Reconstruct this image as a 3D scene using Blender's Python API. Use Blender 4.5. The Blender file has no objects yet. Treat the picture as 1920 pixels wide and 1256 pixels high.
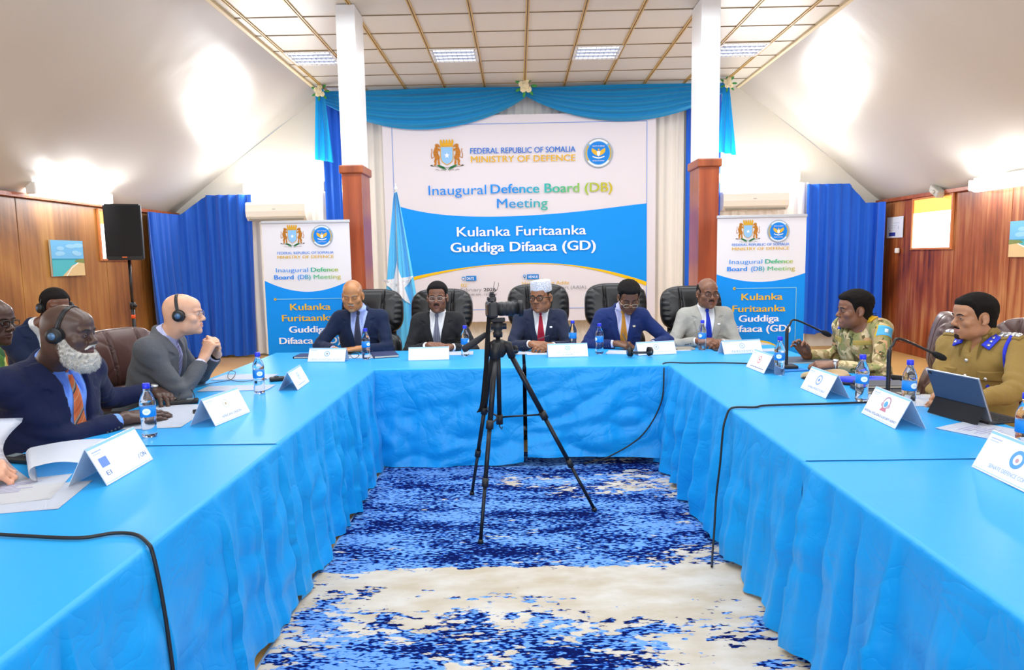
import bpy, bmesh, math, random
import numpy as np
from mathutils import Vector, Matrix, Euler
random.seed(7)
SC = bpy.context.scene
COL = SC.collection
PI = math.pi
# ------------------------------------------------------------------ camera
EYE = 1.5                      # camera height above the floor (m); x right, y into the room, z up
F_PX, PITCH, YAW, ROLL = 1313.0, -0.1105, 0.0100, -0.0173
def _basis():
    cp, sp = math.cos(PITCH), math.sin(PITCH); cy, sy = math.cos(YAW), math.sin(YAW); cr, sr = math.cos(ROLL), math.sin(ROLL)
    f = Vector((-sy*cp, cy*cp, sp)); r = Vector((cy, sy, 0)); u = r.cross(f)
    return cr*r + sr*u, -sr*r + cr*u, f
RGT, UP, FWD = _basis()
cd = bpy.data.cameras.new('camera'); cam = bpy.data.objects.new('camera', cd); COL.objects.link(cam)
cd.sensor_width = 36.0; cd.lens = F_PX/1920*36.0; cd.clip_start = 0.05; cd.clip_end = 100
cam.matrix_world = Matrix(((RGT.x, UP.x, -FWD.x, 0), (RGT.y, UP.y, -FWD.y, 0), (RGT.z, UP.z, -FWD.z, EYE), (0, 0, 0, 1)))
SC.camera = cam
# ------------------------------------------------------------------ exposure, ambient fill through the rear, which is left unbuilt
SC.view_settings.view_transform = 'Standard'; SC.view_settings.look = 'None'
SC.view_settings.gamma = 1.0; SC.view_settings.use_curve_mapping = False
SC.view_settings.exposure = 0.40
w = bpy.data.worlds.new('world'); SC.world = w; w.use_nodes = True
w.node_tree.nodes['Background'].inputs[0].default_value = (0.93, 0.96, 1.0, 1)
w.node_tree.nodes['Background'].inputs[1].default_value = 0.45
def area(name, loc, rot, sx, sy, watts, color=(1, 1, 1), spread=PI):
    l = bpy.data.lights.new(name, 'AREA'); l.shape = 'RECTANGLE'; l.size = sx; l.size_y = sy; l.energy = watts; l.color = color; l.spread = spread
    o = bpy.data.objects.new(name, l); COL.objects.link(o); o.location = loc; o.rotation_euler = rot
    return o
# added daylight fill behind the camera and beside both walls; no windows built there
area('rear_fill_light', (0.2, -2.6, 2.3), (math.radians(78), 0, 0), 8.0, 2.6, 200, (0.94, 0.97, 1.0))
area('side_fill_light_left', (-5.2, 2.5, 1.7), (0, math.radians(-90), 0), 1.0, 4.5, 25, (0.96, 0.98, 1.0))
area('side_fill_light_right', (5.5, 2.5, 1.7), (0, math.radians(90), 0), 1.0, 4.5, 25, (1.0, 0.99, 0.97))
# added overhead fill: bare area lights in rows below the ceiling
for _y, _w in ((1.2, 62), (4.2, 94), (6.4, 108), (9.2, 56)):
    area('ceiling_fill_light', (0.2, _y, 3.98), (0, 0, 0), 6.0, 0.6, _w, (0.93, 0.97, 1.0))
# ------------------------------------------------------------------ helpers
def L(c):
    """sRGB hex or 0-255 tuple -> linear rgba"""
    if isinstance(c, str): c = [int(c[i:i+2], 16) for i in (1, 3, 5)]
    o = []
    for v in c[:3]:
        v = v/255.0; o.append(v/12.92 if v <= 0.04045 else ((v+0.055)/1.055)**2.4)
    return (*o, 1.0)
def on_y(px, py, Y):                       # point of the plane y = Y seen at photo pixel (px, py)
    v = RGT*((px-960)/F_PX) + UP*((628-py)/F_PX) + FWD; return Vector((0, 0, EYE)) + v*(Y/v.y)
def on_z(px, py, Z):
    v = RGT*((px-960)/F_PX) + UP*((628-py)/F_PX) + FWD; return Vector((0, 0, EYE)) + v*((Z-EYE)/v.z)
def on_x(px, py, X):
    v = RGT*((px-960)/F_PX) + UP*((628-py)/F_PX) + FWD; return Vector((0, 0, EYE)) + v*(X/v.x)
def vnoise(x, y, z=0.0, seed=0):
    x, y, z = np.broadcast_arrays(np.asarray(x, float), np.asarray(y, float), np.asarray(z, float))
    xi, yi, zi = np.floor(x).astype(np.int64), np.floor(y).astype(np.int64), np.floor(z).astype(np.int64)
    xf, yf, zf = x-xi, y-yi, z-zi
    s = lambda t: t*t*(3-2*t)
    u, v, w_ = s(xf), s(yf), s(zf)
    def h(a, b, c):
        n = (a*374761393 + b*668265263 + c*2147483647 + seed*144665) & 0xffffffff
        n = ((n ^ (n >> 13))*1274126177) & 0xffffffff
        n = ((n ^ (n >> 16))*2246822519) & 0xffffffff
        return ((n ^ (n >> 15)) & 0xffff)/32767.5 - 1
    r = 0
    for dx in (0, 1):
        for dy in (0, 1):
            for dz in (0, 1):
                r = r + h(xi+dx, yi+dy, zi+dz)*(u if dx else 1-u)*(v if dy else 1-v)*(w_ if dz else 1-w_)
    return r
# ---- materials
MATS = {}
def mat(name, col=(0.8, 0.8, 0.8, 1), rough=0.5, metal=0.0, spec=0.5, bump=None, var=None, emit=None, trans=0.0, ior=1.45, sheen=0.0, coat=0.0, alpha=1.0, sss=0.0):
    if name in MATS: return MATS[name]
    m = bpy.data.materials.new(name); m.use_nodes = True; nt = m.node_tree; b = nt.nodes['Principled BSDF']
    if isinstance(col, str): col = L(col)
    b.inputs['Base Color'].default_value = col; b.inputs['Roughness'].default_value = rough
    b.inputs['Metallic'].default_value = metal; b.inputs['Specular IOR Level'].default_value = spec
    b.inputs['IOR'].default_value = ior; b.inputs['Transmission Weight'].default_value = trans
    b.inputs['Sheen Weight'].default_value = sheen; b.inputs['Coat Weight'].default_value = coat; b.inputs['Alpha'].default_value = alpha
    if sss: b.inputs['Subsurface Weight'].default_value = sss; b.inputs['Subsurface Radius'].default_value = (0.02, 0.008, 0.004)
    if emit: b.inputs['Emission Color'].default_value = emit[0]; b.inputs['Emission Strength'].default_value = emit[1]
    tc = None
    if bump or var:
        tc = nt.nodes.new('ShaderNodeTexCoord')
    if var:                                   # (scale, second colour[, stretch, lo, hi])
        mp = nt.nodes.new('ShaderNodeMapping'); nt.links.new(tc.outputs['Object'], mp.inputs[0])
        if len(var) > 2: mp.inputs['Scale'].default_value = var[2]
        n = nt.nodes.new('ShaderNodeTexNoise'); n.inputs['Scale'].default_value = var[0]; n.inputs['Detail'].default_value = 5
        nt.links.new(mp.outputs[0], n.inputs[0])
        r = nt.nodes.new('ShaderNodeValToRGB'); lo, hi = (var[3], var[4]) if len(var) > 3 else (0.35, 0.65)
        r.color_ramp.elements[0].position = lo; r.color_ramp.elements[1].position = hi
        r.color_ramp.elements[0].color = col; r.color_ramp.elements[1].color = L(var[1]) if isinstance(var[1], str) else var[1]
        nt.links.new(n.outputs['Fac'], r.inputs[0]); nt.links.new(r.outputs[0], b.inputs['Base Color'])
    if bump:                                  # (scale, strength[, stretch, distance])
        mp = nt.nodes.new('ShaderNodeMapping'); nt.links.new(tc.outputs['Object'], mp.inputs[0])
        if len(bump) > 2: mp.inputs['Scale'].default_value = bump[2]
        n = nt.nodes.new('ShaderNodeTexNoise'); n.inputs['Scale'].default_value = bump[0]; n.inputs['Detail'].default_value = 4
        nt.links.new(mp.outputs[0], n.inputs[0])
        bp = nt.nodes.new('ShaderNodeBump'); bp.inputs['Strength'].default_value = bump[1]; bp.inputs['Distance'].default_value = bump[3] if len(bump) > 3 else 0.01
        nt.links.new(n.outputs['Fac'], bp.inputs['Height']); nt.links.new(bp.outputs[0], b.inputs['Normal'])
    MATS[name] = m; return m
def nodes_of(m): return m.node_tree.nodes, m.node_tree.links, m.node_tree.nodes['Principled BSDF']
# ---- objects
def tag(o, label=None, cat=None, group=None, kind=None):
    if label: o['label'] = label
    if cat: o['category'] = cat
    if group: o['group'] = group
    if kind: o['kind'] = kind
    return o
def thing(name, label, cat, loc=(0, 0, 0), rot=(0, 0, 0), group=None):
    o = bpy.data.objects.new(name, None); COL.objects.link(o); o.empty_display_size = 0.05
    o.location = loc; o.rotation_euler = rot if isinstance(rot, tuple) else (0, 0, rot)
    return tag(o, label, cat, group)
def link_mesh(name, me, mats=None, parent=None, smooth=False):
    if mats:
        for m in (mats if isinstance(mats, (list, tuple)) else [mats]): me.materials.append(m)
    if smooth: me.polygons.foreach_set('use_smooth', [True]*len(me.polygons))
    me.update()
    o = bpy.data.objects.new(name, me); COL.objects.link(o)
    if parent: o.parent = parent
    return o
def np_mesh(name, V, faces, mats=None, parent=None, smooth=True, mi=None):
    me = bpy.data.meshes.new(name); V = np.asarray(V, np.float32)
    F = np.asarray(faces, np.int32)
    n = F.shape[1]
    me.vertices.add(len(V)); me.vertices.foreach_set('co', V.ravel())
    me.loops.add(F.size); me.loops.foreach_set('vertex_index', F.ravel())
    me.polygons.add(len(F)); me.polygons.foreach_set('loop_start', np.arange(0, F.size, n, dtype=np.int32))
    me.polygons.foreach_set('loop_total', np.full(len(F), n, np.int32))
    if mats:
        for m in (mats if isinstance(mats, (list, tuple)) else [mats]): me.materials.append(m)
    if mi is not None: me.polygons.foreach_set('material_index', np.asarray(mi, np.int32))
    if smooth: me.polygons.foreach_set('use_smooth', np.ones(len(F), bool))
    me.update(calc_edges=True); me.validate()
    o = bpy.data.objects.new(name, me); COL.objects.link(o)
    if parent: o.parent = parent
    return o
def copy_tree(o, parent=None):
    c = o.copy(); COL.objects.link(c)
    if parent: c.parent = parent
    for ch in list(o.children): copy_tree(ch, c)
    return c
class MB:
    """collects shapes, builds ONE mesh object"""
    def __init__(s): s.bm = bmesh.new(); s.mi = 0
    def _new(s, faces):
        for f in faces: f.material_index = s.mi
    def box(s, c, d, rot=None, bev=0.0, seg=2):
        M = Matrix.Translation(c) @ (rot if rot else Matrix.Identity(4)) @ Matrix.Diagonal((*d, 1))
        r = bmesh.ops.create_cube(s.bm, size=1.0, matrix=M); vs = r['verts']
        fs = list({f for v in vs for f in v.link_faces}); s._new(fs)
        if bev:
            es = list({e for v in vs for e in v.link_edges})
            bmesh.ops.bevel(s.bm, geom=es, offset=bev, segments=seg, profile=0.5, affect='EDGES', clamp_overlap=True)
        return s
    def tube(s, pts, r, n=10, cap=True, closed=False):
        pts = [Vector(p) for p in pts]; N = len(pts)
        rs = r if isinstance(r, (list, tuple)) else [r]*N
        up = None; rings = []
        for i, p in enumerate(pts):
            a = pts[(i-1) % N] if (i > 0 or closed) else p; b = pts[(i+1) % N] if (i < N-1 or closed) else p
            t = (b-a); t = t.normalized() if t.length > 1e-9 else Vector((0, 0, 1))
            if up is None:
                up = Vector((0, 0, 1)) if abs(t.z) < 0.9 else Vector((1, 0, 0))
            u = t.cross(up); u = u.normalized() if u.length > 1e-6 else t.orthogonal().normalized()
            v = u.cross(t).normalized(); up = v
            rings.append([s.bm.verts.new(p + (u*math.cos(2*PI*k/n) + v*math.sin(2*PI*k/n))*rs[i]) for k in range(n)])
        fs = []
        for i in range(N if closed else N-1):
            A, B = rings[i], rings[(i+1) % N]
            for k in range(n):
                try: fs.append(s.bm.faces.new((A[k], A[(k+1) % n], B[(k+1) % n], B[k])))
                except ValueError: pass
        if cap and not closed:
            fs.append(s.bm.faces.new(rings[0][::-1])); fs.append(s.bm.faces.new(rings[-1]))
        for f in fs: f.smooth = True
        s._new(fs); return s
    def cyl(s, a, b, r, r2=None, n=20):
        return s.tube([a, b], [r, r if r2 is None else r2], n)
    def lathe(s, prof, n=24, M=None):
        M = M or Matrix.Identity(4); rings = []
        for (r, z) in prof:
            rings.append([s.bm.verts.new(M @ Vector((r*math.cos(2*PI*k/n), r*math.sin(2*PI*k/n), z))) for k in range(n)])
        fs = []
        for A, B in zip(rings, rings[1:]):
            for k in range(n): fs.append(s.bm.faces.new((A[k], A[(k+1) % n], B[(k+1) % n], B[k])))
        if prof[0][0] > 1e-5: fs.append(s.bm.faces.new(rings[0][::-1]))
        if prof[-1][0] > 1e-5: fs.append(s.bm.faces.new(rings[-1]))
        for f in fs: f.smooth = True
        s._new(fs); return s
    def ell(s, c, r, rot=None, n=16):
        M = Matrix.Translation(c) @ (rot if rot else Matrix.Identity(4)) @ Matrix.Diagonal((*(r if isinstance(r, (tuple, list)) else (r, r, r)), 1))
        q = bmesh.ops.create_uvsphere(s.bm, u_segments=n, v_segments=max(6, n//2), radius=1.0, matrix=M)
        fs = list({f for v in q['verts'] for f in v.link_faces})
        for f in fs: f.smooth = True
        s._new(fs); return s
    def prism(s, pts, depth, M=None):
        """polygon in local xy extruded +z by depth"""
        M = M or Matrix.Identity(4)
        a = [s.bm.verts.new(M @ Vector((x, y, 0))) for x, y in pts]; b = [s.bm.verts.new(M @ Vector((x, y, depth))) for x, y in pts]
        n = len(pts); fs = [s.bm.faces.new(a[::-1]), s.bm.faces.new(b)]
        for i in range(n): fs.append(s.bm.faces.new((a[i], a[(i+1) % n], b[(i+1) % n], b[i])))
        s._new(fs); return s
    def quad(s, a, b, c, d):
        f = s.bm.faces.new([s.bm.verts.new(Vector(p)) for p in (a, b, c, d)]); s._new([f]); return s
    def grid(s, P, flip=False):
        """P[i][j] points -> smooth surface"""
        V = [[s.bm.verts.new(Vector(p)) for p in row] for row in P]; fs = []
        for i in range(len(V)-1):
            for j in range(len(V[0])-1):
                q = (V[i][j], V[i+1][j], V[i+1][j+1], V[i][j+1]); fs.append(s.bm.faces.new(q[::-1] if flip else q))
        for f in fs: f.smooth = True
        s._new(fs); return s
    def xf(s, M): bmesh.ops.transform(s.bm, matrix=M, verts=s.bm.verts[:]); return s
    def build(s, name, mats=None, parent=None, smooth=None, normals=True):
        if normals: bmesh.ops.recalc_face_normals(s.bm, faces=s.bm.faces[:])
        me = bpy.data.meshes.new(name); s.bm.to_mesh(me); s.bm.free()
        return link_mesh(name, me, mats, parent, bool(smooth))
# ---- flat printed graphics: layered polygons and lettering in one mesh
XZ = Matrix(((1, 0, 0, 0), (0, 0, -1, 0), (0, 1, 0, 0), (0, 0, 0, 1)))      # (x, y, h) -> (x, -h, y): a print that faces -y
def text_mesh(body, bold=0.0):
    cu = bpy.data.curves.new('lettering', 'FONT'); cu.body = body; cu.size = 1.0; cu.offset = bold; cu.resolution_u = 3; cu.align_x = 'LEFT'
    o = bpy.data.objects.new('lettering', cu); COL.objects.link(o)
    dg = bpy.context.evaluated_depsgraph_get(); dg.update()
    me = bpy.data.meshes.new_from_object(o.evaluated_get(dg))
    V = [v.co.copy() for v in me.vertices]; Fc = [tuple(p.vertices) for p in me.polygons]
    bpy.data.objects.remove(o); bpy.data.curves.remove(cu); bpy.data.meshes.remove(me)
    return V, Fc
class Print:
    def __init__(s, step=0.0006): s.V = []; s.F = []; s.M = []; s.mats = []; s.h = 0.0; s.step = step
    def _m(s, m):
        if m not in s.mats: s.mats.append(m)
        return s.mats.index(m)
    def layer(s, n=1): s.h += s.step*n; return s
    def poly(s, pts, m):
        b = len(s.V); s.V += [(p[0], p[1], s.h) for p in pts]
        a = sum(pts[i][0]*pts[(i+1) % len(pts)][1]-pts[(i+1) % len(pts)][0]*pts[i][1] for i in range(len(pts)))
        idx = list(range(b, b+len(pts))); s.F.append(tuple(idx if a > 0 else idx[::-1])); s.M.append(s._m(m)); return s
    def rect(s, x0, y0, x1, y1, m): return s.poly([(x0, y0), (x1, y0), (x1, y1), (x0, y1)], m)
    def disc(s, cx, cy, r, m, n=40, ry=None): return s.poly([(cx+r*math.cos(2*PI*i/n), cy+(ry or r)*math.sin(2*PI*i/n)) for i in range(n)], m)
    def ring(s, cx, cy, r0, r1, m, a0=0, a1=2*PI, n=40):
        for i in range(n):
            p, q = a0+(a1-a0)*i/n, a0+(a1-a0)*(i+1)/n
            s.poly([(cx+r0*math.cos(p), cy+r0*math.sin(p)), (cx+r1*math.cos(p), cy+r1*math.sin(p)), (cx+r1*math.cos(q), cy+r1*math.sin(q)), (cx+r0*math.cos(q), cy+r0*math.sin(q))], m)
        return s
    def line(s, pts, wd, m):
        for a, b in zip(pts, pts[1:]):
            d = Vector((b[0]-a[0], b[1]-a[1])); n = Vector((-d.y, d.x)).normalized()*wd/2 if d.length > 0 else Vector((0, 0))
            s.poly([(a[0]+n.x, a[1]+n.y), (b[0]+n.x, b[1]+n.y), (b[0]-n.x, b[1]-n.y), (a[0]-n.x, a[1]-n.y)], m)
        return s
    def band(s, lo, hi, m):
        for i in range(len(lo)-1): s.poly([lo[i], lo[i+1], hi[i+1], hi[i]], m)
        return s
    def star(s, cx, cy, r, m, ri=0.4, rot=0.0):
        return s.poly([(cx+(r if i % 2 == 0 else r*ri)*math.sin(rot+PI*i/5), cy+(r if i % 2 == 0 else r*ri)*math.cos(rot+PI*i/5)) for i in range(10)], m)
    def text(s, body, x0, x1, y, hcap, m, bold=0.0, skew=0.0):
        """fit lettering between x0 and x1, baseline y, capital height hcap; skew raises the right end"""
        V, Fc = text_mesh(body, 0.0)
        if not V: return s
        mnx = min(v.x for v in V); mxx = max(v.x for v in V); e = bold*0.55
        cap = 0.72; kx = (x1-x0)/(mxx-mnx+2*e); ky = hcap/cap; mi = s._m(m)
        for kk, dx in enumerate((-e, 0, e) if e > 0.004 else (0,)):
            b = len(s.V)
            for v in V:
                X = x0+(v.x-mnx+e+dx)*kx; s.V.append((X, y+v.y*ky+skew*(X-x0), s.h+kk*0.00004))
            for f in Fc: s.F.append(tuple(b+i for i in f)); s.M.append(mi)
        return s
    def build(s, name, parent=None, M=XZ, thick=0.0):
        me = bpy.data.meshes.new(name)
        me.from_pydata([tuple(M @ Vector(v)) for v in s.V], [], s.F)
        for m in s.mats: me.materials.append(m)
        me.polygons.foreach_set('material_index', s.M); me.update()
        o = bpy.data.objects.new(name, me); COL.objects.link(o)
        if parent: o.parent = parent
        return o
def ink(hexcol, rough=0.5): return mat('ink_'+hexcol[1:], hexcol, rough, spec=0.2)
# ------------------------------------------------------------------ the room
XL, XR, YB, YF = -5.40, 5.68, 11.20, -3.2
ZW, ZC, CL, CR = 2.28, 4.06, -2.98, 3.44
# -- materials of the shell
def floor_mat():
    m = mat('floor_vinyl', '#c79a58', 0.42, bump=(6, 0.05)); N, K, b = nodes_of(m)
    tc = N.new('ShaderNodeTexCoord'); n = N.new('ShaderNodeTexNoise'); n.inputs['Scale'].default_value = 1.3; n.inputs['Detail'].default_value = 6
    r = N.new('ShaderNodeValToRGB'); r.color_ramp.elements[0].color = L('#c29455'); r.color_ramp.elements[1].color = L('#d2a868')
    K.new(tc.outputs['Object'], n.inputs[0]); K.new(n.outputs['Fac'], r.inputs[0]); K.new(r.outputs[0], b.inputs['Base Color'])
    return m
def wood_mat(name, dark, mid, light, rough=0.32, off=0.0, gw=0.45):
    m = mat(name, mid, rough, spec=0.5); N, K, b = nodes_of(m)
    tc = N.new('ShaderNodeTexCoord')
    def layer(scale, sc, det=6, dist=0.0):
        mp = N.new('ShaderNodeMapping'); mp.inputs['Scale'].default_value = sc; mp.inputs['Location'].default_value = (off, off*1.7, off*0.3)
        n = N.new('ShaderNodeTexNoise'); n.inputs['Scale'].default_value = scale; n.inputs['Detail'].default_value = det; n.inputs['Distortion'].default_value = dist
        K.new(tc.outputs['Object'], mp.inputs[0]); K.new(mp.outputs[0], n.inputs[0]); return n
    g = layer(14, (1, 1, 0.06), 8, 0.2); big = layer(1.3, (1, 1, 0.45), 6, 0.6); fine = layer(60, (1, 1, 0.03), 3)
    r = N.new('ShaderNodeValToRGB'); e = r.color_ramp.elements
    e[0].position = 0.38; e[0].color = L(dark); e[1].position = 0.62; e[1].color = L(light); k = e.new(0.5); k.color = L(mid)
    ma = N.new('ShaderNodeMath'); ma.operation = 'MULTIPLY_ADD'; ma.inputs[1].default_value = gw
    K.new(g.outputs['Fac'], ma.inputs[0])
    m2 = N.new('ShaderNodeMath'); m2.operation = 'MULTIPLY_ADD'; m2.inputs[1].default_value = 0.9-gw
    m3 = N.new('ShaderNodeMath'); m3.operation = 'MULTIPLY'; m3.inputs[1].default_value = 0.10
    K.new(fine.outputs['Fac'], m3.inputs[0]); K.new(m3.outputs[0], m2.inputs[2]); K.new(big.outputs['Fac'], m2.inputs[0]); K.new(m2.outputs[0], ma.inputs[2])
    K.new(ma.outputs[0], r.inputs[0]); K.new(r.outputs[0], b.inputs['Base Color'])
    return m
M_FLOOR = floor_mat()
M_WOODL = wood_mat('wood_panel_tan', '#6b4219', '#97632e', '#b38242', gw=0.30)
M_WOODR = wood_mat('wood_panel_red', '#5c2a12', '#944a22', '#b98150', off=3.1, gw=0.40)
M_TRIMW = wood_mat('wood_trim', '#7d3a1c', '#9a4c26', '#a85a30', 0.35, 1.2)
M_PILW = wood_mat('wood_pillar_cladding', '#7c3418', '#984420', '#a9542c', 0.28, 5.0)
M_PLAST = mat('painted_ceiling_gloss', '#c4c0b8', 0.28, spec=0.5, bump=(1.6, 0.22, (1, 1.4, 1), 0.03))
M_GABLE = mat('painted_gable', '#dedbd0', 0.6, bump=(3, 0.05))
M_WHITE = mat('white_paint', '#eceef0', 0.45)
M_WPLASTIC = mat('white_plastic', '#eeeeea', 0.35)
def tile_mat():
    m = mat('ceiling_tile', '#d8d4c8', 0.38, spec=0.4); N, K, b = nodes_of(m)
    tc = N.new('ShaderNodeTexCoord'); mp = N.new('ShaderNodeMapping'); mp.inputs['Rotation'].default_value = (0, 0, PI/4)
    ck = N.new('ShaderNodeTexChecker'); ck.inputs['Scale'].default_value = 22
    bp = N.new('ShaderNodeBump'); bp.inputs['Strength'].default_value = 0.22; bp.inputs['Distance'].default_value = 0.004
    K.new(tc.outputs['Object'], mp.inputs[0]); K.new(mp.outputs[0], ck.inputs[0]); K.new(ck.outputs['Fac'], bp.inputs['Height']); K.new(bp.outputs[0], b.inputs['Normal'])
    return m
M_TILE = tile_mat()
# -- floor, walls
tag(MB().box(((XL+XR)/2, (YB+YF)/2, -0.05), (XR-XL+0.4, YB-YF+0.4, 0.1)).build('floor', M_FLOOR), kind='structure')
def panel_wall(name, X, s, m, seams):
    b = MB(); ys = [YF] + seams + [YB]
    b.box((X+s*0.06, (YB+YF)/2, ZW/2), (0.10, YB-YF, ZW))
    for a, c in zip(ys, ys[1:]):
        b.box((X+s*0.004, (a+c)/2, ZW/2), (0.016, c-a-0.008, ZW-0.004), bev=0.003, seg=1)
    tag(b.build(name, m), kind='structure')
panel_wall('wall_left', XL-0.012, -1, M_WOODL, [0.4, 2.0, 3.6, 5.2, 6.4, 7.62, 9.22])
panel_wall('wall_right', XR+0.012, 1, M_WOODR, [0.6, 2.2, 3.8, 5.4, 7.0, 8.2, 9.24, 10.24])
for nm, X, s in (('left', XL, 1), ('right', XR, -1)):
    tag(MB().box((X+s*0.02, (YB+YF)/2, 0.075), (0.03, YB-YF, 0.15), bev=0.004).build('baseboard_'+nm, M_TRIMW), kind='structure')
    tag(MB().box((X+s*0.025, (YB+YF)/2, ZW-0.02), (0.05, YB-YF, 0.05), bev=0.004).build('trim_1' if s > 0 else 'trim_2', M_TRIMW), kind='structure')
b = MB()
pts = [(XL-0.1, 0), (XR+0.1, 0), (XR+0.1, ZW), (CR, ZC+0.02), (CL, ZC+0.02), (XL-0.1, ZW)]
b.prism(pts, 0.1, Matrix.Translation((0, YB+0.1, 0)) @ Matrix(((1, 0, 0, 0), (0, 0, -1, 0), (0, 1, 0, 0), (0, 0, 0, 1))))
tag(b.build('wall_back', M_GABLE), kind='structure')
# -- sloping plastered ceilings, slightly uneven, and the flat tiled strip between them
def slope(xa, za, xb, zb, up):
    P = []; n1, n2 = 26, 90
    for i in range(n1+1):
        t = i/n1; row = []
        for j in range(n2+1):
            y = YF+(YB-YF)*j/n2; bow = 0.05*math.sin(PI*t)
            row.append((xa+(xb-xa)*t, y, za+(zb-za)*t+bow))
        P.append(row)
    return P
P = slope(XL-0.02, ZW, CL, ZC, 1); A = np.array(P)
for arr in (A,):
    arr[1:-1, :, 2] += 0.012*vnoise(arr[1:-1, :, 1]*0.9, arr[1:-1, :, 0]*1.3, 0, 3)
tag(MB().grid(A.tolist()).build('ceiling_left', M_PLAST, normals=False), kind='structure')
A = np.array(slope(XR+0.02, ZW, CR, ZC, 1)); A[1:-1, :, 2] += 0.012*vnoise(A[1:-1, :, 1]*0.9, A[1:-1, :, 0]*1.3, 0, 5)
tag(MB().grid(A.tolist()).build('ceiling_right', M_PLAST, normals=False), kind='structure')
GX0, GY0, GT = 0.144, 7.712, 0.6
tag(MB().box(((CL+CR)/2, (YB+YF)/2, ZC+0.03), (CR-CL+0.04, YB-YF, 0.05)).build('ceiling', M_TILE), kind='structure')
b = MB(); m_gold = mat('ceiling_bar_gold', '#c9a75c', 0.4); m_dark = mat('ceiling_bar_dark', '#7c6a48', 0.5)
k = -20
while GY0+k*GT < YB:
    if GY0+k*GT > YF: b.mi = 1; b.box(((CL+CR)/2, GY0+k*GT, ZC+0.002), (CR-CL, 0.012, 0.008))
    k += 1
for k in range(-5, 6):
    x = GX0+k*GT
    if CL < x < CR:
        for dx in (-0.013, 0.013): b.mi = 0; b.box((x+dx, (YB+YF)/2, ZC), (0.014, YB-YF, 0.014))
        b.mi = 1; b.box((x, (YB+YF)/2, ZC+0.004), (0.014, YB-YF, 0.006))
tag(b.build('trim_3', [m_gold, m_dark]), kind='structure')
b = MB()
for x in (CL, CR): b.box((x, (YB+YF)/2, ZC-0.008), (0.05, YB-YF, 0.03), bev=0.006)
tag(b.build('trim_4', mat('cream_trim', '#e2d3ac', 0.5)), kind='structure')
# -- fluorescent fittings recessed in the tiled strip
M_LOUV = mat('louvre_aluminium', '#c9d2e6', 0.3, 0.3)  # blue tint in the colour stands for daylight on the louvres
M_TUBE = mat('ceiling_tube', '#ffffff', 0.4, emit=((0.80, 0.88, 1.0, 1), 1.1))  # fittings are off; this dim glow stands in for reflected daylight
def troffer(ix, y0, label):
    x0 = GX0+ix*GT; t = thing('ceiling_light', label, 'ceiling light', (x0+GT/2, y0+GT/2, ZC-0.004), group=None)
    b = MB(); h = GT/2-0.02
    for q in ((0, -h, 0.04, 1), (0, h, 0.04, 1)): b.box((0, q[1], 0), (2*h+0.03, 0.03, 0.02))
    for q in (-h, h): b.box((q, 0, 0), (0.03, 2*h, 0.02))
    b.build('frame', M_WPLASTIC, t)
    b = MB(); b.box((0, 0, 0.012), (2*h, 2*h, 0.004)); b.build('reflector', mat('reflector', '#7f9fe0', 0.35, 0.3), t)  # blue of reflected daylight is put into the reflector colour
    for k in range(4):
        b = MB(); yy = -h+h*2*(k+0.5)/4; b.cyl((-h+0.03, yy, 0.0), (h-0.03, yy, 0.0), 0.013, n=8); b.build('tube', M_TUBE, t)
    b = MB()
    for k in range(1, 4): b.box((0, -h+2*h*k/4, -0.004), (2*h, 0.012, 0.022))
    for k in range(1, 9): b.box((-h+2*h*k/9, 0, -0.004), (0.005, 2*h, 0.022))
    b.build('louvre', M_LOUV, t)
    return t
yt = GY0+2*GT
for ix, lb in ((-5, 'leftmost louvred ceiling light, half hidden behind the left pillar'), (-2, 'louvred ceiling light left of the middle above the swag'),
               (1, 'louvred ceiling light right of the middle, reflecting bluish'), (4, 'rightmost louvred ceiling light, partly behind the right pillar')):
    tag(troffer(ix, yt, lb), group='louvred ceiling lights in the tiled strip')
# -- pillars: white above, red wood cladding below
def pillar(x0, x1, label):
    t = thing('pillar', None, None, ((x0+x1)/2, 7.55, 0)); t['kind'] = 'structure'
    y0, y1 = 7.36, 7.75; w_ = x1-x0
    MB().box((0, 0.005, (2.47+ZC)/2), (w_, y1-y0, ZC-2.47), bev=0.006).build('shaft', M_WHITE, t)
    b = MB(); b.box((0, 0.005, 1.2), (w_+0.012, y1-y0+0.012, 2.40), bev=0.006); b.build('cladding', M_PILW, t)
    MB().box((0, 0.005, 2.43), (w_+0.055, y1-y0+0.055, 0.085), bev=0.012).build('cap_moulding', M_TRIMW, t)
pillar(-1.80, -1.605, ''); pillar(1.885, 2.08, '')
# -- side windows with bright blinds
m_blind = mat('backlit_blind', '#ffffff', 0.6, emit=((1, 0.99, 0.97, 1), 2.6))
m_amber = mat('amber_blind_top', '#f0a94a', 0.6, emit=((1.0, 0.55, 0.12, 1), 0.75))
def window(name, X, s, y0, y1, z0, zt, z1):
    t = thing(name, None, None, (X, (y0+y1)/2, (z0+z1)/2)); t['kind'] = 'structure'
    w_, h = y1-y0, z1-z0; b = MB()
    for q in (-w_/2, w_/2): b.box((s*0.012, q, 0), (0.03, 0.03, h+0.03), bev=0.003)
    b.box((s*0.012, 0, -h/2), (0.03, w_, 0.025), bev=0.003); b.box((s*0.012, 0, h/2), (0.03, w_, 0.025), bev=0.003)
    b.build('window_frame', mat('window_frame_wood', '#c77a45', 0.4), t)
    zc = zt-(z0+z1)/2
    MB().box((s*0.006, 0, (-h/2+zc)/2), (0.008, w_-0.02, zc+h/2)).build('window_blind', m_blind, t)
    MB().box((s*0.006, 0, (h/2+zc)/2), (0.008, w_-0.02, h/2-zc)).build('blind_top', m_amber, t)
window('window_1', XR, -1, 9.28, 10.2, 1.52, 2.02, 2.22)
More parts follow.
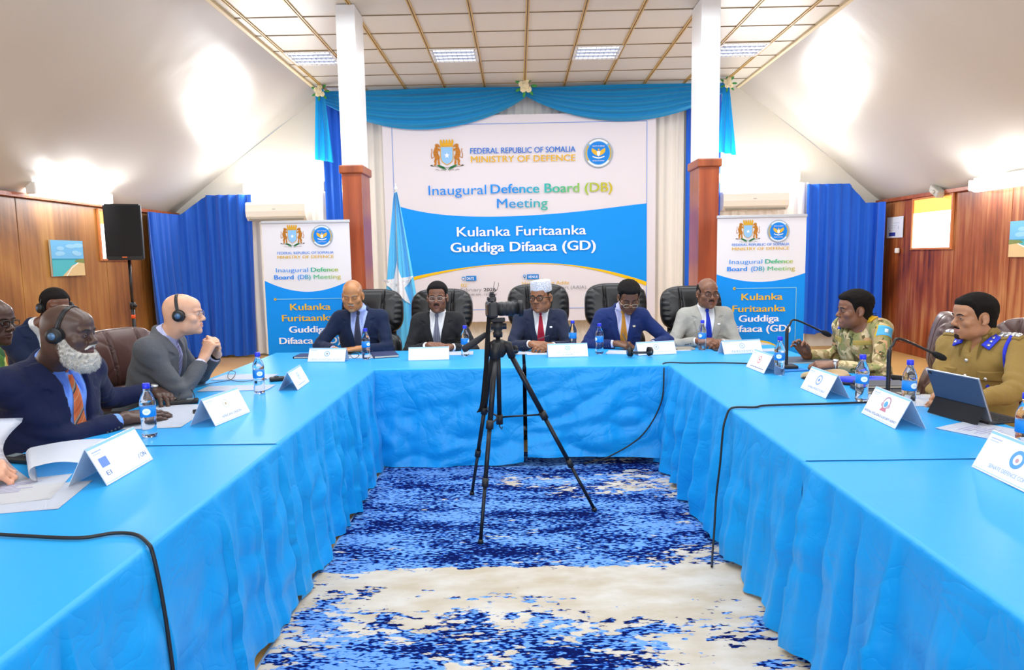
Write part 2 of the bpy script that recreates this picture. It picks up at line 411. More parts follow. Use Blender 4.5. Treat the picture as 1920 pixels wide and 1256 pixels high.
window('window_2', XL, 1, 9.08, 9.70, 1.56, 2.02, 2.20)
# -- wall lamps (lit fluorescent battens) and air conditioners
M_LAMP = mat('lit_diffuser', '#ffffff', 0.5, emit=((1.0, 0.99, 0.97, 1), 8.0))
def batten(label, loc, rotz, length, watts, group):
    """local: length along x, wall behind at +y"""
    t = thing('wall_lamp', label, 'lamp', loc, rotz, group)
    MB().box((0, -0.03, 0.045), (length, 0.06, 0.05), bev=0.008).build('lamp_housing', M_WPLASTIC, t)
    P = []
    for i in range(9):
        a = PI*i/8; P.append((-0.075-0.05*math.sin(a)+0.02, -0.045+0.055*math.cos(a)))
    b = MB(); n = len(P)
    b.prism([(p[0], p[1]) for p in P] + [(-0.012, -0.10), (-0.012, 0.01)][::1], length-0.06, Matrix.Translation((-length/2+0.03, 0, -0.0)) @ Matrix(((0, 0, 1, 0), (1, 0, 0, 0), (0, 1, 0, 0), (0, 0, 0, 1))))
    b.build('diffuser', M_LAMP, t)
    for q in (-1, 1): MB().box((q*length/2, -0.06, -0.02), (0.03, 0.11, 0.13), bev=0.012).build('end_cap', M_WPLASTIC, t)
    # the light of the tube
    a = area('wall_lamp_glow', (0, -0.16, 0.0), (math.radians(-75), 0, 0), length, 0.10, watts, (0.97, 0.985, 1.0)); a.parent = t
    for q in (-0.3, 0.3):                                              # the tube shines along the wall and ceiling too
        pl = bpy.data.lights.new('wall_lamp_tube_glow', 'POINT'); pl.energy = watts*0.30; pl.shadow_soft_size = 0.10; pl.color = (0.98, 0.99, 1.0)
        po = bpy.data.objects.new('wall_lamp_tube_glow', pl); COL.objects.link(po); po.location = (q*length, -0.20, 0.02); po.parent = t
    return t
G = 'lit wall lamps'
batten('lit white lamp on the back wall above the left air conditioner', ((-4.264-3.011)/2, YB-0.01, 2.66), 0, 1.25, 30, G)
batten('lit white lamp on the back wall above the right air conditioner', ((3.135+4.38)/2, YB-0.01, 2.69), 0, 1.25, 30, G)
batten('lit white lamp at the top of the left wood wall above the beach picture', (XL+0.06, 8.43, 2.36), PI/2, 1.45, 22, G)
batten('lit white lamp at the right photo edge above the right wood wall', (XR-0.06, 8.0, 2.29), -PI/2, 1.45, 22, G)
M_AC = mat('air_conditioner_white', '#e6e2d8', 0.3)
def aircon(label, loc, w_=0.92):
    t = thing('air_conditioner', label, 'air conditioner', loc, 0, 'air conditioners on the back wall')
    h = 0.28; b = MB()
    prof = [(0, -h/2), (-0.13, -h/2), (-0.20, -h/2+0.06), (-0.215, -h/2+0.14), (-0.20, h/2-0.03), (-0.16, h/2), (0, h/2)]
    b.prism(prof, w_, Matrix.Translation((-w_/2, 0, 0)) @ Matrix(((0, 0, 1, 0), (1, 0, 0, 0), (0, 1, 0, 0), (0, 0, 0, 1))))
    b.build('casing', M_AC, t)
    MB().box((0, -0.165, -h/2+0.022), (w_-0.08, 0.06, 0.012), rot=Matrix.Rotation(math.radians(38), 4, 'X')).build('vent_flap', mat('ac_flap', '#8d8a80', 0.5), t)
    MB().box((w_/2-0.08, -0.212, -h/2+0.10), (0.022, 0.008, 0.008)).build('indicator_light', mat('orange_led', '#ff8a3c', 0.4, emit=((1, 0.35, 0.08, 1), 1.5)), t)
    MB().box((-0.02, -0.215, 0.03), (0.05, 0.006, 0.012)).build('badge', mat('grey_badge', '#b4b2ac', 0.4), t)
aircon('white wall air conditioner under the left back lamp, behind the left roll-up banner', (-3.72, YB-0.10, 2.27))
aircon('white wall air conditioner under the right back lamp, behind the right roll-up banner', (3.66, YB-0.10, 2.30), 1.0)
# -- things on the side walls
def beach(label, X, s, y0, y1, z0, z1, flip):
    t = thing('beach_picture', label, 'picture', (X, (y0+y1)/2, (z0+z1)/2))
    w_, h = abs(y1-y0), z1-z0; MB().box((s*0.012, 0, 0), (0.022, w_, h)).build('canvas', mat('canvas_edge', '#c9c4b4', 0.7), t)
    p = Print(0.0008); d = 1 if flip else -1
    hw, hh = w_/2, h/2
    p.rect(-hw, -hh*0.02, hw, hh, ink('#6fb6e6')); p.layer()
    rng = random.Random(4)
    for i in range(9): p.disc(rng.uniform(-hw*.8, hw*.8), rng.uniform(hh*.2, hh*.85), 0.05+0.06*rng.random(), ink('#93c9ea'), 14, 0.025).layer(0.15)
    p.rect(-hw, -hh, hw, -hh*0.02, ink('#4fb3bf')); p.layer()
    p.rect(-hw, -hh*0.10, hw, -hh*0.02, ink('#2f93ac'))
    p.layer(); p.poly([(d*hw*-0.45, -hh), (d*hw, -hh), (d*hw, -hh*0.16), (d*hw*0.72, -hh*0.2), (d*hw*0.2, -hh*0.42), (d*hw*-0.1, -hh*0.7)], ink('#d8bd8c')); p.layer()
    p.poly([(d*hw*0.35, -hh*0.2), (d*hw, -hh*0.3), (d*hw, -hh*0.02), (d*hw*0.5, -hh*0.08)], ink('#7d8a52')); p.layer()
    p.line([(-hw*0.2*d, -hh), (0.15*d*hw, -hh*0.55), (0.6*d*hw, -hh*0.25)], 0.012, ink('#eef2ee'))
    Mx = Matrix.Translation((s*0.0245, 0, 0)) @ Matrix.Rotation(s*PI/2, 4, 'Z') @ XZ
    p.build('painted_beach', t, Mx)
    return t
beach('small square beach picture on the left wood wall', XL, 1, 8.085, 8.684, 1.37, 1.79, True)
beach('beach picture cut by the right photo edge on the right wood wall', XR, -1, 7.45, 8.17, 1.405, 1.81, False)
t = thing('notice_paper', 'white printed notice taped to the right wood wall left of the bright window', 'notice', (XR, 10.675, 1.848))
MB().box((-0.0095, 0, 0), (0.003, 0.45, 0.31)).build('sheet', mat('notice_sheet', '#d4d9e6', 0.7), t)
p = Print(0.0008); p.rect(-0.16, -0.13, 0.02, -0.075, ink('#2c3c9c')); p.rect(-0.06, 0.06, 0.12, 0.066, ink('#8fa6c8')); p.rect(-0.10, 0.02, 0.05, 0.026, ink('#9fb0cc')); p.rect(-0.12, -0.01, 0.02, -0.004, ink('#9fb0cc')); p.disc(-0.14, -0.04, 0.012, ink('#b06a8a')); p.disc(-0.18, -0.01, 0.01, ink('#8fae8a')); p.rect(0.09, -0.03, 0.105, 0.02, ink('#8fa6c8'))
p.build('printed_text', t, Matrix.Translation((-0.0115, 0, 0)) @ Matrix.Rotation(-PI/2, 4, 'Z') @ XZ)
tag(MB().box((XR-0.03, 10.55, 1.50), (0.045, 0.075, 0.075), bev=0.014).build('wall_hook', M_WPLASTIC), 'small white plastic hook on the right wood wall below the notice', 'hook')
t = thing('junction_box', 'grey sensor box on the top trim of the right wall above the window', 'sensor', (XR-0.04, 9.53, 2.275))
MB().box((-0.04, 0, 0), (0.10, 0.22, 0.10), rot=Matrix.Rotation(0.5, 4, 'X'), bev=0.015).build('casing', mat('sensor_grey', '#a9a69e', 0.5), t)
MB().ell((-0.10, 0, -0.005), 0.028).build('sensor_lens', mat('sensor_lens', '#c9c7c0', 0.3), t)
for lab, loc, rz in (('white socket on the left wall beside the speaker stand', on_x(220, 629, XL), 0), ):
    MBs = MB().box((loc.x+0.012, loc.y, loc.z), (0.024, 0.13, 0.085), bev=0.006); tag(MBs.build('wall_socket', M_WPLASTIC), lab, 'socket')
t = thing('fire_extinguisher', 'red fire extinguisher in the right back corner behind the soldier in camouflage', 'fire extinguisher', (5.29, 10.5, 0)); t.scale = (1, 1, 0.9)
MB().lathe([(0.0, 0.0), (0.072, 0.0), (0.078, 0.02), (0.078, 0.46), (0.070, 0.50), (0.045, 0.53), (0.022, 0.545), (0.0, 0.546)], 28).build('cylinder', mat('extinguisher_red', '#d8232a', 0.25), t)
MB().cyl((0, 0, 0.54), (0, 0, 0.59), 0.02).build('valve', mat('brass', '#b59a52', 0.3, 0.8), t)
b = MB(); b.box((0.02, 0, 0.600), (0.11, 0.022, 0.014), bev=0.004); b.box((0.02, 0, 0.628), (0.10, 0.022, 0.010), rot=Matrix.Rotation(-0.15, 4, 'Y'), bev=0.004); b.build('lever', mat('black_plastic', '#17181b', 0.5), t)
MB().tube([(-0.02, -0.01, 0.57), (-0.09, -0.03, 0.55), (-0.10, -0.04, 0.40), (-0.085, -0.04, 0.22)], 0.011, 8).build('hose', mat('black_plastic', '#17181b', 0.5), t)
# ------------------------------------------------------------------ curtains, swags, backdrop
def cloth_mat(name, col, rough=0.6, sheen=0.3, alpha=1.0, trl=0.0, bump=(40, 0.1)):
    m = mat(name, col, rough, sheen=sheen, alpha=alpha, spec=0.25, bump=bump)
    if trl:
        N, K, b = nodes_of(m); t = N.new('ShaderNodeBsdfTranslucent'); t.inputs[0].default_value = L(col) if isinstance(col, str) else col
        mx = N.new('ShaderNodeMixShader'); mx.inputs[0].default_value = trl; out = N['Material Output']
        K.new(b.outputs[0], mx.inputs[1]); K.new(t.outputs[0], mx.inputs[2]); K.new(mx.outputs[0], out.inputs['Surface'])
    return m
M_ROYAL = cloth_mat('royal_blue_drape', '#1560d8', 0.55, 0.25)
M_ROYAL2 = cloth_mat('royal_blue_drape_left', '#1458c0', 0.55, 0.25)
M_SHEER = cloth_mat('ivory_drape', '#efece6', 0.5, 0.3)
M_AQUA = cloth_mat('aqua_organza', '#1f9fe0', 0.45, 0.3, trl=0.3)
def curtain(name, label, path, z0, ztop, m, per=0.16, amp=0.035, seed=0, group=None, cat='curtain', flare=0.0, nz=26, hemwave=0.01):
    """hang a pleated sheet along a floor path [(x,y),...] with normals to the viewer; ztop is a number or f(u)"""
    P = [Vector((*p, 0)) for p in path]; seg = [(b-a).length for a, b in zip(P, P[1:])]; Ln = sum(seg)
    nu = max(24, int(Ln/0.018)); rows = []
    uu = np.linspace(0, Ln, nu); cum = np.concatenate([[0], np.cumsum(seg)])
    X = np.interp(uu, cum, [p.x for p in P]); Y = np.interp(uu, cum, [p.y for p in P])
    tx = np.gradient(X); ty = np.gradient(Y); l = np.hypot(tx, ty); nx, ny = ty/l, -tx/l
    zt = np.array([ztop(u/Ln) if callable(ztop) else ztop for u in uu])
    A = np.zeros((nz+1, nu, 3))
    ph = uu/per*2*PI + 1.6*vnoise(uu*1.7, 0.0, 0, seed)
    for i in range(nz+1):
        t = i/nz; a = amp*(0.55+0.45*t)*(1+0.5*vnoise(uu*2.2, t*1.5, 0, seed+1))
        d = a*(np.sin(ph+0.5*vnoise(uu*1.1, t*2.0, 0, seed+2)) + 0.35*np.sin(2.3*ph+1.0+t)) + flare*t*t
        A[i, :, 0] = X+nx*d; A[i, :, 1] = Y+ny*d
        A[i, :, 2] = zt+(z0-zt)*t + (hemwave*np.sin(ph*0.5+seed) if i == nz else 0)
    nvv = (nz+1)*nu; idx = np.arange(nvv).reshape(nz+1, nu)
    F = np.stack([idx[:-1, :-1], idx[1:, :-1], idx[1:, 1:], idx[:-1, 1:]], -1).reshape(-1, 4)
    o = np_mesh(name, A.reshape(-1, 3), F, m, None, True)
    return tag(o, label, cat, group)
GRP = None
# ivory drape across the middle of the back wall, and the lower ivory drapes at the sides
curtain('ivory_drape', 'tall ivory pleated drape covering the back wall behind the big backdrop', [(-2.50, YB-0.07), (2.60, YB-0.07)], 0.02, 4.03, M_SHEER, 0.13, 0.022, 3)
curtain('ivory_drape', 'short ivory drape behind the left roll-up banner below the air conditioner', [(-4.22, YB-0.06), (-2.95, YB-0.06)], 0.02, 2.56, M_SHEER, 0.14, 0.025, 5)
curtain('ivory_drape', 'short ivory drape behind the right roll-up banner below the air conditioner', [(3.05, YB-0.06), (4.55, YB-0.06)], 0.02, 2.58, M_SHEER, 0.14, 0.025, 6)
# full-height blue strips each side of the ivory drape
curtain('blue_drape', 'tall narrow royal blue drape behind the left pillar', [(-2.98, YB-0.13), (-2.55, YB-0.13)], 0.02, 4.02, M_ROYAL, 0.11, 0.03, 9)
curtain('blue_drape', 'tall narrow royal blue drape behind the right pillar', [(2.62, YB-0.13), (3.16, YB-0.13)], 0.02, 4.02, M_ROYAL, 0.11, 0.03, 10)
# corner curtains
curtain('blue_curtain', 'broad royal blue curtain across the left back corner beside the wood wall', [(XL+0.10, 10.1), (XL+0.16, 10.8), (XL+0.5, YB-0.17), (-4.12, YB-0.17)], 0.03, lambda u: 2.24+0.30*min(1, max(0, (u-0.42)/0.2)), M_ROYAL2, 0.17, 0.05, 12, flare=0.10)
curtain('blue_curtain', 'broad royal blue curtain across the right back corner beside the wood wall', [(4.48, YB-0.17), (5.18, YB-0.17), (XR-0.16, 10.95), (XR-0.13, 10.75)], 0.22, lambda u: 2.24+0.30*min(1, max(0, (0.72-u)/0.2)), M_ROYAL, 0.16, 0.045, 14)
# aqua swags
def swag(label, xa, xb, za, zb, sag, seed, flip):
    """gathered at (x, z) on both ends; folds fan out of the gathers"""
    nu, nv = 90, 40; A = np.zeros((nv+1, nu+1, 3)); u = np.linspace(0, 1, nu+1)
    for j in range(nv+1):
        v = j/nv
        top = 4.045+0*u
        bell = np.sin(PI*np.clip(u*0.94+0.03, 0, 1))**0.72
        low = np.where(flip*(u-0.5) > 0, 1.0, 1.0)*sag
        z = top-0.02-v*(0.05+low*bell)
        fold = np.sin(v*34+2.0*vnoise(u*2.0, v*3.0, 0, seed)+3*u)*0.030*np.sin(PI*np.clip(u, 0.02, 0.98))**0.4
        A[j, :, 0] = xa+(xb-xa)*u; A[j, :, 1] = YB-0.40-0.07*bell*math.sin(PI*min(1, v*1.0))-fold; A[j, :, 2] = z
    idx = np.arange((nv+1)*(nu+1)).reshape(nv+1, nu+1)
    F = np.stack([idx[:-1, :-1], idx[1:, :-1], idx[1:, 1:], idx[:-1, 1:]], -1).reshape(-1, 4)
    return tag(np_mesh('swag_valance', A.reshape(-1, 3), F, M_AQUA), label, 'swag', None)
swag('aqua swag valance draped on the left half of the back wall', -2.92, 0.16, 4.04, 4.04, 0.54, 21, 1)
swag('aqua swag valance draped on the right half of the back wall', 0.16, 3.12, 4.04, 4.04, 0.47, 22, -1)
def tail(label, xc, seed, lng):
    nu, nv = 24, 30; A = np.zeros((nv+1, nu+1, 3)); u = np.linspace(0, 1, nu+1)
    for j in range(nv+1):
        v = j/nv; wd = 0.10+0.17*v
        A[j, :, 0] = xc+(u-0.5)*wd+0.02*v; A[j, :, 1] = YB-0.56-0.035*np.sin(u*PI*5+2*v+seed); A[j, :, 2] = 4.02-v*lng-0.05*u*v
    idx = np.arange((nv+1)*(nu+1)).reshape(nv+1, nu+1)
    F = np.stack([idx[:-1, :-1], idx[1:, :-1], idx[1:, 1:], idx[:-1, 1:]], -1).reshape(-1, 4)
    return tag(np_mesh('swag_tail', A.reshape(-1, 3), F, cloth_mat('aqua_organza_tail', '#1fb0f0', 0.45, 0.3, trl=0.4)), label, 'swag')
tail('aqua swag tail hanging at the left end beside the left pillar', -2.88, 1, 1.02)
tail('narrow aqua swag tail hanging beside the right pillar', 3.10, 2, 1.02)
def rosette(label, x, z, r):
    t = thing('flower_rosette', label, 'flower', (x, YB-0.62, z), group='rosettes on the swags')
    rg = random.Random(int(x*100))
    for k in range(5):
        b = MB(); a = 2*PI*k/5+0.3; c = Vector((math.cos(a)*r*0.55, 0, math.sin(a)*r*0.55)) if k else Vector((0, -0.02, 0))
        for q in range(7):
            an = 2*PI*q/7; b.ell(c+Vector((math.cos(an)*r*0.2, -0.01, math.sin(an)*r*0.2)), (r*0.2, r*0.1, r*0.2), n=8)
        b.ell(c+Vector((0, -0.02, 0)), r*0.18, n=8)
        b.build('blossom', mat('cream_blossom', '#efe8c8', 0.7), t)
    for k in range(7):
        a = 2*PI*k/7; b = MB(); d = Vector((math.cos(a), 0.0, math.sin(a)))
        b.ell(d*r*1.0+Vector((0, 0.02, 0)), (r*0.42, 0.006, r*0.17), rot=Matrix.Rotation(-a, 4, 'Y'), n=8); b.build('leaf', mat('green_leaf', '#3f9a4a', 0.6), t)
rosette('cream flower rosette with green leaves where the two swags meet', 0.16, 3.99, 0.12)
rosette('cream flower rosette at the left end of the swags', -2.86, 3.97, 0.10)
rosette('cream flower rosette at the right end of the swags beside the right pillar', 3.12, 3.97, 0.09)
# ------------------------------------------------------------------ prints
BLUE, BLUE2, GOLD, GREY, OFFW = '#0f93f5', '#1668d8', '#dfae2b', '#d9d7e2', '#e6e4ea'
def grad(name, x0, x1, stops):
    """printed left-to-right colour fade across the lettering (x in the sign's own metres)"""
    m = mat(name, '#ffffff', 0.5, spec=0.2); N, K, b = nodes_of(m)
    if any(n.type == 'VALTORGB' for n in N): return m
    tc = N.new('ShaderNodeTexCoord'); sp = N.new('ShaderNodeSeparateXYZ'); mr = N.new('ShaderNodeMapRange')
    mr.inputs['From Min'].default_value = x0; mr.inputs['From Max'].default_value = x1
    r = N.new('ShaderNodeValToRGB'); e = r.color_ramp.elements
    e[0].position, e[0].color = stops[0][0], L(stops[0][1]); e[1].position, e[1].color = stops[-1][0], L(stops[-1][1])
    for pz, c in stops[1:-1]: k = e.new(pz); k.color = L(c)
    K.new(tc.outputs['Object'], sp.inputs[0]); K.new(sp.outputs[0], mr.inputs[0]); K.new(mr.outputs[0], r.inputs[0]); K.new(r.outputs[0], b.inputs['Base Color'])
    return m
def coat_of_arms(p, cx, cy, h):
    """shield with star held by two leopards under a mural crown, palm leaves and spears below; h = total height"""
    k = h/100.0
    def T(pts, mir=1): return [(cx+mir*x*k, cy+y*k) for x, y in pts]
    go, br, wh = ink('#d9a528'), ink('#b8772a'), ink('#eef2f8')
    for s in (1, -1):                                                # leopards standing on hind legs, facing the shield
        p.poly(T([(24, 26), (27, 34), (33, 39), (40, 40), (45, 36), (44, 29), (48, 20), (52, 8), (50, -4), (46, -14), (50, -24), (47, -34), (52, -40), (42, -41), (40, -34), (40, -24), (34, -16), (36, -30), (33, -39), (38, -42), (28, -42), (27, -34), (29, -20), (27, -8), (33, 2), (33, 14), (22, 12), (20, 16), (24, 20), (34, 24), (32, 28)], s), br)
        p.line(T([(50, -8), (58, -14), (60, 0), (56, 12), (58, 22)], s), 2.6*k, br)
        p.layer(0.5)
        for q in ((40, 8), (44, -2), (39, 20), (36, 0), (43, -18), (31, -14), (38, 30)): p.disc(cx+s*q[0]*k, cy+q[1]*k, 1.6*k, ink('#6d4417'), 6)
    p.layer()
    sh = [(-25, 30), (25, 30), (25, -12), (21, -26), (10, -35), (0, -40), (-10, -35), (-21, -26), (-25, -12)]
    p.poly(T(sh), go); p.layer(); p.poly(T([(x*0.88, y*0.92-0.5) for x, y in sh]), ink('#8fc0f0')); p.layer(); p.star(cx, cy-4*k, 11*k, wh, 0.4)
    p.poly(T([(-24, 31), (24, 31), (25, 42), (-25, 42)]), go)
    for i in range(5):
        x = -22+11*i; p.poly(T([(x-4, 42), (x+4, 42), (x+4, 50), (x, 57), (x-4, 50)]), go)
    p.layer()
    p.line(T([(-62, -42), (0, -50), (62, -42)]), 1.6*k, ink('#6a6152'))
    for s in (1, -1):
        p.poly(T([(2, -58), (12, -46), (26, -40), (40, -38), (30, -47), (16, -54)], s), ink('#2f7a4a'))
        p.poly(T([(52, -45), (66, -40), (56, -38)], s), ink('#5d5a55'))
        p.line(T([(6, -62), (16, -56), (26, -58)], s), 1.8*k, ink('#8f8c88')); p.line(T([(30, -60), (38, -55), (46, -57)], s), 1.8*k, ink('#8f8c88'))
    p.layer(2)
def ministry_seal(p, cx, cy, r):
    p.disc(cx, cy, r, ink('#5fa4dc')); p.layer(); p.disc(cx, cy, r*0.97, ink('#d9b04a')); p.layer(); p.disc(cx, cy, r*0.94, ink('#6fb0e4')); p.layer()
    for a0, a1 in ((0.25*PI, 0.75*PI), (1.2*PI, 1.8*PI)): p.ring(cx, cy, r*0.80, r*0.92, ink('#dfe8f4'), a0, a1, 18)
    for a0, a1 in ((-0.2*PI, 0.2*PI), (0.8*PI, 1.2*PI)): p.ring(cx, cy, r*0.80, r*0.90, ink('#c8a648'), a0, a1, 14)
    p.layer(); p.disc(cx, cy, r*0.76, ink('#1d82e0')); p.layer()
    gd, wt = ink('#e0b23a'), ink('#f2f2ee')
    for s in (1, -1):
        p.poly([(cx+s*x*r, cy+y*r) for x, y in ((0.02, 0.02), (0.14, 0.16), (0.44, 0.34), (0.48, 0.22), (0.46, 0.10), (0.40, 0.02), (0.32, -0.06), (0.22, -0.12), (0.10, -0.18), (0.02, -0.20))], gd)
        p.poly([(cx+s*x*r, cy+y*r) for x, y in ((0.0, -0.30), (0.2, -0.26), (0.42, -0.20), (0.40, -0.27), (0.2, -0.34), (0.0, -0.38))], wt)
    p.layer(); p.poly([(cx+x*r, cy+y*r) for x, y in ((-0.12, 0.10), (0, 0.18), (0.12, 0.10), (0.10, -0.12), (0, -0.24), (-0.10, -0.12))], wt)
    p.poly([(cx+x*r, cy+y*r) for x, y in ((-0.05, 0.14), (-0.04, 0.27), (0.03, 0.29), (0.10, 0.23), (0.03, 0.22), (0.05, 0.14))], gd)
    p.layer(); p.text('MINISTRY OF DEFENCE', cx-0.42*r, cx+0.42*r, cy+0.42*r, 0.09*r, wt); p.text('REPUBLIC OF SOMALIA', cx-0.40*r, cx+0.40*r, cy-0.56*r, 0.08*r, wt)
    p.layer()
# ------------------------------------------------------------------ big backdrop, tied in front of the ivory drape
YD = 10.86
def bp(px, py):
    v = on_y(px, py, YD); return (v.x, v.z)
bx0, bx1 = bp(722, 400)[0], bp(1229, 400)[0]
t = thing('backdrop_banner', 'big printed meeting backdrop hanging behind the row of black chairs', 'banner', (0, YD, 0))
zt_, zb_ = bp(985, 214)[1], bp(985, 602)[1]
A = []
for i in range(41):
    z = zb_+(zt_-zb_)*i/40; A.append([(bx0+(bx1-bx0)*j/40, 0.006+0.0*math.sin(j), z) for j in range(41)])
MB().grid(A, flip=True).build('sheet', mat('backdrop_vinyl', GREY, 0.45, spec=0.3), t, normals=False)
p = Print(0.001); sk = -math.tan(0.0)
def R_(px0, py0, px1, py1): a, c = bp(px0, py0), bp(px1, py1); return a, c
il, ir = bp(740, 400)[0], bp(1212.5, 400)[0]; zt1 = (bp(740, 238)[1]+bp(1212, 224)[1])/2; zb1 = bp(985, 579)[1]
bl = ink('#7f9fe0')
for a, c in (((il, zt1), (ir, zt1)), ((ir, zt1), (ir, zb1)), ((ir, zb1), (il, zb1)), ((il, zb1), (il, zt1))): p.line([a, c], 0.010, bl)
p.layer()
up_ = [bp(740, 384), bp(790, 397), bp(840, 403.5), bp(900, 406), bp(960, 405.5), bp(1020, 402), bp(1080, 397), bp(1140, 390), bp(1213, 381)]
lo_ = [bp(740, 527), bp(790, 516), bp(840, 506), bp(900, 498), bp(960, 494), bp(1020, 493.5), bp(1080, 497), bp(1140, 508), bp(1213, 528)]
up_[0] = (il, up_[0][1]); lo_[0] = (il, lo_[0][1]); up_[-1] = (ir, up_[-1][1]); lo_[-1] = (ir, lo_[-1][1])
def dens(P):                                                          # smooth the two curves
    X = np.array([q[0] for q in P]); Z = np.array([q[1] for q in P]); c = np.polyfit(X, Z, 5); xs = np.linspace(X[0], X[-1], 40); return [(x, float(np.polyval(c, x))) for x in xs]
up_, lo_ = dens(up_), dens(lo_)
p.band(lo_, up_, ink(BLUE)); p.layer()
gold_lo = [(x, z-0.012-0.05*max(0, (abs((x-il)/(ir-il)-0.5)-0.18))/0.32*1.0) for x, z in lo_]
p.band(gold_lo, lo_, ink('#e8c01c')); p.layer()
cc = bp(838, 292); coat_of_arms(p, cc[0], cc[1]+0.02, 0.40)
ss = bp(1122, 287); ministry_seal(p, ss[0], ss[1], abs(bp(1149.5, 287)[0]-bp(1095, 287)[0])/2)
def TX(s, body, px0, px1, pyb, pyt, m, bold=0.0):
    """lettering whose left end, right end, baseline and cap line were read off the print"""
    a, c = bp(px0, pyb), bp(px1, pyb); s.text(body, a[0], c[0], a[1], bp(px0, pyt)[1]-a[1], m, bold)
TX(p, 'FEDERAL REPUBLIC OF SOMALIA', 882, 1079, 288.5, 277.5, ink('#1f6fd2'), 0.025)
TX(p, 'MINISTRY OF DEFENCE', 883, 1079, 305, 292.5, ink('#dcae2e'), 0.025)
g1 = grad('fade_title', bp(804, 350)[0], bp(1148, 350)[0], [(0.0, '#1f86ec'), (0.45, '#1f8fee'), (0.6, '#2fb0c0'), (0.72, '#45b68c'), (0.85, '#9cc04a'), (1.0, '#c8b62a')])
TX(p, 'Inaugural', 804, 912, 366, 347.5, g1, 0.0)
TX(p, 'Defence Board (DB)', 920, 1148, 363, 345, g1, 0.035)
g2 = grad('fade_meeting', bp(932, 380)[0], bp(1028, 380)[0], [(0.0, '#1f86ec'), (0.5, '#2f9cd0'), (1.0, '#3fb8a0')])
TX(p, 'Meeting', 932, 1027, 390, 372, g2, 0.01)
TX(p, 'Kulanka Furitaanka', 857, 1099, 443.5, 425, ink('#eef4fa'), 0.022)
TX(p, 'Guddiga Difaaca (GD)', 845, 1117, 473, 454.5, ink('#f2f6fb'), 0.045)
q0, q1 = bp(874, 526.5), bp(893, 517); p.rect(q0[0], q0[1], q1[0], q1[1], ink('#1c7fd8')); q0, q1 = bp(866.5, 525), bp(872, 518.5); p.rect(q0[0], q0[1], q1[0], q1[1], ink('#4d93d8'))
q0, q1 = bp(988, 523.5), bp(1010, 514); p.rect(q0[0], q0[1], q1[0], q1[1], ink('#1c7fd8')); q0 = bp(983.5, 517.5); p.disc(q0[0], q0[1], 0.022, ink('#4d93d8')); p.poly([(q0[0]-0.018, q0[1]-0.012), (q0[0]+0.018, q0[1]-0.012), (q0[0], q0[1]-0.05)], ink('#4d93d8'))
p.layer(); q0 = bp(983.5, 517.5); p.disc(q0[0], q0[1], 0.009, ink(GREY)); q0, q1 = bp(867.5, 524), bp(871, 521); p.rect(q0[0], q0[1], q1[0], q1[1], ink(GREY))
TX(p, 'DATE', 875.5, 889, 524.5, 519, ink('#e8f0fa'), 0.03); TX(p, 'VENUE', 990, 1008.5, 521.5, 516.3, ink('#e8f0fa'), 0.03)
TX(p, '02', 864.5, 876, 538, 531.5, ink('#d8b23a'), 0.02); TX(p, 'nd', 876.5, 879.5, 533.5, 531, ink('#d8b23a'), 0.0)
TX(p, 'February', 864, 903, 546.5, 540, ink('#8a8a92')); TX(p, '2026', 907, 930, 546, 539.5, ink('#2c2c30'), 0.02)
TX(p, '9:00 AM - 12:00 PM', 879, 931, 554.5, 550.5, ink('#6a6a70'), 0.01)
TX(p, 'Hangar Aden Adde', 979, 1067, 534, 527.5, ink('#d8b23a'), 0.01); TX(p, 'International Airport (AAIA).', 979, 1101, 543, 536.5, ink('#8a8a92'))
p.build('printed_design', t, XZ)
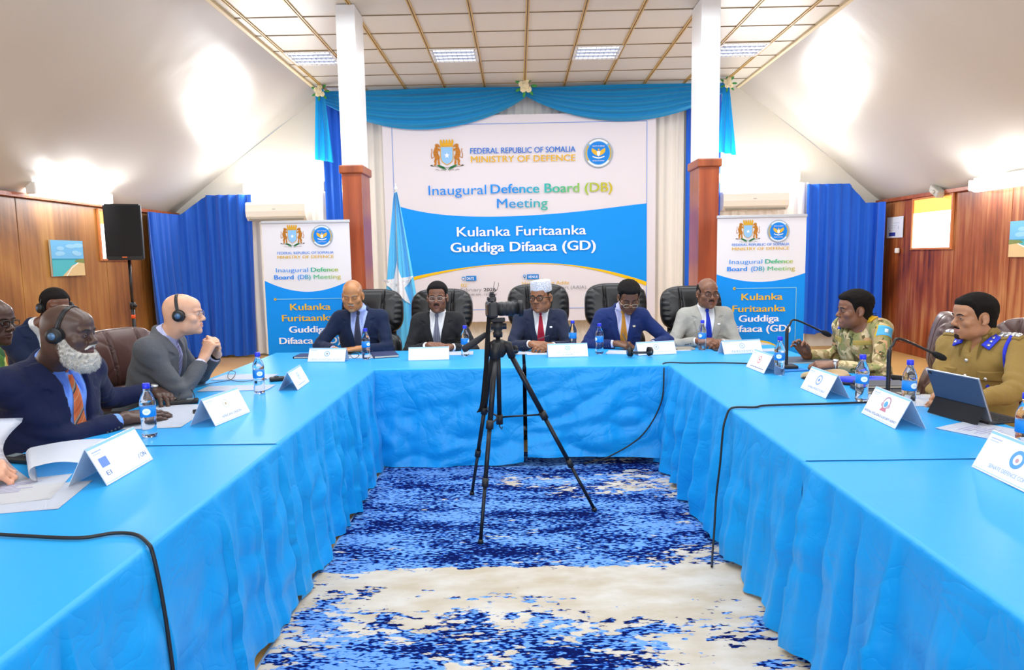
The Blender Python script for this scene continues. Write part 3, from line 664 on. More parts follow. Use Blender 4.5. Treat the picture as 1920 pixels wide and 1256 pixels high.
# ------------------------------------------------------------------ roll-up banners
def rollup(label, x0, x1, Y, lean, left):
    W = x1-x0; Ht = 1.885 if left else 1.86
    t = thing('rollup_banner', label, 'banner', ((x0+x1)/2, Y, 0), group=None)
    h = W/2
    MB().box((0, 0.0, 0.035), (W+0.02, 0.16, 0.06), bev=0.015).build('base_cassette', mat('aluminium', '#b9bcc2', 0.35, 0.9), t)
    for s in (-1, 1): MB().box((s*W*0.33, 0, 0.004), (0.05, 0.30, 0.008), bev=0.003).build('foot', MATS['aluminium'], t)
    MB().cyl((0, 0.05, 0.05), (0, 0.02, Ht-0.02), 0.010, n=8).build('support_pole', MATS['aluminium'], t)
    MB().box((0, 0.0, Ht-0.012), (W+0.01, 0.022, 0.028), bev=0.005).build('top_rail', mat('rail_grey', '#c4c8cf', 0.4, 0.6), t)
    MB().box((0, 0.0, (Ht+0.06)/2-0.01), (W, 0.002, Ht-0.09)).build('sheet', mat('banner_sheet', OFFW, 0.45, spec=0.3), t)
    p = Print(0.0006)
    pc = 575 if left else 1425
    Z = lambda py: on_y(pc, py, Y).z
    rows = (476, 484, 509.5, 523, 560, 581, 601.5, 623, 644, 525, 547, 662) if left else (460.5, 468.5, 494, 507.5, 540, 562, 584, 602.5, 621.5, 513, 528.5, 638)
    zF, zM, zI, zB, zL, zK, zU, zG, zD, ze, zd, za = [Z(v) for v in rows]
    xs = np.linspace(-h, h, 40)
    dip = [(x, zd+(ze-zd)*abs(x/h)**1.9) for x in xs]
    p.band([(x, 0.075) for x in xs], dip, ink(BLUE)); p.layer()
    arc = lambda x, o: max(0.08, za-o-0.34*(x/h)**2)
    p.band([(x, 0.075) for x in xs], [(x, arc(x, 0)) for x in xs], ink('#e6c648')); p.layer()
    p.band([(x, 0.075) for x in xs], [(x, max(0.078, arc(x, 0.018))) for x in xs], ink(OFFW)); p.layer()
    zc = Z(443 if left else 434)
    coat_of_arms(p, -0.155*W, zc+0.01, 0.185); ministry_seal(p, 0.185*W, zc, 0.125*W)
    p.text('FEDERAL REPUBLIC OF SOMALIA', -0.335*W, 0.31*W, zF, 0.024, ink('#2f7fdc'), 0.03)
    p.text('MINISTRY OF DEFENCE', -0.335*W, 0.31*W, zM, 0.028, ink('#dcae2e'), 0.03)
    ga = grad('fade_rollup_top', -0.38*W, 0.36*W, [(0.0, '#1f86ec'), (0.5, '#2f9cc8'), (0.62, '#2fae84'), (0.8, '#4fb878'), (1.0, '#b8bc3a')])
    p.text('Inaugural', -0.36*W, 0.01*W, zI, 0.042, ink('#2f8fe4'), 0.005); p.text('Defence', 0.04*W, 0.355*W, zI, 0.042, ga, 0.045)
    gb = grad('fade_rollup_low', -0.38*W, 0.38*W, [(0.0, '#1f86ec'), (0.42, '#1f8fe8'), (0.6, '#45b68c'), (0.8, '#6fbc6a'), (1.0, '#c8b62a')])
    p.text('Board', -0.385*W, -0.16*W, zB, 0.044, gb, 0.045); p.text('(DB)', -0.115*W, 0.035*W, zB, 0.044, gb, 0.03); p.text('Meeting', 0.07*W, 0.38*W, zB, 0.042, gb, 0.01)
    gl = ink('#8fd2d8'); xl = -0.385*W if left else -0.30*W
    p.disc(xl, zL, 0.014, ink('#d8b84a'), 14); p.line([(xl, zL), (0.40*W, zL), (0.40*W, zD-0.10)], 0.006, gl)
    gd, wh = ink('#e6b93a'), ink('#f2f6fb')
    p.text('Kulanka', -0.22*W, 0.25*W, zK, 0.066, gd, 0.04); p.text('Furitaanka', -0.32*W, 0.285*W, zU, 0.066, gd, 0.04)
    p.text('Guddiga', -0.245*W, 0.215*W, zG, 0.066, wh, 0.055); p.text('Difaaca (GD)', -0.365*W, 0.35*W, zD, 0.066, wh, 0.055)
    p.build('printed_design', t, Matrix.Translation((0, -0.0016, 0)) @ XZ)
    return t
rollup('left roll-up banner standing between the left blue curtain and the left pillar', -2.461, -1.615, 6.8, 0, True)
rollup('right roll-up banner standing between the right pillar and the right blue curtain', 1.917, 2.768, 6.8, 0, False)
# ------------------------------------------------------------------ flag on a pole between the left pillar and the backdrop
t = thing('flag_stand', 'light blue flag with a white star on a pole left of the backdrop', 'flag', (-1.36, 8.0, 0))
MB().lathe([(0.16, 0), (0.16, 0.015), (0.10, 0.03), (0.03, 0.05), (0.02, 0.08)], 28).build('base', mat('flag_base_chrome', '#c9c4b4', 0.2, 0.9), t)
MB().cyl((0, 0, 0.02), (0.0, 0, 2.27), 0.014, n=12).build('pole', mat('flag_pole', '#d8d4c6', 0.3, 0.4), t)
MB().lathe([(0.001, 2.35), (0.006, 2.34), (0.003, 2.325), (0.018, 2.30), (0.018, 2.28), (0.008, 2.26)], 14).build('finial', mat('finial_white', '#e6e6e6', 0.3), t)
nu, nv = 60, 70; A = np.zeros((nv+1, nu+1, 3)); u = np.linspace(0, 1, nu+1)
for j in range(nv+1):
    v = j/nv; wl = -0.015-0.20*v**0.85; wr = 0.02+0.29*v**0.9
    d = 0.045*(0.2+v)*np.sin(u*PI*4.2+1.2*v)+0.02*np.sin(u*PI*9+3*v)
    A[j, :, 0] = wl+(wr-wl)*u; A[j, :, 1] = -0.03-d; A[j, :, 2] = 2.235-v*1.95+0.02*u
idx = np.arange((nv+1)*(nu+1)).reshape(nv+1, nu+1)
F = np.stack([idx[:-1, :-1], idx[1:, :-1], idx[1:, 1:], idx[:-1, 1:]], -1).reshape(-1, 4)
np_mesh('flag_cloth', A.reshape(-1, 3), F, cloth_mat('flag_blue', '#5cc2f4', 0.5, 0.3, bump=(60, 0.05)), t)
# the white star sewn on the flag follows the folds of the cloth
def flag_pt(x, z):
    v = min(1, max(0, (2.235-z)/1.95)); wl = -0.015-0.20*v**0.85; wr = 0.02+0.29*v**0.9; uu = (x-wl)/(wr-wl)
    d = 0.045*(0.2+v)*math.sin(uu*PI*4.2+1.2*v)+0.02*math.sin(uu*PI*9+3*v); return Vector((x, -0.046-d, z))
b = MB(); cs = (0.0, 1.20); out = [(cs[0]+(0.225 if i % 2 == 0 else 0.088)*math.sin(PI*i/5-0.08)*0.86, cs[1]+(0.285 if i % 2 == 0 else 0.105)*math.cos(PI*i/5-0.08)) for i in range(10)]
for i in range(10):
    a, c = out[i], out[(i+1) % 10]; n = 10; g = []
    for r in range(n+1):
        s_ = r/n; row = []
        for q in range(n+1):
            w_ = q/n; x = cs[0]+(a[0]+(c[0]-a[0])*w_-cs[0])*s_; z = cs[1]+(a[1]+(c[1]-a[1])*w_-cs[1])*s_; row.append(flag_pt(x, z))
        g.append(row)
    for r in range(n):
        for q in range(n):
            pts = [g[r][q], g[r+1][q], g[r+1][q+1], g[r][q+1]]
            if r == 0: pts = [g[0][0], g[1][q], g[1][q+1]]
            f = b.bm.faces.new([b.bm.verts.new(p_) for p_ in pts]); f.smooth = True
b.build('star', cloth_mat('flag_white', '#e8eef4', 0.5, 0.3, bump=(60, 0.05)), t)
# ------------------------------------------------------------------ loudspeaker on a stand at the left wall
YS = 8.2; cs = (on_y(193, 385, YS)+on_y(270, 487, YS))/2
t = thing('loudspeaker', 'black loudspeaker on a tripod stand by the left wall', 'loudspeaker', cs+Vector((0.03, 0, 0)), math.radians(20))
M_BLK = mat('black_plastic', '#17181b', 0.5); M_BLK2 = mat('black_satin', '#1d1e22', 0.35)
b = MB(); b.prism([(-0.19, -0.19), (0.19, -0.19), (0.195, -0.10), (0.12, 0.14), (-0.12, 0.14), (-0.195, -0.10)], 0.635, Matrix.Translation((0, 0, -0.3175)))
bmesh.ops.bevel(b.bm, geom=b.bm.edges[:], offset=0.015, segments=2, affect='EDGES'); b.build('cabinet', M_BLK, t)
b = MB()
for i in range(9):
    a = -0.19+0.38*i/8
P = [[(x*0.178, -0.196-0.018*math.cos(x*PI/2), z) for x in np.linspace(-1, 1, 15)] for z in (-0.27, -0.1, 0.1, 0.298)]
b.grid(P); o = b.build('grille', mat('grille_mesh', '#26282c', 0.45, 0.6, bump=(500, 0.6)), t)
MB().box((0, -0.206, -0.285), (0.05, 0.006, 0.014)).build('badge', mat('badge_orange', '#d9691f', 0.4), t)
t = thing('speaker_stand', 'black tripod stand under the loudspeaker by the left wall', 'stand', (cs.x+0.04, YS, 0))
zb = cs.z-0.31
MB().cyl((0, 0, 0.12), (0, 0, 1.02), 0.021, n=14).build('lower_pole', M_BLK2, t)
MB().cyl((0, 0, 0.98), (0, 0, zb), 0.016, n=14).build('upper_pole', M_BLK2, t)
MB().cyl((0, 0, 0.97), (0, 0, 1.05), 0.03, n=14).build('height_collar', M_BLK, t); MB().ell((0.045, -0.02, 1.01), 0.02).build('knob', M_BLK, t)
MB().cyl((0, 0, 0.86), (0, 0, 0.905), 0.023, n=14).build('orange_band', mat('orange_tape', '#e0541e', 0.5), t)
MB().cyl((0, 0, 0.40), (0, 0, 0.47), 0.033, n=14).build('leg_hub', M_BLK, t)
for k in range(3):
    a = 2*PI*k/3+0.5; d = Vector((math.cos(a), math.sin(a), 0)); b = MB()
    b.tube([d*0.03+Vector((0, 0, 0.445)), d*0.50+Vector((0, 0, 0.018))], 0.0125, 8); lg = b.build('leg', M_BLK2, t)
    MB().ell(d*0.50+Vector((0, 0, 0.018)), 0.018, n=10).build('rubber_foot', M_BLK, lg)
    MB().tube([Vector((0, 0, 0.15)), d*0.24+Vector((0, 0, 0.26))], 0.008, 6).build('brace', M_BLK2, t)
# ------------------------------------------------------------------ rug
TT = 0.72                                   # height of the cloth-covered table tops
def rug_mat():
    m = mat('rug_pile', '#e6dccb', 1.0, spec=0.05, bump=(260, 0.35, (1, 1, 1), 0.004)); N, K, b = nodes_of(m)
    tc = N.new('ShaderNodeTexCoord'); sp = N.new('ShaderNodeSeparateXYZ'); K.new(tc.outputs['Object'], sp.inputs[0])
    def noise(scale, sc, det, rgh=0.6, loc=(0, 0, 0), dist=0.0):
        mp = N.new('ShaderNodeMapping'); mp.inputs['Scale'].default_value = sc; mp.inputs['Location'].default_value = loc
        n = N.new('ShaderNodeTexNoise'); n.inputs['Scale'].default_value = scale; n.inputs['Detail'].default_value = det; n.inputs['Roughness'].default_value = rgh; n.inputs['Distortion'].default_value = dist
        K.new(tc.outputs['Object'], mp.inputs[0]); K.new(mp.outputs[0], n.inputs[0]); return n.outputs['Fac']
    def math_(op, a, c):
        n = N.new('ShaderNodeMath'); n.operation = op
        for i, v in enumerate((a, c)):
            if isinstance(v, (int, float)): n.inputs[i].default_value = v
            else: K.new(v, n.inputs[i])
        return n.outputs[0]
    def ramp(f, stops, interp='LINEAR'):
        r = N.new('ShaderNodeValToRGB'); r.color_ramp.interpolation = interp; e = r.color_ramp.elements
        e[0].position, e[0].color = stops[0]; e[1].position, e[1].color = stops[-1]
        for pz, c in stops[1:-1]: k = e.new(pz); k.color = c
        K.new(f, r.inputs[0]); return r.outputs[0]
    g = lambda v: (v, v, v, 1)
    # how blue the rug is along its length: blue at the far end, then a cream field with blue blotches, blue again nearer
    mr = N.new('ShaderNodeMapRange'); mr.inputs['From Min'].default_value = 0.4; mr.inputs['From Max'].default_value = 5.2; K.new(sp.outputs[1], mr.inputs[0])
    t = lambda y: (y-0.4)/4.8
    bias = ramp(mr.outputs[0], [(0.0, g(0.62)), (t(2.30), g(0.56)), (t(2.52), g(0.48)), (t(2.75), g(0.43)), (t(2.98), g(0.40)), (t(3.18), g(0.30)), (t(3.26), g(0.56)), (t(3.55), g(0.66)), (t(4.3), g(0.63)), (t(4.62), g(0.58)), (1.0, g(0.66))])
    mx = N.new('ShaderNodeMapRange'); mx.inputs['From Min'].default_value = -0.5; mx.inputs['From Max'].default_value = 0.9; mx.inputs['To Min'].default_value = 0.05; mx.inputs['To Max'].default_value = -0.03; K.new(sp.outputs[0], mx.inputs[0])
    big = noise(1.5, (1.0, 1.5, 1), 3, 0.5, (2.3, 1.1, 0)); mid = noise(9, (0.75, 1.5, 1), 5, 0.65, (4.0, 0.3, 0), 0.3); fine = noise(30, (0.6, 1.5, 1), 2, 0.55)
    v = math_('ADD', math_('MULTIPLY', math_('SUBTRACT', big, 0.5), 0.75), math_('MULTIPLY', math_('SUBTRACT', mid, 0.5), 0.60))
    v = math_('ADD', v, math_('MULTIPLY', math_('SUBTRACT', fine, 0.5), 0.42)); v = math_('ADD', math_('ADD', v, bias), mx.outputs[0])
    mask = ramp(v, [(0.485, g(0)), (0.515, g(1))])
    streak = noise(16, (0.5, 2.4, 1), 5, 0.7, (1.0, 7, 0)); speck = noise(66, (0.55, 1.3, 1), 1.5, 0.5, (3, 3, 0)); pat = noise(3.0, (0.7, 2.0, 1), 3, 0.5, (8, 2, 0))
    w_ = math_('ADD', math_('MULTIPLY', speck, 0.62), math_('ADD', math_('MULTIPLY', streak, 0.3), math_('MULTIPLY', pat, 0.5)))
    blue = ramp(w_, [(0.668, L('#08154e')), (0.695, L('#133490')), (0.72, L('#2a66be')), (0.755, L('#6a9ad4'))])
    cream = ramp(noise(3.5, (1, 2, 1), 5), [(0.35, L('#cbc6bc')), (0.65, L('#b9ad98'))])
    mixn = N.new('ShaderNodeMixRGB'); K.new(mask, mixn.inputs[0]); K.new(cream, mixn.inputs[1]); K.new(blue, mixn.inputs[2]); K.new(mixn.outputs[0], b.inputs['Base Color'])
    return m
t = thing('rug', 'blue and cream distressed rug on the floor between the tables', 'rug', (0, 0, 0))
RX0, RX1, RY0, RY1 = -0.985, 1.085, 0.5, 5.25
MB().box(((RX0+RX1)/2, (RY0+RY1)/2, 0.006), (RX1-RX0, RY1-RY0, 0.012), bev=0.003).build('pile', rug_mat(), t)
b = MB()
for x in (RX0, RX1): b.box((x, (RY0+RY1)/2, 0.006), (0.012, RY1-RY0, 0.0135), bev=0.003)
b.build('binding', mat('rug_binding', '#6f8fb8', 0.8), t)
# ------------------------------------------------------------------ tablecloths with hanging skirts
def cloth_blue():
    m = mat('tablecloth_blue', '#0898e2', 0.40, spec=0.35, sheen=0.12); N, K, b = nodes_of(m); b.inputs['Sheen Tint'].default_value = (0.45, 0.9, 1.0, 1)
    tc = N.new('ShaderNodeTexCoord'); ge = N.new('ShaderNodeNewGeometry'); sp = N.new('ShaderNodeSeparateXYZ'); K.new(ge.outputs['True Normal'], sp.inputs[0])
    def mth(op, a, c=None):
        n = N.new('ShaderNodeMath'); n.operation = op
        for i, v in enumerate((a, c)):
            if v is None: continue
            if isinstance(v, (int, float)): n.inputs[i].default_value = v
            else: K.new(v, n.inputs[i])
        return n.outputs[0]
    hs_ = []
    for sc, st in ((3.2, (1, 1, 0.7)), (7.5, (1, 1, 1.2))):                     # sharp crossing creases of folded satin
        mp = N.new('ShaderNodeMapping'); mp.inputs['Scale'].default_value = st; mp.inputs['Rotation'].default_value = (0.6, 0.5, 0.4)
        n = N.new('ShaderNodeTexNoise'); n.inputs['Scale'].default_value = sc; n.inputs['Detail'].default_value = 2.0; n.inputs['Distortion'].default_value = 0.9
        K.new(tc.outputs['Object'], mp.inputs[0]); K.new(mp.outputs[0], n.inputs[0]); hs_.append(mth('POWER', mth('ABSOLUTE', mth('SUBTRACT', n.outputs['Fac'], 0.5)), 0.6))
    h = mth('ADD', hs_[0], mth('MULTIPLY', hs_[1], 0.4)); side = mth('SUBTRACT', 1.0, mth('ABSOLUTE', sp.outputs[2]))
    bp = N.new('ShaderNodeBump'); bp.inputs['Distance'].default_value = 0.035; K.new(mth('ADD', mth('MULTIPLY', side, 0.34), 0.02), bp.inputs['Strength']); K.new(h, bp.inputs['Height']); K.new(bp.outputs[0], b.inputs['Normal'])
    return m
M_CLOTH = cloth_blue()
def tablecloth(label, x0, x1, y0, y1, path, amp, per, hem, seed, zt=TT, wr=0.010, saw=0.042, group='blue tablecloths'):
    """flat top plus a pleated skirt hung along `path`, a list of edge points; the outward side is on the right of the path"""
    rng = np.random.default_rng(seed)
    nx, ny = int((x1-x0)/0.03), int((y1-y0)/0.03); xs = np.linspace(x0, x1, nx+1); ys = np.linspace(y0, y1, ny+1)
    X, Y = np.meshgrid(xs, ys, indexing='ij')
    Z = zt-0.0015+0.0014*np.minimum(0, vnoise(X*6, Y*6, 0, seed)+0.2)-0.001*np.maximum(0, vnoise(X*2.2+Y, Y*2.2-X, 0, seed+4))
    V = [np.stack([X, Y, Z], -1).reshape(-1, 3)]; idx = np.arange((nx+1)*(ny+1)).reshape(nx+1, ny+1)
    F = [np.stack([idx[:-1, :-1], idx[1:, :-1], idx[1:, 1:], idx[:-1, 1:]], -1).reshape(-1, 4)]; base = V[0].shape[0]
    # skirt
    P = [np.array(p) for p in path]; seg = [np.linalg.norm(b_-a_) for a_, b_ in zip(P, P[1:])]; cum = np.concatenate([[0], np.cumsum(seg)]); Ln = cum[-1]
    nu = int(Ln/0.011); uu = np.linspace(0, Ln, nu); PX = np.interp(uu, cum, [p[0] for p in P]); PY = np.interp(uu, cum, [p[1] for p in P])
    nxn = np.zeros(nu); nyn = np.zeros(nu)
    for i in range(len(P)-1):
        d = (P[i+1]-P[i])/seg[i]; s = (uu >= cum[i]-1e-9) & (uu <= cum[i+1]+1e-9); nxn[s] = d[1]; nyn[s] = -d[0]
    k = np.ones(9)/9; nxn = np.convolve(np.pad(nxn, 4, 'edge'), k, 'valid'); nyn = np.convolve(np.pad(nyn, 4, 'edge'), k, 'valid'); l = np.hypot(nxn, nyn); nxn /= l; nyn /= l
    hz = hem(uu/Ln) if callable(hem) else np.full(nu, hem)
    ts = np.concatenate([[0, 0.004, 0.012, 0.024], np.linspace(0.045, 1, 44)]); A = np.zeros((len(ts), nu, 3))
    u2 = uu + 0.10*vnoise(uu*1.3, 0, 0, seed+1)*per*4
    for i, tt in enumerate(ts):
        dn = tt*(zt-hz); r = 0.016; rd = np.minimum(dn, r); out0 = np.sqrt(np.maximum(0, r*r-(r-rd)**2))
        g = np.clip((tt-0.02)/0.5, 0, 1)**0.8
        a1 = np.sin(u2/per*2*PI+0.9*vnoise(uu*1.5, tt*1.2, 0, seed+2)); a2 = np.sin(u2/per*2*PI*2.13+1.7+1.2*tt)
        pl = amp*g*(0.75*np.sign(a1)*np.abs(a1)**0.8+0.35*a2+0.3)*(1+0.7*vnoise(uu*1.1, tt, 0, seed+3))
        ph_ = np.mod(u2/(per*0.83)+0.35*vnoise(uu*2.3, 0, 0, seed+8)+0.04*tt*vnoise(uu*1.7, tt*2, 0, seed+9), 1.0); pl = pl+saw*np.clip((tt-0.015)/0.25, 0, 1)*(1-ph_)**2.2*(0.6+0.5*vnoise(np.floor(u2/(per*0.83))*3.1, 0, 0, seed+10))
        cz = wr*g*(np.abs(vnoise(uu*3.2+tt*3.0, tt*3.2-uu*1.1, 0, seed+5))*2.0+vnoise(uu*9-tt*7, tt*4.5+uu*4, 0, seed+6)*0.45+vnoise(uu*4+tt*9, tt*5, 0, seed+7)*0.55)
        o = out0+pl+cz+0.045*tt*tt
        A[i, :, 0] = PX+nxn*o; A[i, :, 1] = PY+nyn*o; A[i, :, 2] = zt-0.0015-dn
    V.append(A.reshape(-1, 3)); idx = np.arange(len(ts)*nu).reshape(len(ts), nu)+base
    F.append(np.stack([idx[:-1, :-1], idx[:-1, 1:], idx[1:, 1:], idx[1:, :-1]], -1).reshape(-1, 4))
    o = np_mesh('tablecloth', np.concatenate(V), np.concatenate(F), M_CLOTH, None, True)
    return tag(o, label, 'tablecloth', group)
SX = 0.035
LX0, LX1, RXA, RXB = -2.09, -1.055, 1.075, 2.16
YBF, YBB = 4.965, 5.965
tablecloth('blue tablecloth over the left half of the back table, behind the camera tripod', LX0, SX-0.012, YBF, YBB, [(LX1-0.02, YBF), (SX-0.014, YBF)], 0.010, 0.42, lambda u: 0.012+0.035*np.abs(u-0.45)**1.2+0.02*np.maximum(0, u-0.8)*3, 31, wr=0.016, saw=0.006)
tablecloth('blue tablecloth over the right half of the back table, right of the middle seam', SX+0.012, RXB, YBF, YBB, [(SX+0.014, YBF), (RXA+0.02, YBF)], 0.008, 0.5, lambda u: 0.080-0.020*u, 33, wr=0.018, saw=0.004)
tablecloth('blue tablecloth over the left table section next to the back table', LX0, LX1, 2.93, YBF-0.004, [(LX0, 2.935), (LX1-0.004, 2.935), (LX1, 2.96), (LX1, YBF-0.01)][1:], 0.021, 0.29, lambda u: 0.02+0.025*np.sin(u*17)**2, 35, zt=TT+0.004)
tablecloth('blue tablecloth over the near left table section by the bottom left of the photo', LX0, LX1, 0.75, 2.97, [(LX1, 0.75), (LX1, 2.97)], 0.024, 0.33, lambda u: 0.02+0.03*np.sin(u*13+1)**2, 37)
tablecloth('blue tablecloth over the right table section next to the back table', RXA, RXB, 2.57, YBF-0.004, [(RXA, YBF-0.01), (RXA, 2.60), (RXA+0.004, 2.575)], 0.021, 0.27, lambda u: 0.02+0.025*np.sin(u*19)**2, 39, zt=TT+0.004)
tablecloth('blue tablecloth over the near right table section by the bottom right of the photo', RXA, RXB, 0.6, 2.61, [(RXA, 2.61), (RXA, 0.6)], 0.024, 0.31, lambda u: 0.02+0.03*np.sin(u*11)**2, 41)
TB = TT                                         # small things rest here; the two sections beside the back table lie 4 mm higher
def top_z(x, y): return TT+0.004 if (abs(x) > 1.05 and ((x < 0 and 2.93 < y < YBF) or (x > 0 and 2.57 < y < YBF))) else TT
# ------------------------------------------------------------------ bottles of water
M_PET = mat('bottle_plastic', '#f2f8ff', 0.06, trans=1.0, ior=1.33, spec=0.5); M_CAPB = mat('bottle_cap_blue', '#1a2fd0', 0.35)
M_WATER = mat('water', '#eaf6ff', 0.0, trans=1.0, ior=1.33)
def make_bottle(label, loc, rz):
    t = thing('water_bottle', label, 'bottle', loc, rz, 'small water bottles on the tables')
    prof = [(0.0, 0.004), (0.018, 0.0), (0.029, 0.003), (0.0325, 0.012), (0.031, 0.024), (0.0325, 0.034), (0.0305, 0.046), (0.0322, 0.056), (0.0305, 0.068), (0.0322, 0.078), (0.033, 0.084), (0.0325, 0.088), (0.0325, 0.132), (0.0335, 0.138), (0.0335, 0.146), (0.031, 0.160), (0.025, 0.176), (0.0175, 0.190), (0.0145, 0.197), (0.0145, 0.204), (0.0165, 0.206), (0.0145, 0.208), (0.0, 0.2085)]
    MB().lathe(prof, 28).build('bottle_body', M_PET, t)
    b = MB(); b.mi = 0; n = 28
    b.lathe([(0.0328, 0.0885), (0.0333, 0.089), (0.0333, 0.1315), (0.0328, 0.132)], 28); b.mi = 1
    for s in (0, 1):
        P = [[(0.0338*math.cos(a), 0.0338*math.sin(a), 0.112+k*0.0135*math.sqrt(max(0, 1-((a-(s*PI-PI/2))/0.52)**2))) for a in s*PI-PI/2+0.52*np.sin(np.linspace(-PI/2, PI/2, 15))] for k in (-1, 1)]
        b.grid(P)
        P = [[(0.0341*math.cos(a), 0.0341*math.sin(a), 0.1115+k*0.003) for a in np.linspace(s*PI-PI/2-0.22, s*PI-PI/2+0.22, 6)] for k in (-0.35, 0.35)]
        b.mi = 2; b.grid(P); b.mi = 1
    b.build('bottle_label', [mat('label_blue', '#1683d8', 0.4), mat('label_white', '#e6f0f8', 0.4), mat('label_wave', '#7fb8e6', 0.4)], t, normals=False)
    b = MB(); b.lathe([(0.0, 0.2285), (0.013, 0.2285), (0.0158, 0.2265), (0.016, 0.209), (0.0155, 0.206), (0.0, 0.2055)], 24); b.build('bottle_cap', M_CAPB, t)
    return t
BOT = [('water bottle beside the bearded man in the navy suit', 281, 820, 0.98), ('water bottle in front of the bald man with clasped hands', 487, 738, 0.98),
       ('water bottle on the back table at the leftmost black chair', 687, 673, 1), ('water bottle on the back table left of the camera tripod', 872.5, 667, 1),
       ('water bottle behind the name card marked CHAIR', 1071, 651, 1), ('water bottle left of the man writing in the blue suit', 1124, 663, 1),
       ('water bottle in front of the man in the light grey suit', 1316.5, 656, 1), ('water bottle beside the microphone of the soldier in camouflage', 1461, 703, 1),
       ('water bottle in front of the berets on the right table', 1615, 753, 1), ('water bottle left of the tablet computer', 1703, 768, 1), ('water bottle cut by the right photo edge', 1919, 858, 1)]
proto = None
for i, (lb, px_, py_, s_) in enumerate(BOT):
    q = on_z(px_, py_, TT)
    if i == 4: q = Vector((0.452, 5.86, TT))
    q.z = top_z(q.x, q.y)
    if proto is None: proto = make_bottle(lb, q, 0.3); bt = proto
    else: bt = copy_tree(proto); bt['label'] = lb; bt.location = q; bt.rotation_euler = (0, 0, 0.35*i+0.2)
    bt.scale = (1.0, 1.0, 1.07)
# ------------------------------------------------------------------ tent name cards
M_CARD = mat('card_white', '#eef1f6', 0.4, spec=0.4); M_ACR = mat('card_sleeve', '#dfeaf8', 0.15, trans=0.35, spec=0.5)
def name_card(label, a, c, w_, h, lean, lines, seal, back=None):
    """stands between table points a (left) and c (right) of its readable face"""
    a, c = Vector(a), Vector(c); d = (c-a); d.z = 0; d.normalize(); rz = math.atan2(d.y, d.x)
    m_ = (a+c)/2; m_.z = top_z(m_.x, m_.y)
    t = thing('name_card', label, 'name card', m_, rz, 'tent name cards on the tables')
    dep = h*math.sin(lean)*1.0; hz = h*math.cos(lean); th = 0.002
    b = MB(); hw = w_/2
    b.prism([(0, 0), (th, 0), (dep+th/2, hz-th), (2*dep, 0), (2*dep+th, 0), (dep+th, hz+0.001), (dep, hz+0.001)], w_, Matrix.Translation((-hw, 0, 0)) @ Matrix(((0, 0, 1, 0), (1, 0, 0, 0), (0, 1, 0, 0), (0, 0, 0, 1))))
    b.build('card_stand', M_ACR, t)
    p = Print(0.0004); p.rect(-hw+0.002, 0.002, hw-0.002, h-0.002, M_CARD); p.layer(); p.rect(-hw+0.002, h-0.010, hw-0.002, h-0.002, ink('#8fc4ea')); p.rect(-hw+0.004, 0.006, hw-0.004, 0.0085, ink('#9fcbe6')); p.layer()
    for fn in lines: fn(p, hw, h)
    if seal: seal(p, hw, h)
    M = Matrix.Translation((0, -0.0006, 0)) @ Matrix.Rotation(-lean, 4, 'X') @ XZ
    p.build('card_print', t, M)
    return t
def ln(body, y, hc, col, x0=-0.85, x1=0.85): return lambda p, hw, h: p.text(body, x0*hw, x1*hw, y*h, hc*h, ink(col), 0.01)
def corner(col='#9fb4dc'):
    def f(p, hw, h):
        p.rect(-0.9*hw, 0.83*h, -0.55*hw, 0.855*h, ink(col)); p.rect(-0.9*hw, 0.77*h, -0.62*hw, 0.79*h, ink('#b9c6e0'))
    return f
def bars(y, col, n=9):
    def f(p, hw, h):
        rg = random.Random(int(y*100)+n); x = -0.6*hw
        for i in range(n):
            w_ = hw*rg.uniform(0.05, 0.14); p.rect(x, y*h, x+w_, y*h+0.05*h, ink(col)); x += w_+0.03*hw
    return f
def sealf(col, inner='#e6edf6', y=0.58, r=0.20, core=None):
    def f(p, hw, h):
        p.ring(0, y*h, r*h*0.72, r*h, ink(col), n=24); p.layer(); p.disc(0, y*h, r*h*0.30, ink(core or col), 12)
    return f
E_ = lambda px_, py_: on_z(px_, py_, TT)
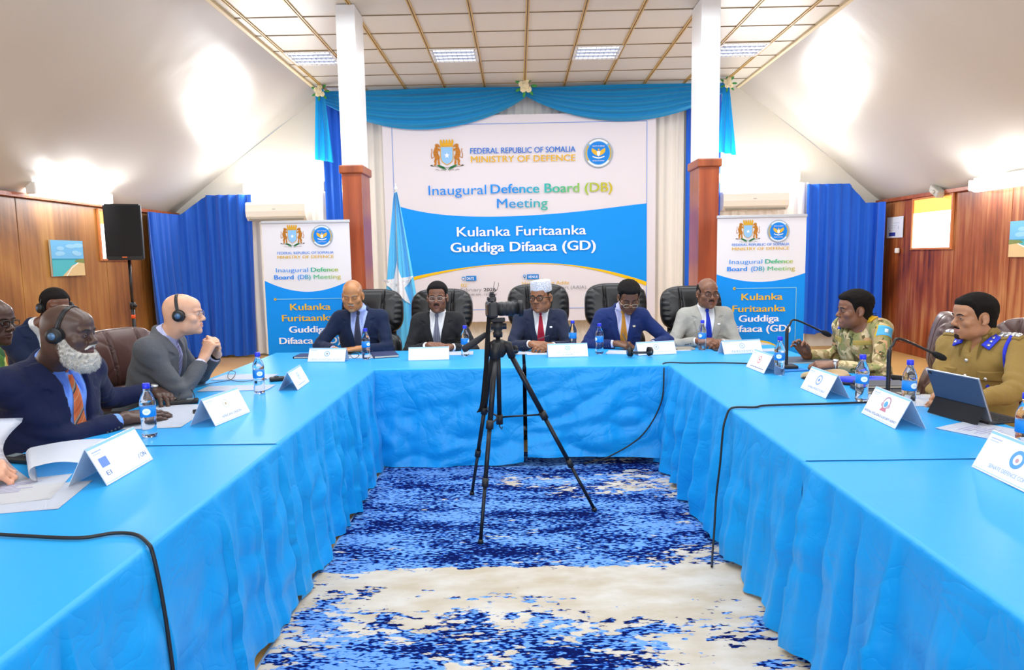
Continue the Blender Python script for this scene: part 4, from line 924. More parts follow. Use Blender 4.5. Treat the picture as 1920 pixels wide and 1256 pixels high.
cards = [
 ('white name card reading OFFICE OF NATIONAL SECURITY', E_(575, 678), E_(648, 678), 0.30, 0.112, [ln('OFFICE OF NATIONAL SECURITY', 0.13, 0.10, '#8fa3bd'), corner()], sealf('#8fb9d8', core='#6a7f9a')),
 ('blank white name card in front of the man in the black suit', E_(766, 676), E_(842, 674), 0.315, 0.108, [], None),
 ('white name card reading CHAIR with a teal seal', E_(1028, 670), E_(1103, 668), 0.315, 0.112, [bars(0.31, '#b4cbb8'), ln('(CHAIR)', 0.12, 0.11, '#7f8f9a', -0.28, 0.28)], sealf('#7fc4bd', y=0.65, r=0.17, core='#7fc4bd')),
 ('white name card in front of the man writing, beside the headphones', E_(1195, 667), E_(1271, 663), 0.325, 0.112, [ln('MINISTRY OF INTERNAL SECURITY', 0.17, 0.085, '#9fb2c8'), corner()], sealf('#9fbfd8', core='#7f93aa')),
 ('white name card in front of the man in the light grey suit', E_(1355, 665), E_(1434, 661), 0.335, 0.115, [bars(0.20, '#a9bace'), bars(0.12, '#b4c2d4'), corner()], sealf('#a4c0dc')),
 ('tilted white name card on the left table nearest the back table', E_(558, 733), E_(581, 716), 0.30, 0.125, [bars(0.15, '#a4b8d4'), corner()], sealf('#a9c9ea', core='#8fb4dc')),
 ('white name card reading AFRICAN UNION', E_(406, 800), E_(468, 774), 0.315, 0.145, [ln('AFRICAN UNION', 0.16, 0.10, '#8f9db0', -0.5, 0.6), corner('#b4c4dc')], sealf('#cdd0c4', y=0.60, r=0.17, core='#b9a98a')),
 ('white name card with EI and ON visible beside the loose papers', E_(204, 909), E_(285, 862), 0.33, 0.150, [ln('EI', 0.20, 0.12, '#6f88b4', -0.80, -0.62), ln('ON', 0.20, 0.13, '#6f8ab8', 0.62, 0.86), corner(), lambda p, hw, h: p.rect(-0.82*hw, 0.42*h, -0.52*hw, 0.66*h, ink('#6f8fd0')), lambda p, hw, h: p.line([(0.52*hw, 0.20*h), (0.58*hw, 0.32*h)], 0.004, ink('#8fa3c8'))], None),
 ('white name card with a red seal in front of the soldier in camouflage', E_(1400, 689), E_(1430, 701), 0.30, 0.135, [bars(0.14, '#7f7f92', 11), corner()], sealf('#d98a8a', core='#c8605f')),
 ('white name card reading SOMALI POLICE FORCE', E_(1502, 729), E_(1546, 748), 0.31, 0.140, [ln('SOMALI POLICE FORCE', 0.16, 0.095, '#7f93c4', -0.55, 0.75), corner()], sealf('#8fa9d8', r=0.22, core='#6f8fd0')),
 ('white name card reading NATIONAL INTELLIGENCE & SECURITY AGENCY', E_(1616, 776), E_(1676, 805), 0.32, 0.145, [ln('NATIONAL INTELLIGENCE & SECURITY AGENCY', 0.13, 0.085, '#5f6a92', -0.92, 0.92), corner()], lambda p, hw, h: (p.ring(0, 0.62*h, 0.17*h, 0.22*h, ink('#b98f9a'), n=20), p.layer(), p.disc(0, 0.58*h, 0.10*h, ink('#5fa4dc'), 14), p.poly([(-0.2*h, 0.34*h), (0.2*h, 0.34*h), (0.12*h, 0.44*h), (-0.12*h, 0.44*h)], ink('#c87a86')), p.disc(-0.2*h, 0.55*h, 0.07*h, ink('#c8a0a8'), 10), p.disc(0.2*h, 0.55*h, 0.07*h, ink('#c8a0a8'), 10))),
 ('white name card reading SENATE DEFENCE COMMITTEE at the right photo edge', E_(1826, 877), E_(1935, 930), 0.33, 0.150, [ln('SENATE DEFENCE COMMITTEE', 0.17, 0.10, '#9fb4d4', -0.55, 0.95), corner('#b0b8dc')], lambda p, hw, h: (p.ring(0.1*hw, 0.58*h, 0.13*h, 0.22*h, ink('#5f9fdc'), n=28), p.layer(), p.disc(0.1*hw, 0.56*h, 0.05*h, ink('#c99aa4'), 12))),
]
for (lb, a, c, w_, h, lines, seal) in cards: name_card(lb, a, c, w_, h, math.radians(27 if w_ < 0.4 else 27), lines, seal)
# ------------------------------------------------------------------ papers
M_PAPER = mat('paper_white', '#f1f2f6', 0.6)
def sheet(label, cx, cy, w_, h, rz, dz=0.0, curl=None, group='papers on the tables', lines=False, n=14):
    """flat or curled sheet; curl(u, v) gives its height above the table"""
    z = top_z(cx, cy)+0.0015+dz; P = []
    for i in range(n+1):
        row = []
        for j in range(n+1):
            u, v = i/n-0.5, j/n-0.5; q = curl(u, v) if curl else (u, v, 0.0004*math.sin(9*u+5*v))
            row.append((q[0]*w_, q[1]*h, q[2]))
        P.append(row)
    b = MB().grid(P); bmesh.ops.solidify(b.bm, geom=b.bm.faces[:], thickness=0.0008)
    if lines:
        b.mi = 1
        for k in range(lines): b.box((0.0-(k % 3)*0.01, h*0.30-k*0.018, 0.0018), (w_*(0.6-0.1*(k % 4)), 0.004, 0.0003))
    o = b.build('paper_sheet', [M_PAPER, ink('#b9b4dc')], None)
    o.location = (cx, cy, z); o.rotation_euler = (0, 0, rz); return tag(o, label, 'paper', group)
def zq(px_, py_): q = on_z(px_, py_, TT); return q.x, q.y
x, y = zq(300, 795); sheet('white paper under the hands of the bearded man', -1.80, 3.50, 0.32, 0.55, 0.10)
x, y = zq(460, 708); sheet('white paper with a cable loop left of the far left table bottle', x, y, 0.38, 0.22, -0.05)
x, y = zq(445, 729); sheet('white paper in front of the bald man, nearer the table edge', x, y, 0.42, 0.18, 0.05, 0.001)
def curled_page():
    c = [Vector(on_z(*q)) for q in ((62, 838, TT+0.060), (208, 822, TT+0.030), (150, 868, TT+0.030), (68, 874, TT+0.060))]; P = []
    for i in range(19):
        v = i/18; l, r = c[0].lerp(c[3], v), c[1].lerp(c[2], v); d = (r-l).normalized(); row = []
        for k in range(10):                                             # roll at the left end, under and up
            an = -PI*0.85+PI*1.35*k/9 if False else -PI*0.5-PI*k/9; row.append(tuple(l+d*(0.028*math.cos(an))+Vector((0, 0, -0.028+0.028*math.sin(an)))))
        for k in range(1, 16):
            u = k/15; q = l.lerp(r, u); row.append((q.x, q.y, q.z+0.010*math.sin(PI*u)))
        P.append(row)
    b = MB().grid(P); bmesh.ops.solidify(b.bm, geom=b.bm.faces[:], thickness=0.0008); return tag(b.build('paper_sheet', M_PAPER), 'curled white sheet of a notepad beside the EI name card', 'paper', 'papers on the tables')
curled_page()
sheet('printed white sheet lying flat at the left edge of the near left table', -1.83, 2.33, 0.42, 0.30, 0.35, 0.0, None, lines=7)
sheet('white sheet under the printed sheet at the left photo edge', -1.77, 2.26, 0.50, 0.30, 0.22, -0.001)
def upright_page():
    P = []
    for i in range(15):
        w_ = i/14; z = TT+0.004+0.235*w_; bow = -0.085*math.sin(PI*min(1, w_*1.05))**1.0+0.02*w_
        P.append([(-1.80+bow-0.26*k/10, 2.475-0.11*(k/10)-0.03*w_, z+0.02*(k/10)*w_+0.012*(1-w_)*(k/10)) for k in range(11)])
    b = MB().grid(P); bmesh.ops.solidify(b.bm, geom=b.bm.faces[:], thickness=0.0008); return tag(b.build('paper_sheet', M_PAPER), 'white sheet held upright by the hand at the left photo edge', 'paper', 'papers on the tables')
upright_page()
x, y = zq(880, 653); sheet('white paper under the hands of the man in the black suit', -0.56, 5.72, 0.36, 0.22, 0.05)
sheet('white paper left of the clasped hands of the man in the white cap', -0.06, 5.68, 0.24, 0.16, -0.1)
sheet('white paper under the clasped hands of the man in the white cap', 0.20, 5.66, 0.30, 0.21, 0.12, 0.001)
sheet('white paper under the pen of the man writing', 0.86, 5.62, 0.30, 0.22, -0.25)
sheet('white paper right of the name card in the middle of the back table', 1.32, 5.72, 0.16, 0.14, 0.1)
sheet('white paper beside the leftmost man of the back row', -1.28, 5.62, 0.30, 0.20, -0.05)
sheet('white paper right of the bottle of the man in the light grey suit', 1.72, 5.68, 0.26, 0.14, 0.0, 0.003)
sheet('white paper at the right end of the back table', 2.02, 5.62, 0.16, 0.16, 0.15)
sheet('white papers behind the second microphone on the right table', 2.02, 3.66, 0.34, 0.26, -0.25, 0.0, None, lines=5)
sheet('white loose paper between microphone and tablet computer', 1.93, 3.54, 0.30, 0.16, -0.1, 0.001)
x, y = zq(1850, 815); sheet('printed white papers in front of the tablet computer', 2.01, 2.93, 0.26, 0.34, 0.5, 0.001, None, lines=8)
sheet('white slip beside the microphone of the soldier', 1.83, 4.62, 0.10, 0.05, 0.6)
# ------------------------------------------------------------------ small things on the tables
M_DARK = mat('dark_cover', '#20222c', 0.5); M_NAVYC = mat('navy_cover', '#27335f', 0.5)
def book(label, c, w_, h, th, rz, m, cat='notebook', dz=0.0):
    z = top_z(c[0], c[1])+dz; t = thing('notebook', label, cat, (c[0], c[1], z), rz)
    MB().box((0.002, 0, th/2), (w_-0.012, h-0.008, th-0.005)).build('pages', mat('page_edges', '#d9d2c2', 0.8), t)
    b = MB()
    for zz in (0.0012, th-0.0012): b.box((0, 0, zz), (w_, h, 0.0024), bev=0.0008, seg=1)
    b.box((-w_/2+0.001, 0, th/2), (0.003, h, th), bev=0.001, seg=1); b.build('cover', m, t)
    return t
book('navy notebook behind the leftmost water bottle of the back table', (-1.10, 5.66), 0.20, 0.27, 0.018, 0.3, M_NAVYC)
book('dark notebook behind the OFFICE OF NATIONAL SECURITY card', (-1.72, 5.66), 0.20, 0.20, 0.016, 0.0, M_NAVYC)
book('black notebook on the right table behind the blue beret bottle', (2.03, 3.86), 0.30, 0.20, 0.018, -0.15, M_DARK)
book('grey notebook on top of the black one on the right table', (2.06, 3.93), 0.26, 0.18, 0.014, -0.05, mat('slate_cover', '#4a4d58', 0.5), dz=0.019)
book('dark portfolio under the microphone of the soldier', (2.02, 5.02), 0.42, 0.26, 0.014, 0.05, mat('portfolio_grey', '#4a4e57', 0.45))
book('grey notebook in front of the man in the light grey suit', (1.36, 5.76), 0.16, 0.12, 0.014, 0.1, mat('taupe_cover', '#8a8478', 0.6))
book('dark notebook under the white paper of the man in the grey suit', (1.70, 5.68), 0.24, 0.15, 0.002+0.004, 0.0, M_DARK)
def phone(label, c, rz, w_=0.08, h=0.155):
    t = thing('phone', label, 'phone', (c[0], c[1], top_z(c[0], c[1])), rz)
    MB().box((0, 0, 0.0045), (w_, h, 0.009), bev=0.004).build('body', M_BLK, t); MB().box((0, 0, 0.0092), (w_-0.008, h-0.01, 0.0006)).build('screen', mat('black_glass', '#0a0b0e', 0.08), t)
q = zq(392, 772); phone('dark phone behind the AFRICAN UNION card', q, -1.1)
def receiver(label, c, rz):
    t = thing('receiver', label, 'receiver', (c[0], c[1], top_z(c[0], c[1])), rz, 'interpretation receivers on the left table')
    MB().box((0, 0, 0.012), (0.065, 0.15, 0.024), bev=0.008).build('case', M_BLK, t); MB().box((0, 0.035, 0.0245), (0.045, 0.04, 0.001)).build('display', mat('lcd_grey', '#6f7b80', 0.3), t)
    MB().cyl((0, -0.03, 0.024), (0, -0.03, 0.029), 0.014).build('dial', M_BLK2, t)
q = zq(345, 758); receiver('black interpretation receiver right of the hands of the bearded man', q, -1.2)
q = zq(528, 714); receiver('black interpretation receiver right of the far left table bottle', q, -1.2)
q = zq(30, 850); receiver('black interpretation receiver at the left photo edge behind the upright sheet', (-2.0, 2.72), 1.3)
def cable(name, label, pts, r, m=None, cat='cable', n=8, sub=10):
    P = [Vector(p) for p in pts]; out = []
    for i in range(len(P)-1):
        p0, p1, p2, p3 = P[max(0, i-1)], P[i], P[i+1], P[min(len(P)-1, i+2)]
        for k in range(sub):
            t_ = k/sub; out.append(0.5*((2*p1)+(-p0+p2)*t_+(2*p0-5*p1+4*p2-p3)*t_*t_+(-p0+3*p1-3*p2+p3)*t_**3))
    out.append(P[-1]); return tag(MB().tube(out, r, n).build(name, m or M_BLK), label, cat)
def tz(px_, py_, dz=0.006): q = on_z(px_, py_, TT); return Vector((q.x, q.y, top_z(q.x, q.y)+dz))
cable('cable', 'black cable across the right table that drops down the skirt', [tz(1640, 757), tz(1560, 760), tz(1480, 762), tz(1430, 764), tz(1416, 767), (1.085, 3.47, TT+0.011), (1.055, 3.47, TT+0.001), (1.040, 3.47, 0.69), (1.020, 3.46, 0.62), (1.005, 3.45, 0.45), (0.985, 3.44, 0.28), (0.96, 3.38, 0.12), (0.93, 3.30, 0.03), (0.90, 3.20, 0.02)], 0.0055)
cable('cable', 'black cable across the near left table that drops down the skirt', [tz(-40, 1003), tz(60, 1009), tz(150, 1012), tz(215, 1003), tz(255, 1006), tz(277, 1022), (-1.028, 1.86, 0.70), (-1.008, 1.85, 0.60), (-0.99, 1.84, 0.45), (-0.97, 1.82, 0.25), (-0.95, 1.78, 0.05)], 0.0055)
cable('cable', 'black cable along the back table that falls at its right corner', [tz(1440, 688), tz(1400, 684), tz(1340, 682.5), tz(1290, 682), (1.045, 4.99, TT+0.006), (1.03, 4.945, 0.68), (1.00, 4.90, 0.45), (0.86, 4.885, 0.22), (0.62, 4.88, 0.07), (0.45, 4.90, 0.02)], 0.005)
cable('headphone_cable', 'thin headphone cable loop on the paper of the far left table', [tz(360, 730, .004), tz(400, 720, .004), tz(432, 715, .006), tz(442, 705, .02), tz(432, 702, .02), tz(428, 712, .01), tz(450, 718, .004), tz(500, 712, .004)], 0.0022)
cable('headphone_cable', 'thin headphone cable loop standing by the receiver of the bearded man', [tz(330, 762, .02), tz(343, 748, .05), tz(358, 746, .05), tz(366, 757, .03), tz(352, 762, .02)], 0.0022)
# microphones on goosenecks
def mic(label, base, tip, rise):
    t = thing('microphone', label, 'microphone', (base[0], base[1], top_z(base[0], base[1])+rise[0]), 0)
    B = Vector((base[0], base[1], top_z(base[0], base[1])+rise[0])); T_ = Vector(tip)-B
    hz = rise[1]
    MB().box((0.03*(1 if T_.x > 0 else -1)*0, 0, 0.014), (0.13, 0.11, 0.028), bev=0.012).build('base', M_BLK2, t)
    d = T_.normalized(); p = [Vector((0, 0, 0.02)), Vector((0, 0, hz*0.5)), Vector((0, 0, hz)), Vector((T_.x*0.06, T_.y*0.06, hz+0.035)), Vector((T_.x*0.20, T_.y*0.20, hz+0.065)), T_*0.86+Vector((0, 0, 0.0))]
    out = []
    for i in range(len(p)-1):
        p0, p1, p2, p3 = p[max(0, i-1)], p[i], p[i+1], p[min(len(p)-1, i+2)]
        for k in range(10):
            t_ = k/10; out.append(0.5*((2*p1)+(-p0+p2)*t_+(2*p0-5*p1+4*p2-p3)*t_*t_+(-p0+3*p1-3*p2+p3)*t_**3))
    out.append(p[-1]); n = len(out)
    MB().tube(out, [0.011 if i < 22 else 0.0065 for i in range(n)], 10).build('gooseneck', M_BLK2, t)
    dd = (out[-1]-out[-4]).normalized(); a = out[-1]; b = MB(); rr = [0.008, 0.015, 0.0175, 0.0165, 0.011, 0.003]; ps = [a+dd*k for k in (-0.005, 0.008, 0.03, 0.055, 0.072, 0.078)]
    b.tube(ps, rr, 16).build('foam_head', mat('mic_foam', '#15161a', 0.95, bump=(300, 0.5)), t)
    return t
m1 = on_z(1474, 692, TT); tip1 = on_y(1553, 611, m1.y+0.10)
mic('gooseneck microphone the soldier in camouflage reaches for', (m1.x, m1.y), tip1, (0.0, 0.26))
m2 = on_z(1664, 748, TT); tip2 = on_y(1765, 649, m2.y+0.02)
mic('gooseneck microphone behind the NATIONAL INTELLIGENCE card', (m2.x, m2.y), tip2, (0.0, 0.25))
# tablet with keyboard cover
ta, tb = on_z(1737, 772, TT), on_z(1812, 789, TT)
tcx, tcy = 2.06, 3.20
t = thing('tablet_computer', 'dark tablet computer in a keyboard cover in front of the police officer', 'tablet', (tcx, tcy, TT+0.004), math.radians(102))
MB().box((0, -0.085, 0.006), (0.29, 0.20, 0.010), bev=0.004).build('keyboard_base', mat('tablet_case', '#24262d', 0.6), t)
b = MB()
for r in range(5):
    for c in range(13): b.box((-0.125+c*0.0208, -0.145+r*0.024, 0.0118), (0.017, 0.019, 0.003), bev=0.001, seg=1)
b.build('keys', mat('key_black', '#15161a', 0.6), t)
Mt = Matrix.Translation((0, 0.0, 0.012)) @ Matrix.Rotation(math.radians(-22), 4, 'X')
MB().box((0, 0, 0.11), (0.29, 0.010, 0.215), bev=0.004).xf(Mt).build('tablet_body', mat('tablet_edge', '#a9afb9', 0.3, 0.8), t)
MB().box((0, 0.0065, 0.145), (0.284, 0.004, 0.14), bev=0.0015).xf(Mt).build('back_cover', mat('tablet_cover_blue', '#3a4a66', 0.55), t)
MB().box((0, -0.0056, 0.11), (0.272, 0.001, 0.20)).xf(Mt).build('screen', mat('black_glass', '#0a0b0e', 0.08), t)
b = MB(); b.quad((-0.142, 0.03, 0.085), (0.142, 0.03, 0.085), (0.142, 0.075, 0.002), (-0.142, 0.075, 0.002)); bmesh.ops.solidify(b.bm, geom=b.bm.faces[:], thickness=0.004)
b.build('stand_flap', mat('tablet_case', '#24262d', 0.6), t)
MB().cyl((0.125, 0.0085, 0.205), (0.125, 0.011, 0.205), 0.009).xf(Mt).build('camera_lens', mat('lens_black', '#101218', 0.1), t)
# berets and folded things between the SOMALI POLICE FORCE card and the bottle
def beret(label, c, rz, col, band, sx, sy, th):
    t = thing('beret', label, 'beret', (c[0], c[1], top_z(c[0], c[1])), rz, 'berets on the right table')
    V = []; n1, n2 = 14, 40; P = []
    for i in range(n1+1):
        v = i/n1; row = []
        for k in range(n2+1):
            a = 2*PI*k/n2; r = math.sin(min(1, v*1.02)*PI/2)**0.7; z = th*(1-v**3.0)*(1+0.25*math.sin(a*2+1))+0.006
            row.append((sx*r*math.cos(a)*(1+0.06*math.sin(3*a)), sy*r*math.sin(a), z))
        P.append(row)
    MB().grid(P).build('crown', cloth_mat('beret_'+col[1:], col, 0.9, 0.4, bump=(200, 0.3)), t, normals=True)
    q = [(sx*0.97*math.cos(2*PI*k/40), sy*0.97*math.sin(2*PI*k/40), 0.008) for k in range(40)]
    MB().tube(q, 0.009, 8, closed=True).build('sweatband', cloth_mat('band_'+band[1:], band, 0.7, 0.2), t); return t
beret('tan beret with a black band behind the SOMALI POLICE FORCE card', (1.90, 4.30), 0.2, '#b09468', '#1c1c20', 0.155, 0.10, 0.035)
beret('royal blue beret with a black band right of the tan beret', (2.02, 4.10), -0.2, '#1c35c0', '#20202a', 0.17, 0.085, 0.03)
tag(MB().box((1.80, 4.60, TT+0.007), (0.20, 0.10, 0.005), rot=Matrix.Rotation(0.2, 4, 'Z'), bev=0.002).build('folder', mat('folder_blue', '#1d78c8', 0.5)), 'blue folder between the soldier’s microphone and the tan beret', 'folder')
# folded eyeglasses on the table
def loop(c, rx, ry, M, n=24): return [M @ Vector((c[0]+rx*math.cos(2*PI*k/n), c[1], c[2]+ry*math.sin(2*PI*k/n))) for k in range(n)]
t = thing('eyeglasses', 'black eyeglasses left open on the paper beside the leftmost back bottle', 'glasses', (-1.345, 5.50, TT+0.003), 0.15)
for s in (-1, 1): MB().tube(loop((s*0.036, 0, 0.024), 0.030, 0.023, Matrix.Identity(4)), 0.0022, 6, closed=True).build('rim', M_BLK, t)
b = MB(); b.tube([(-0.008, 0, 0.03), (0, -0.003, 0.034), (0.008, 0, 0.03)], 0.002, 6); b.build('bridge', M_BLK, t)
for s in (-1, 1): MB().tube([(s*0.066, 0, 0.028), (s*0.066, 0.07, 0.018), (s*0.06, 0.125, 0.003)], 0.002, 6).build('temple', M_BLK, t)
# headphones: local frame centred between the ear cups, x across, z up
def headphones(name, label, M, r=0.088, cup=0.036, group=None, tilt=0.0, wide=1.0):
    t = thing(name, label, 'headphones', group=group); t.matrix_world = M
    pts = [(r*math.cos(a)*wide, 0.0, 0.02+1.22*r*max(0, math.sin(a))**0.9) for a in np.linspace(0.0, PI, 25)]
    b = MB(); b.tube(pts, 0.0045, 8); P = [[(p[0]*1.01, w_, p[2]*1.012) for p in pts] for w_ in (-0.009, 0, 0.009)]; b.grid(P); b.build('headband', M_BLK2, t)
    for s in (-1, 1):
        Mx = Matrix.Translation((s*r*wide, 0, 0)) @ Matrix.Rotation(s*PI/2, 4, 'Y')
        MB().lathe([(0.0, 0.024), (cup*0.6, 0.024), (cup*0.92, 0.018), (cup, 0.008), (cup, 0.0), (0, 0)], 24, Mx).build('ear_cup', M_BLK, t)
        MB().lathe([(0.0, 0.026), (cup*0.45, 0.0255), (cup*0.5, 0.022)], 18, Mx).build('cup_plate', mat('cup_plate_blue', '#4d6f94', 0.3, 0.3), t)
        b = MB(); q = [Mx @ Vector((cup*0.78*math.cos(2*PI*k/24), cup*0.78*math.sin(2*PI*k/24), -0.008)) for k in range(24)]; b.tube(q, 0.010, 8, closed=True); b.lathe([(0, -0.006), (cup*0.8, -0.006)], 18, Mx); b.build('ear_pad', mat('foam_pad', '#101114', 0.95, bump=(300, 0.4)), t)
    return t
# two unused pairs on the back table
headphones('headphones', 'black headphones lying in front of the man writing', Matrix.Translation((0.93, 5.36, TT+0.040)) @ Matrix.Rotation(0.15, 4, 'Z') @ Matrix.Rotation(math.radians(86), 4, 'X'), 0.078, 0.034, 'headphones lying on the back table')
headphones('headphones', 'black headphones lying behind the camera tripod leg', Matrix.Translation((-0.10, 5.56, TT+0.040)) @ Matrix.Rotation(0.5, 4, 'Z') @ Matrix.Rotation(math.radians(86), 4, 'X'), 0.075, 0.034, 'headphones lying on the back table')
# ------------------------------------------------------------------ office chairs
M_BLEA = mat('black_leather', '#17181b', 0.32, spec=0.5, bump=(16, 0.07, (1, 1, 1), 0.01)); M_BRLEA = mat('brown_leather', '#4b302b', 0.36, spec=0.5, bump=(24, 0.15, (1, 1, 1), 0.01))
def pad(w_, h, th, cx, cz, cy, bulge=0.03, n=18, pw=0.42, groove=None):
    """upholstered cushion: a puffed rounded slab facing +y (front) ; returns bmesh builder"""
    P = []
    for i in range(n+1):
        row = []
        for j in range(n+1):
            a, c = -1+2*i/n, -1+2*j/n
            e = max(0.0, (1-abs(a)**3.2)*(1-abs(c)**3.2))**pw
            row.append((a, c, e))
        P.append(row)
    def sq(a, c):                                            # square -> rounded rectangle
        r = max(abs(a), abs(c)); k = (abs(a)**3.4+abs(c)**3.4)**(1/3.4); return (a*r/k, c*r/k) if k > 1e-6 else (0, 0)
    F_ = []; Bk = []
    for row in P:
        f = []; bk = []
        for a, c, e in row:
            x, z = sq(a, c); g = groove(x, z) if groove else 0.0
            f.append((cx+x*w_/2, cy+th*0.25+e*(th*0.25+bulge)-g*e, cz+z*h/2)); bk.append((cx+x*w_/2, cy+th*0.25-e*th*0.75, cz+z*h/2))
        F_.append(f); Bk.append(bk)
    m = MB(); m.grid(F_); m.grid(Bk, True); bmesh.ops.remove_doubles(m.bm, verts=m.bm.verts[:], dist=0.0004); return m
def make_chair(label, loc, rz, m, group, back=0.58, tall=0.76, mirror=None):
    t = thing('office_chair', label, 'chair', loc, rz, group)
    # local: sitter faces +y, seat at z .45
    b = pad(0.54, 0.52, 0.13, 0, 0, 0, 0.03).xf(Matrix.Translation((0, 0.03, 0.40)) @ Matrix.Rotation(PI/2, 4, 'X')); b.build('seat', m, t)
    R_ = Matrix.Translation((0, -0.24, 0.47)) @ Matrix.Rotation(math.radians(9), 4, 'X')
    def gr(x, z): return 0.030*math.exp(-((abs(x)-0.34-0.05*z)/0.028)**2)+0.004*math.sin(z*26)*(abs(x) > 0.72)
    hb = tall*0.56; b = pad(back, hb, 0.13, 0, tall-hb/2, 0, 0.035, 52, 0.38, gr); b.xf(R_); b.build('upper_back_cushion', m, t)
    def gr2(x, z): return 0.018*math.exp(-((abs(x)-0.55)/0.035)**2)
    lb = tall*0.50; b = pad(back*0.94, lb, 0.12, 0, lb/2-0.02, 0.01, 0.03, 22, 0.38, gr2); b.xf(R_); b.build('lower_back_cushion', m, t)
    b = MB(); b.box((0, -0.05, tall*0.5), (back*0.72, 0.025, tall*0.78), bev=0.010); b.xf(R_); b.build('back_shell', M_BLK2, t)
    for s in (-1, 1):
        x = s*0.315; b = MB(); b.tube([(x, -0.22, 0.46), (x, -0.20, 0.56), (x, -0.10, 0.645), (x, 0.10, 0.655), (x, 0.20, 0.62), (x, 0.22, 0.52), (x*0.86, 0.14, 0.41)], [0.018, 0.02, 0.024, 0.024, 0.022, 0.018, 0.016], 10); b.build('armrest', M_BLK, t)
    MB().cyl((0, 0, 0.10), (0, 0, 0.36), 0.028).build('gas_column', M_BLK2, t)
    for k in range(5):
        a = 2*PI*k/5+0.3; d = Vector((math.cos(a), math.sin(a), 0)); b = MB(); b.tube([d*0.02+Vector((0, 0, 0.115)), d*0.30+Vector((0, 0, 0.075))], [0.026, 0.018], 8); lg = b.build('base_leg', M_BLK, t)
        MB().cyl(d*0.30+Vector((-d.y*0.022, d.x*0.022, 0.028)), d*0.30+Vector((d.y*0.022, -d.x*0.022, 0.028)), 0.028, n=14).build('caster', M_BLK, lg)
    return t
GB = 'black leather office chairs along the back table'
c0 = None
for i, (x, lb, h) in enumerate([(-1.36, 'leftmost black leather chair, beside the left roll-up banner', 1.215), (-0.725, 'black leather chair of the man in the black suit, second from the left', 1.21), (0.195, 'black leather chair of the man in the white cap, middle of the row', 1.235), (0.895, 'black leather chair of the man writing in the blue suit', 1.23), (1.62, 'black leather chair of the man in the light grey suit, rightmost', 1.20)]):
    if c0 is None: c0 = make_chair(lb, (x, 6.34, 0), PI, M_BLEA, GB); c = c0
    else: c = copy_tree(c0); c['label'] = lb
    c.location = (x, 6.27, 0); c.rotation_euler = (0, 0, PI+(0.04, -0.02, 0.03, -0.05, 0.02)[i]); c.scale = (1, 1, 1.0+(h-1.215))
GR = 'brown leather office chairs at the sides'
k0 = make_chair('brown leather chair of the bald man in the grey suit', (-2.20, 4.17, 0), -1.92, M_BRLEA, GR, 0.56, 0.64)
for lb, x, y, rz, s in (('brown leather chair of the bearded man in the navy suit', -2.52, 3.12, -PI/2-0.15, 0.9),
                        ('brown leather chair left of the police officer', 2.30, 4.33, PI/2-0.45, 1.02), ('brown leather chair of the police officer, cut by the right photo edge', 2.66, 3.80, PI/2+0.40, 1.0)):
    c = copy_tree(k0); c['label'] = lb; c.location = (x, y, 0); c.rotation_euler = (0, 0, rz); c.scale = (1, 1, s)
# ------------------------------------------------------------------ photo tripod with a mirrorless camera and long lens
t = thing('camera_tripod', 'black photo tripod standing on the rug in front of the back table', 'tripod', (-0.12, 3.96, 0))
O = Vector((-0.12, 3.96, 0)); HB = Vector((0, 0, 0.985))
F1, F2, F3 = (on_z(901, 1019, 0.012)-O, on_z(885, 927, 0.012)-O, on_z(1115, 958, 0.012)-O)
M_TRI = mat('tripod_black', '#1a1c22', 0.38, 0.3); M_TRG = mat('tripod_grey', '#33363e', 0.35, 0.6)
MB().lathe([(0.0, -0.05), (0.03, -0.05), (0.045, -0.03), (0.05, 0.0), (0.045, 0.03), (0.028, 0.05), (0.0, 0.052)], 24, Matrix.Translation(HB)).build('shoulder', M_BLK, t)
MB().cyl((0, 0, 0.56), (0, 0, 1.075), 0.0135, n=14).build('centre_column', M_TRI, t)
MB().tube([(0, 0, 0.57), (0, 0, 0.53), (0.012, 0, 0.515), (0.016, 0, 0.528)], 0.004, 6).build('weight_hook', M_TRG, t)
MB().cyl((0, 0, 0.545), (0, 0, 0.60), 0.02, n=14).build('column_lock', M_BLK, t)
for Fp in (F1, F2, F3):
    d = Vector((Fp.x, Fp.y, 0)).normalized(); top = HB+d*0.055+Vector((0, 0, -0.005)); ft = Vector((Fp.x, Fp.y, 0.020)); ax = ft-top
    MB().tube([HB+d*0.02+Vector((0, 0, 0.025)), HB+d*0.055+Vector((0, 0, 0.02)), top+ax*0.05], [0.024, 0.027, 0.022], 10).build('leg_joint', M_BLK, t)
    for (a, c, r) in ((0.02, 0.42, 0.0155), (0.40, 0.72, 0.0125), (0.70, 1.0, 0.0098)):
        MB().tube([top+ax*a, top+ax*c], r, 12).build('leg', M_TRI, t)
    for a, r in ((0.405, 0.021), (0.705, 0.018)):
        lk = MB().tube([top+ax*(a-0.022), top+ax*(a+0.022)], r, 12).build('leg_lock', M_BLK, t)
    MB().tube([ft-ax*0.012, ft+Vector((0, 0, -0.006))], [0.013, 0.016], 12).build('rubber_foot', M_BLK, t)
    mid = top+ax*0.40; MB().tube([Vector((0, 0, 0.585)), mid], 0.0055, 6).build('spreader_brace', M_TRI, t)
MB().lathe([(0.0, 1.05), (0.026, 1.05), (0.028, 1.075), (0.022, 1.085), (0.030, 1.10), (0.030, 1.135), (0.0, 1.14)], 20).build('pan_head', M_BLK, t)
MB().cyl((-0.038, 0, 1.112), (0.05, 0.0, 1.112), 0.018, n=14).build('tilt_joint', M_TRG, t)
MB().box((0.0, 0, 1.148), (0.085, 0.06, 0.022), bev=0.005).build('quick_plate', M_BLK, t)
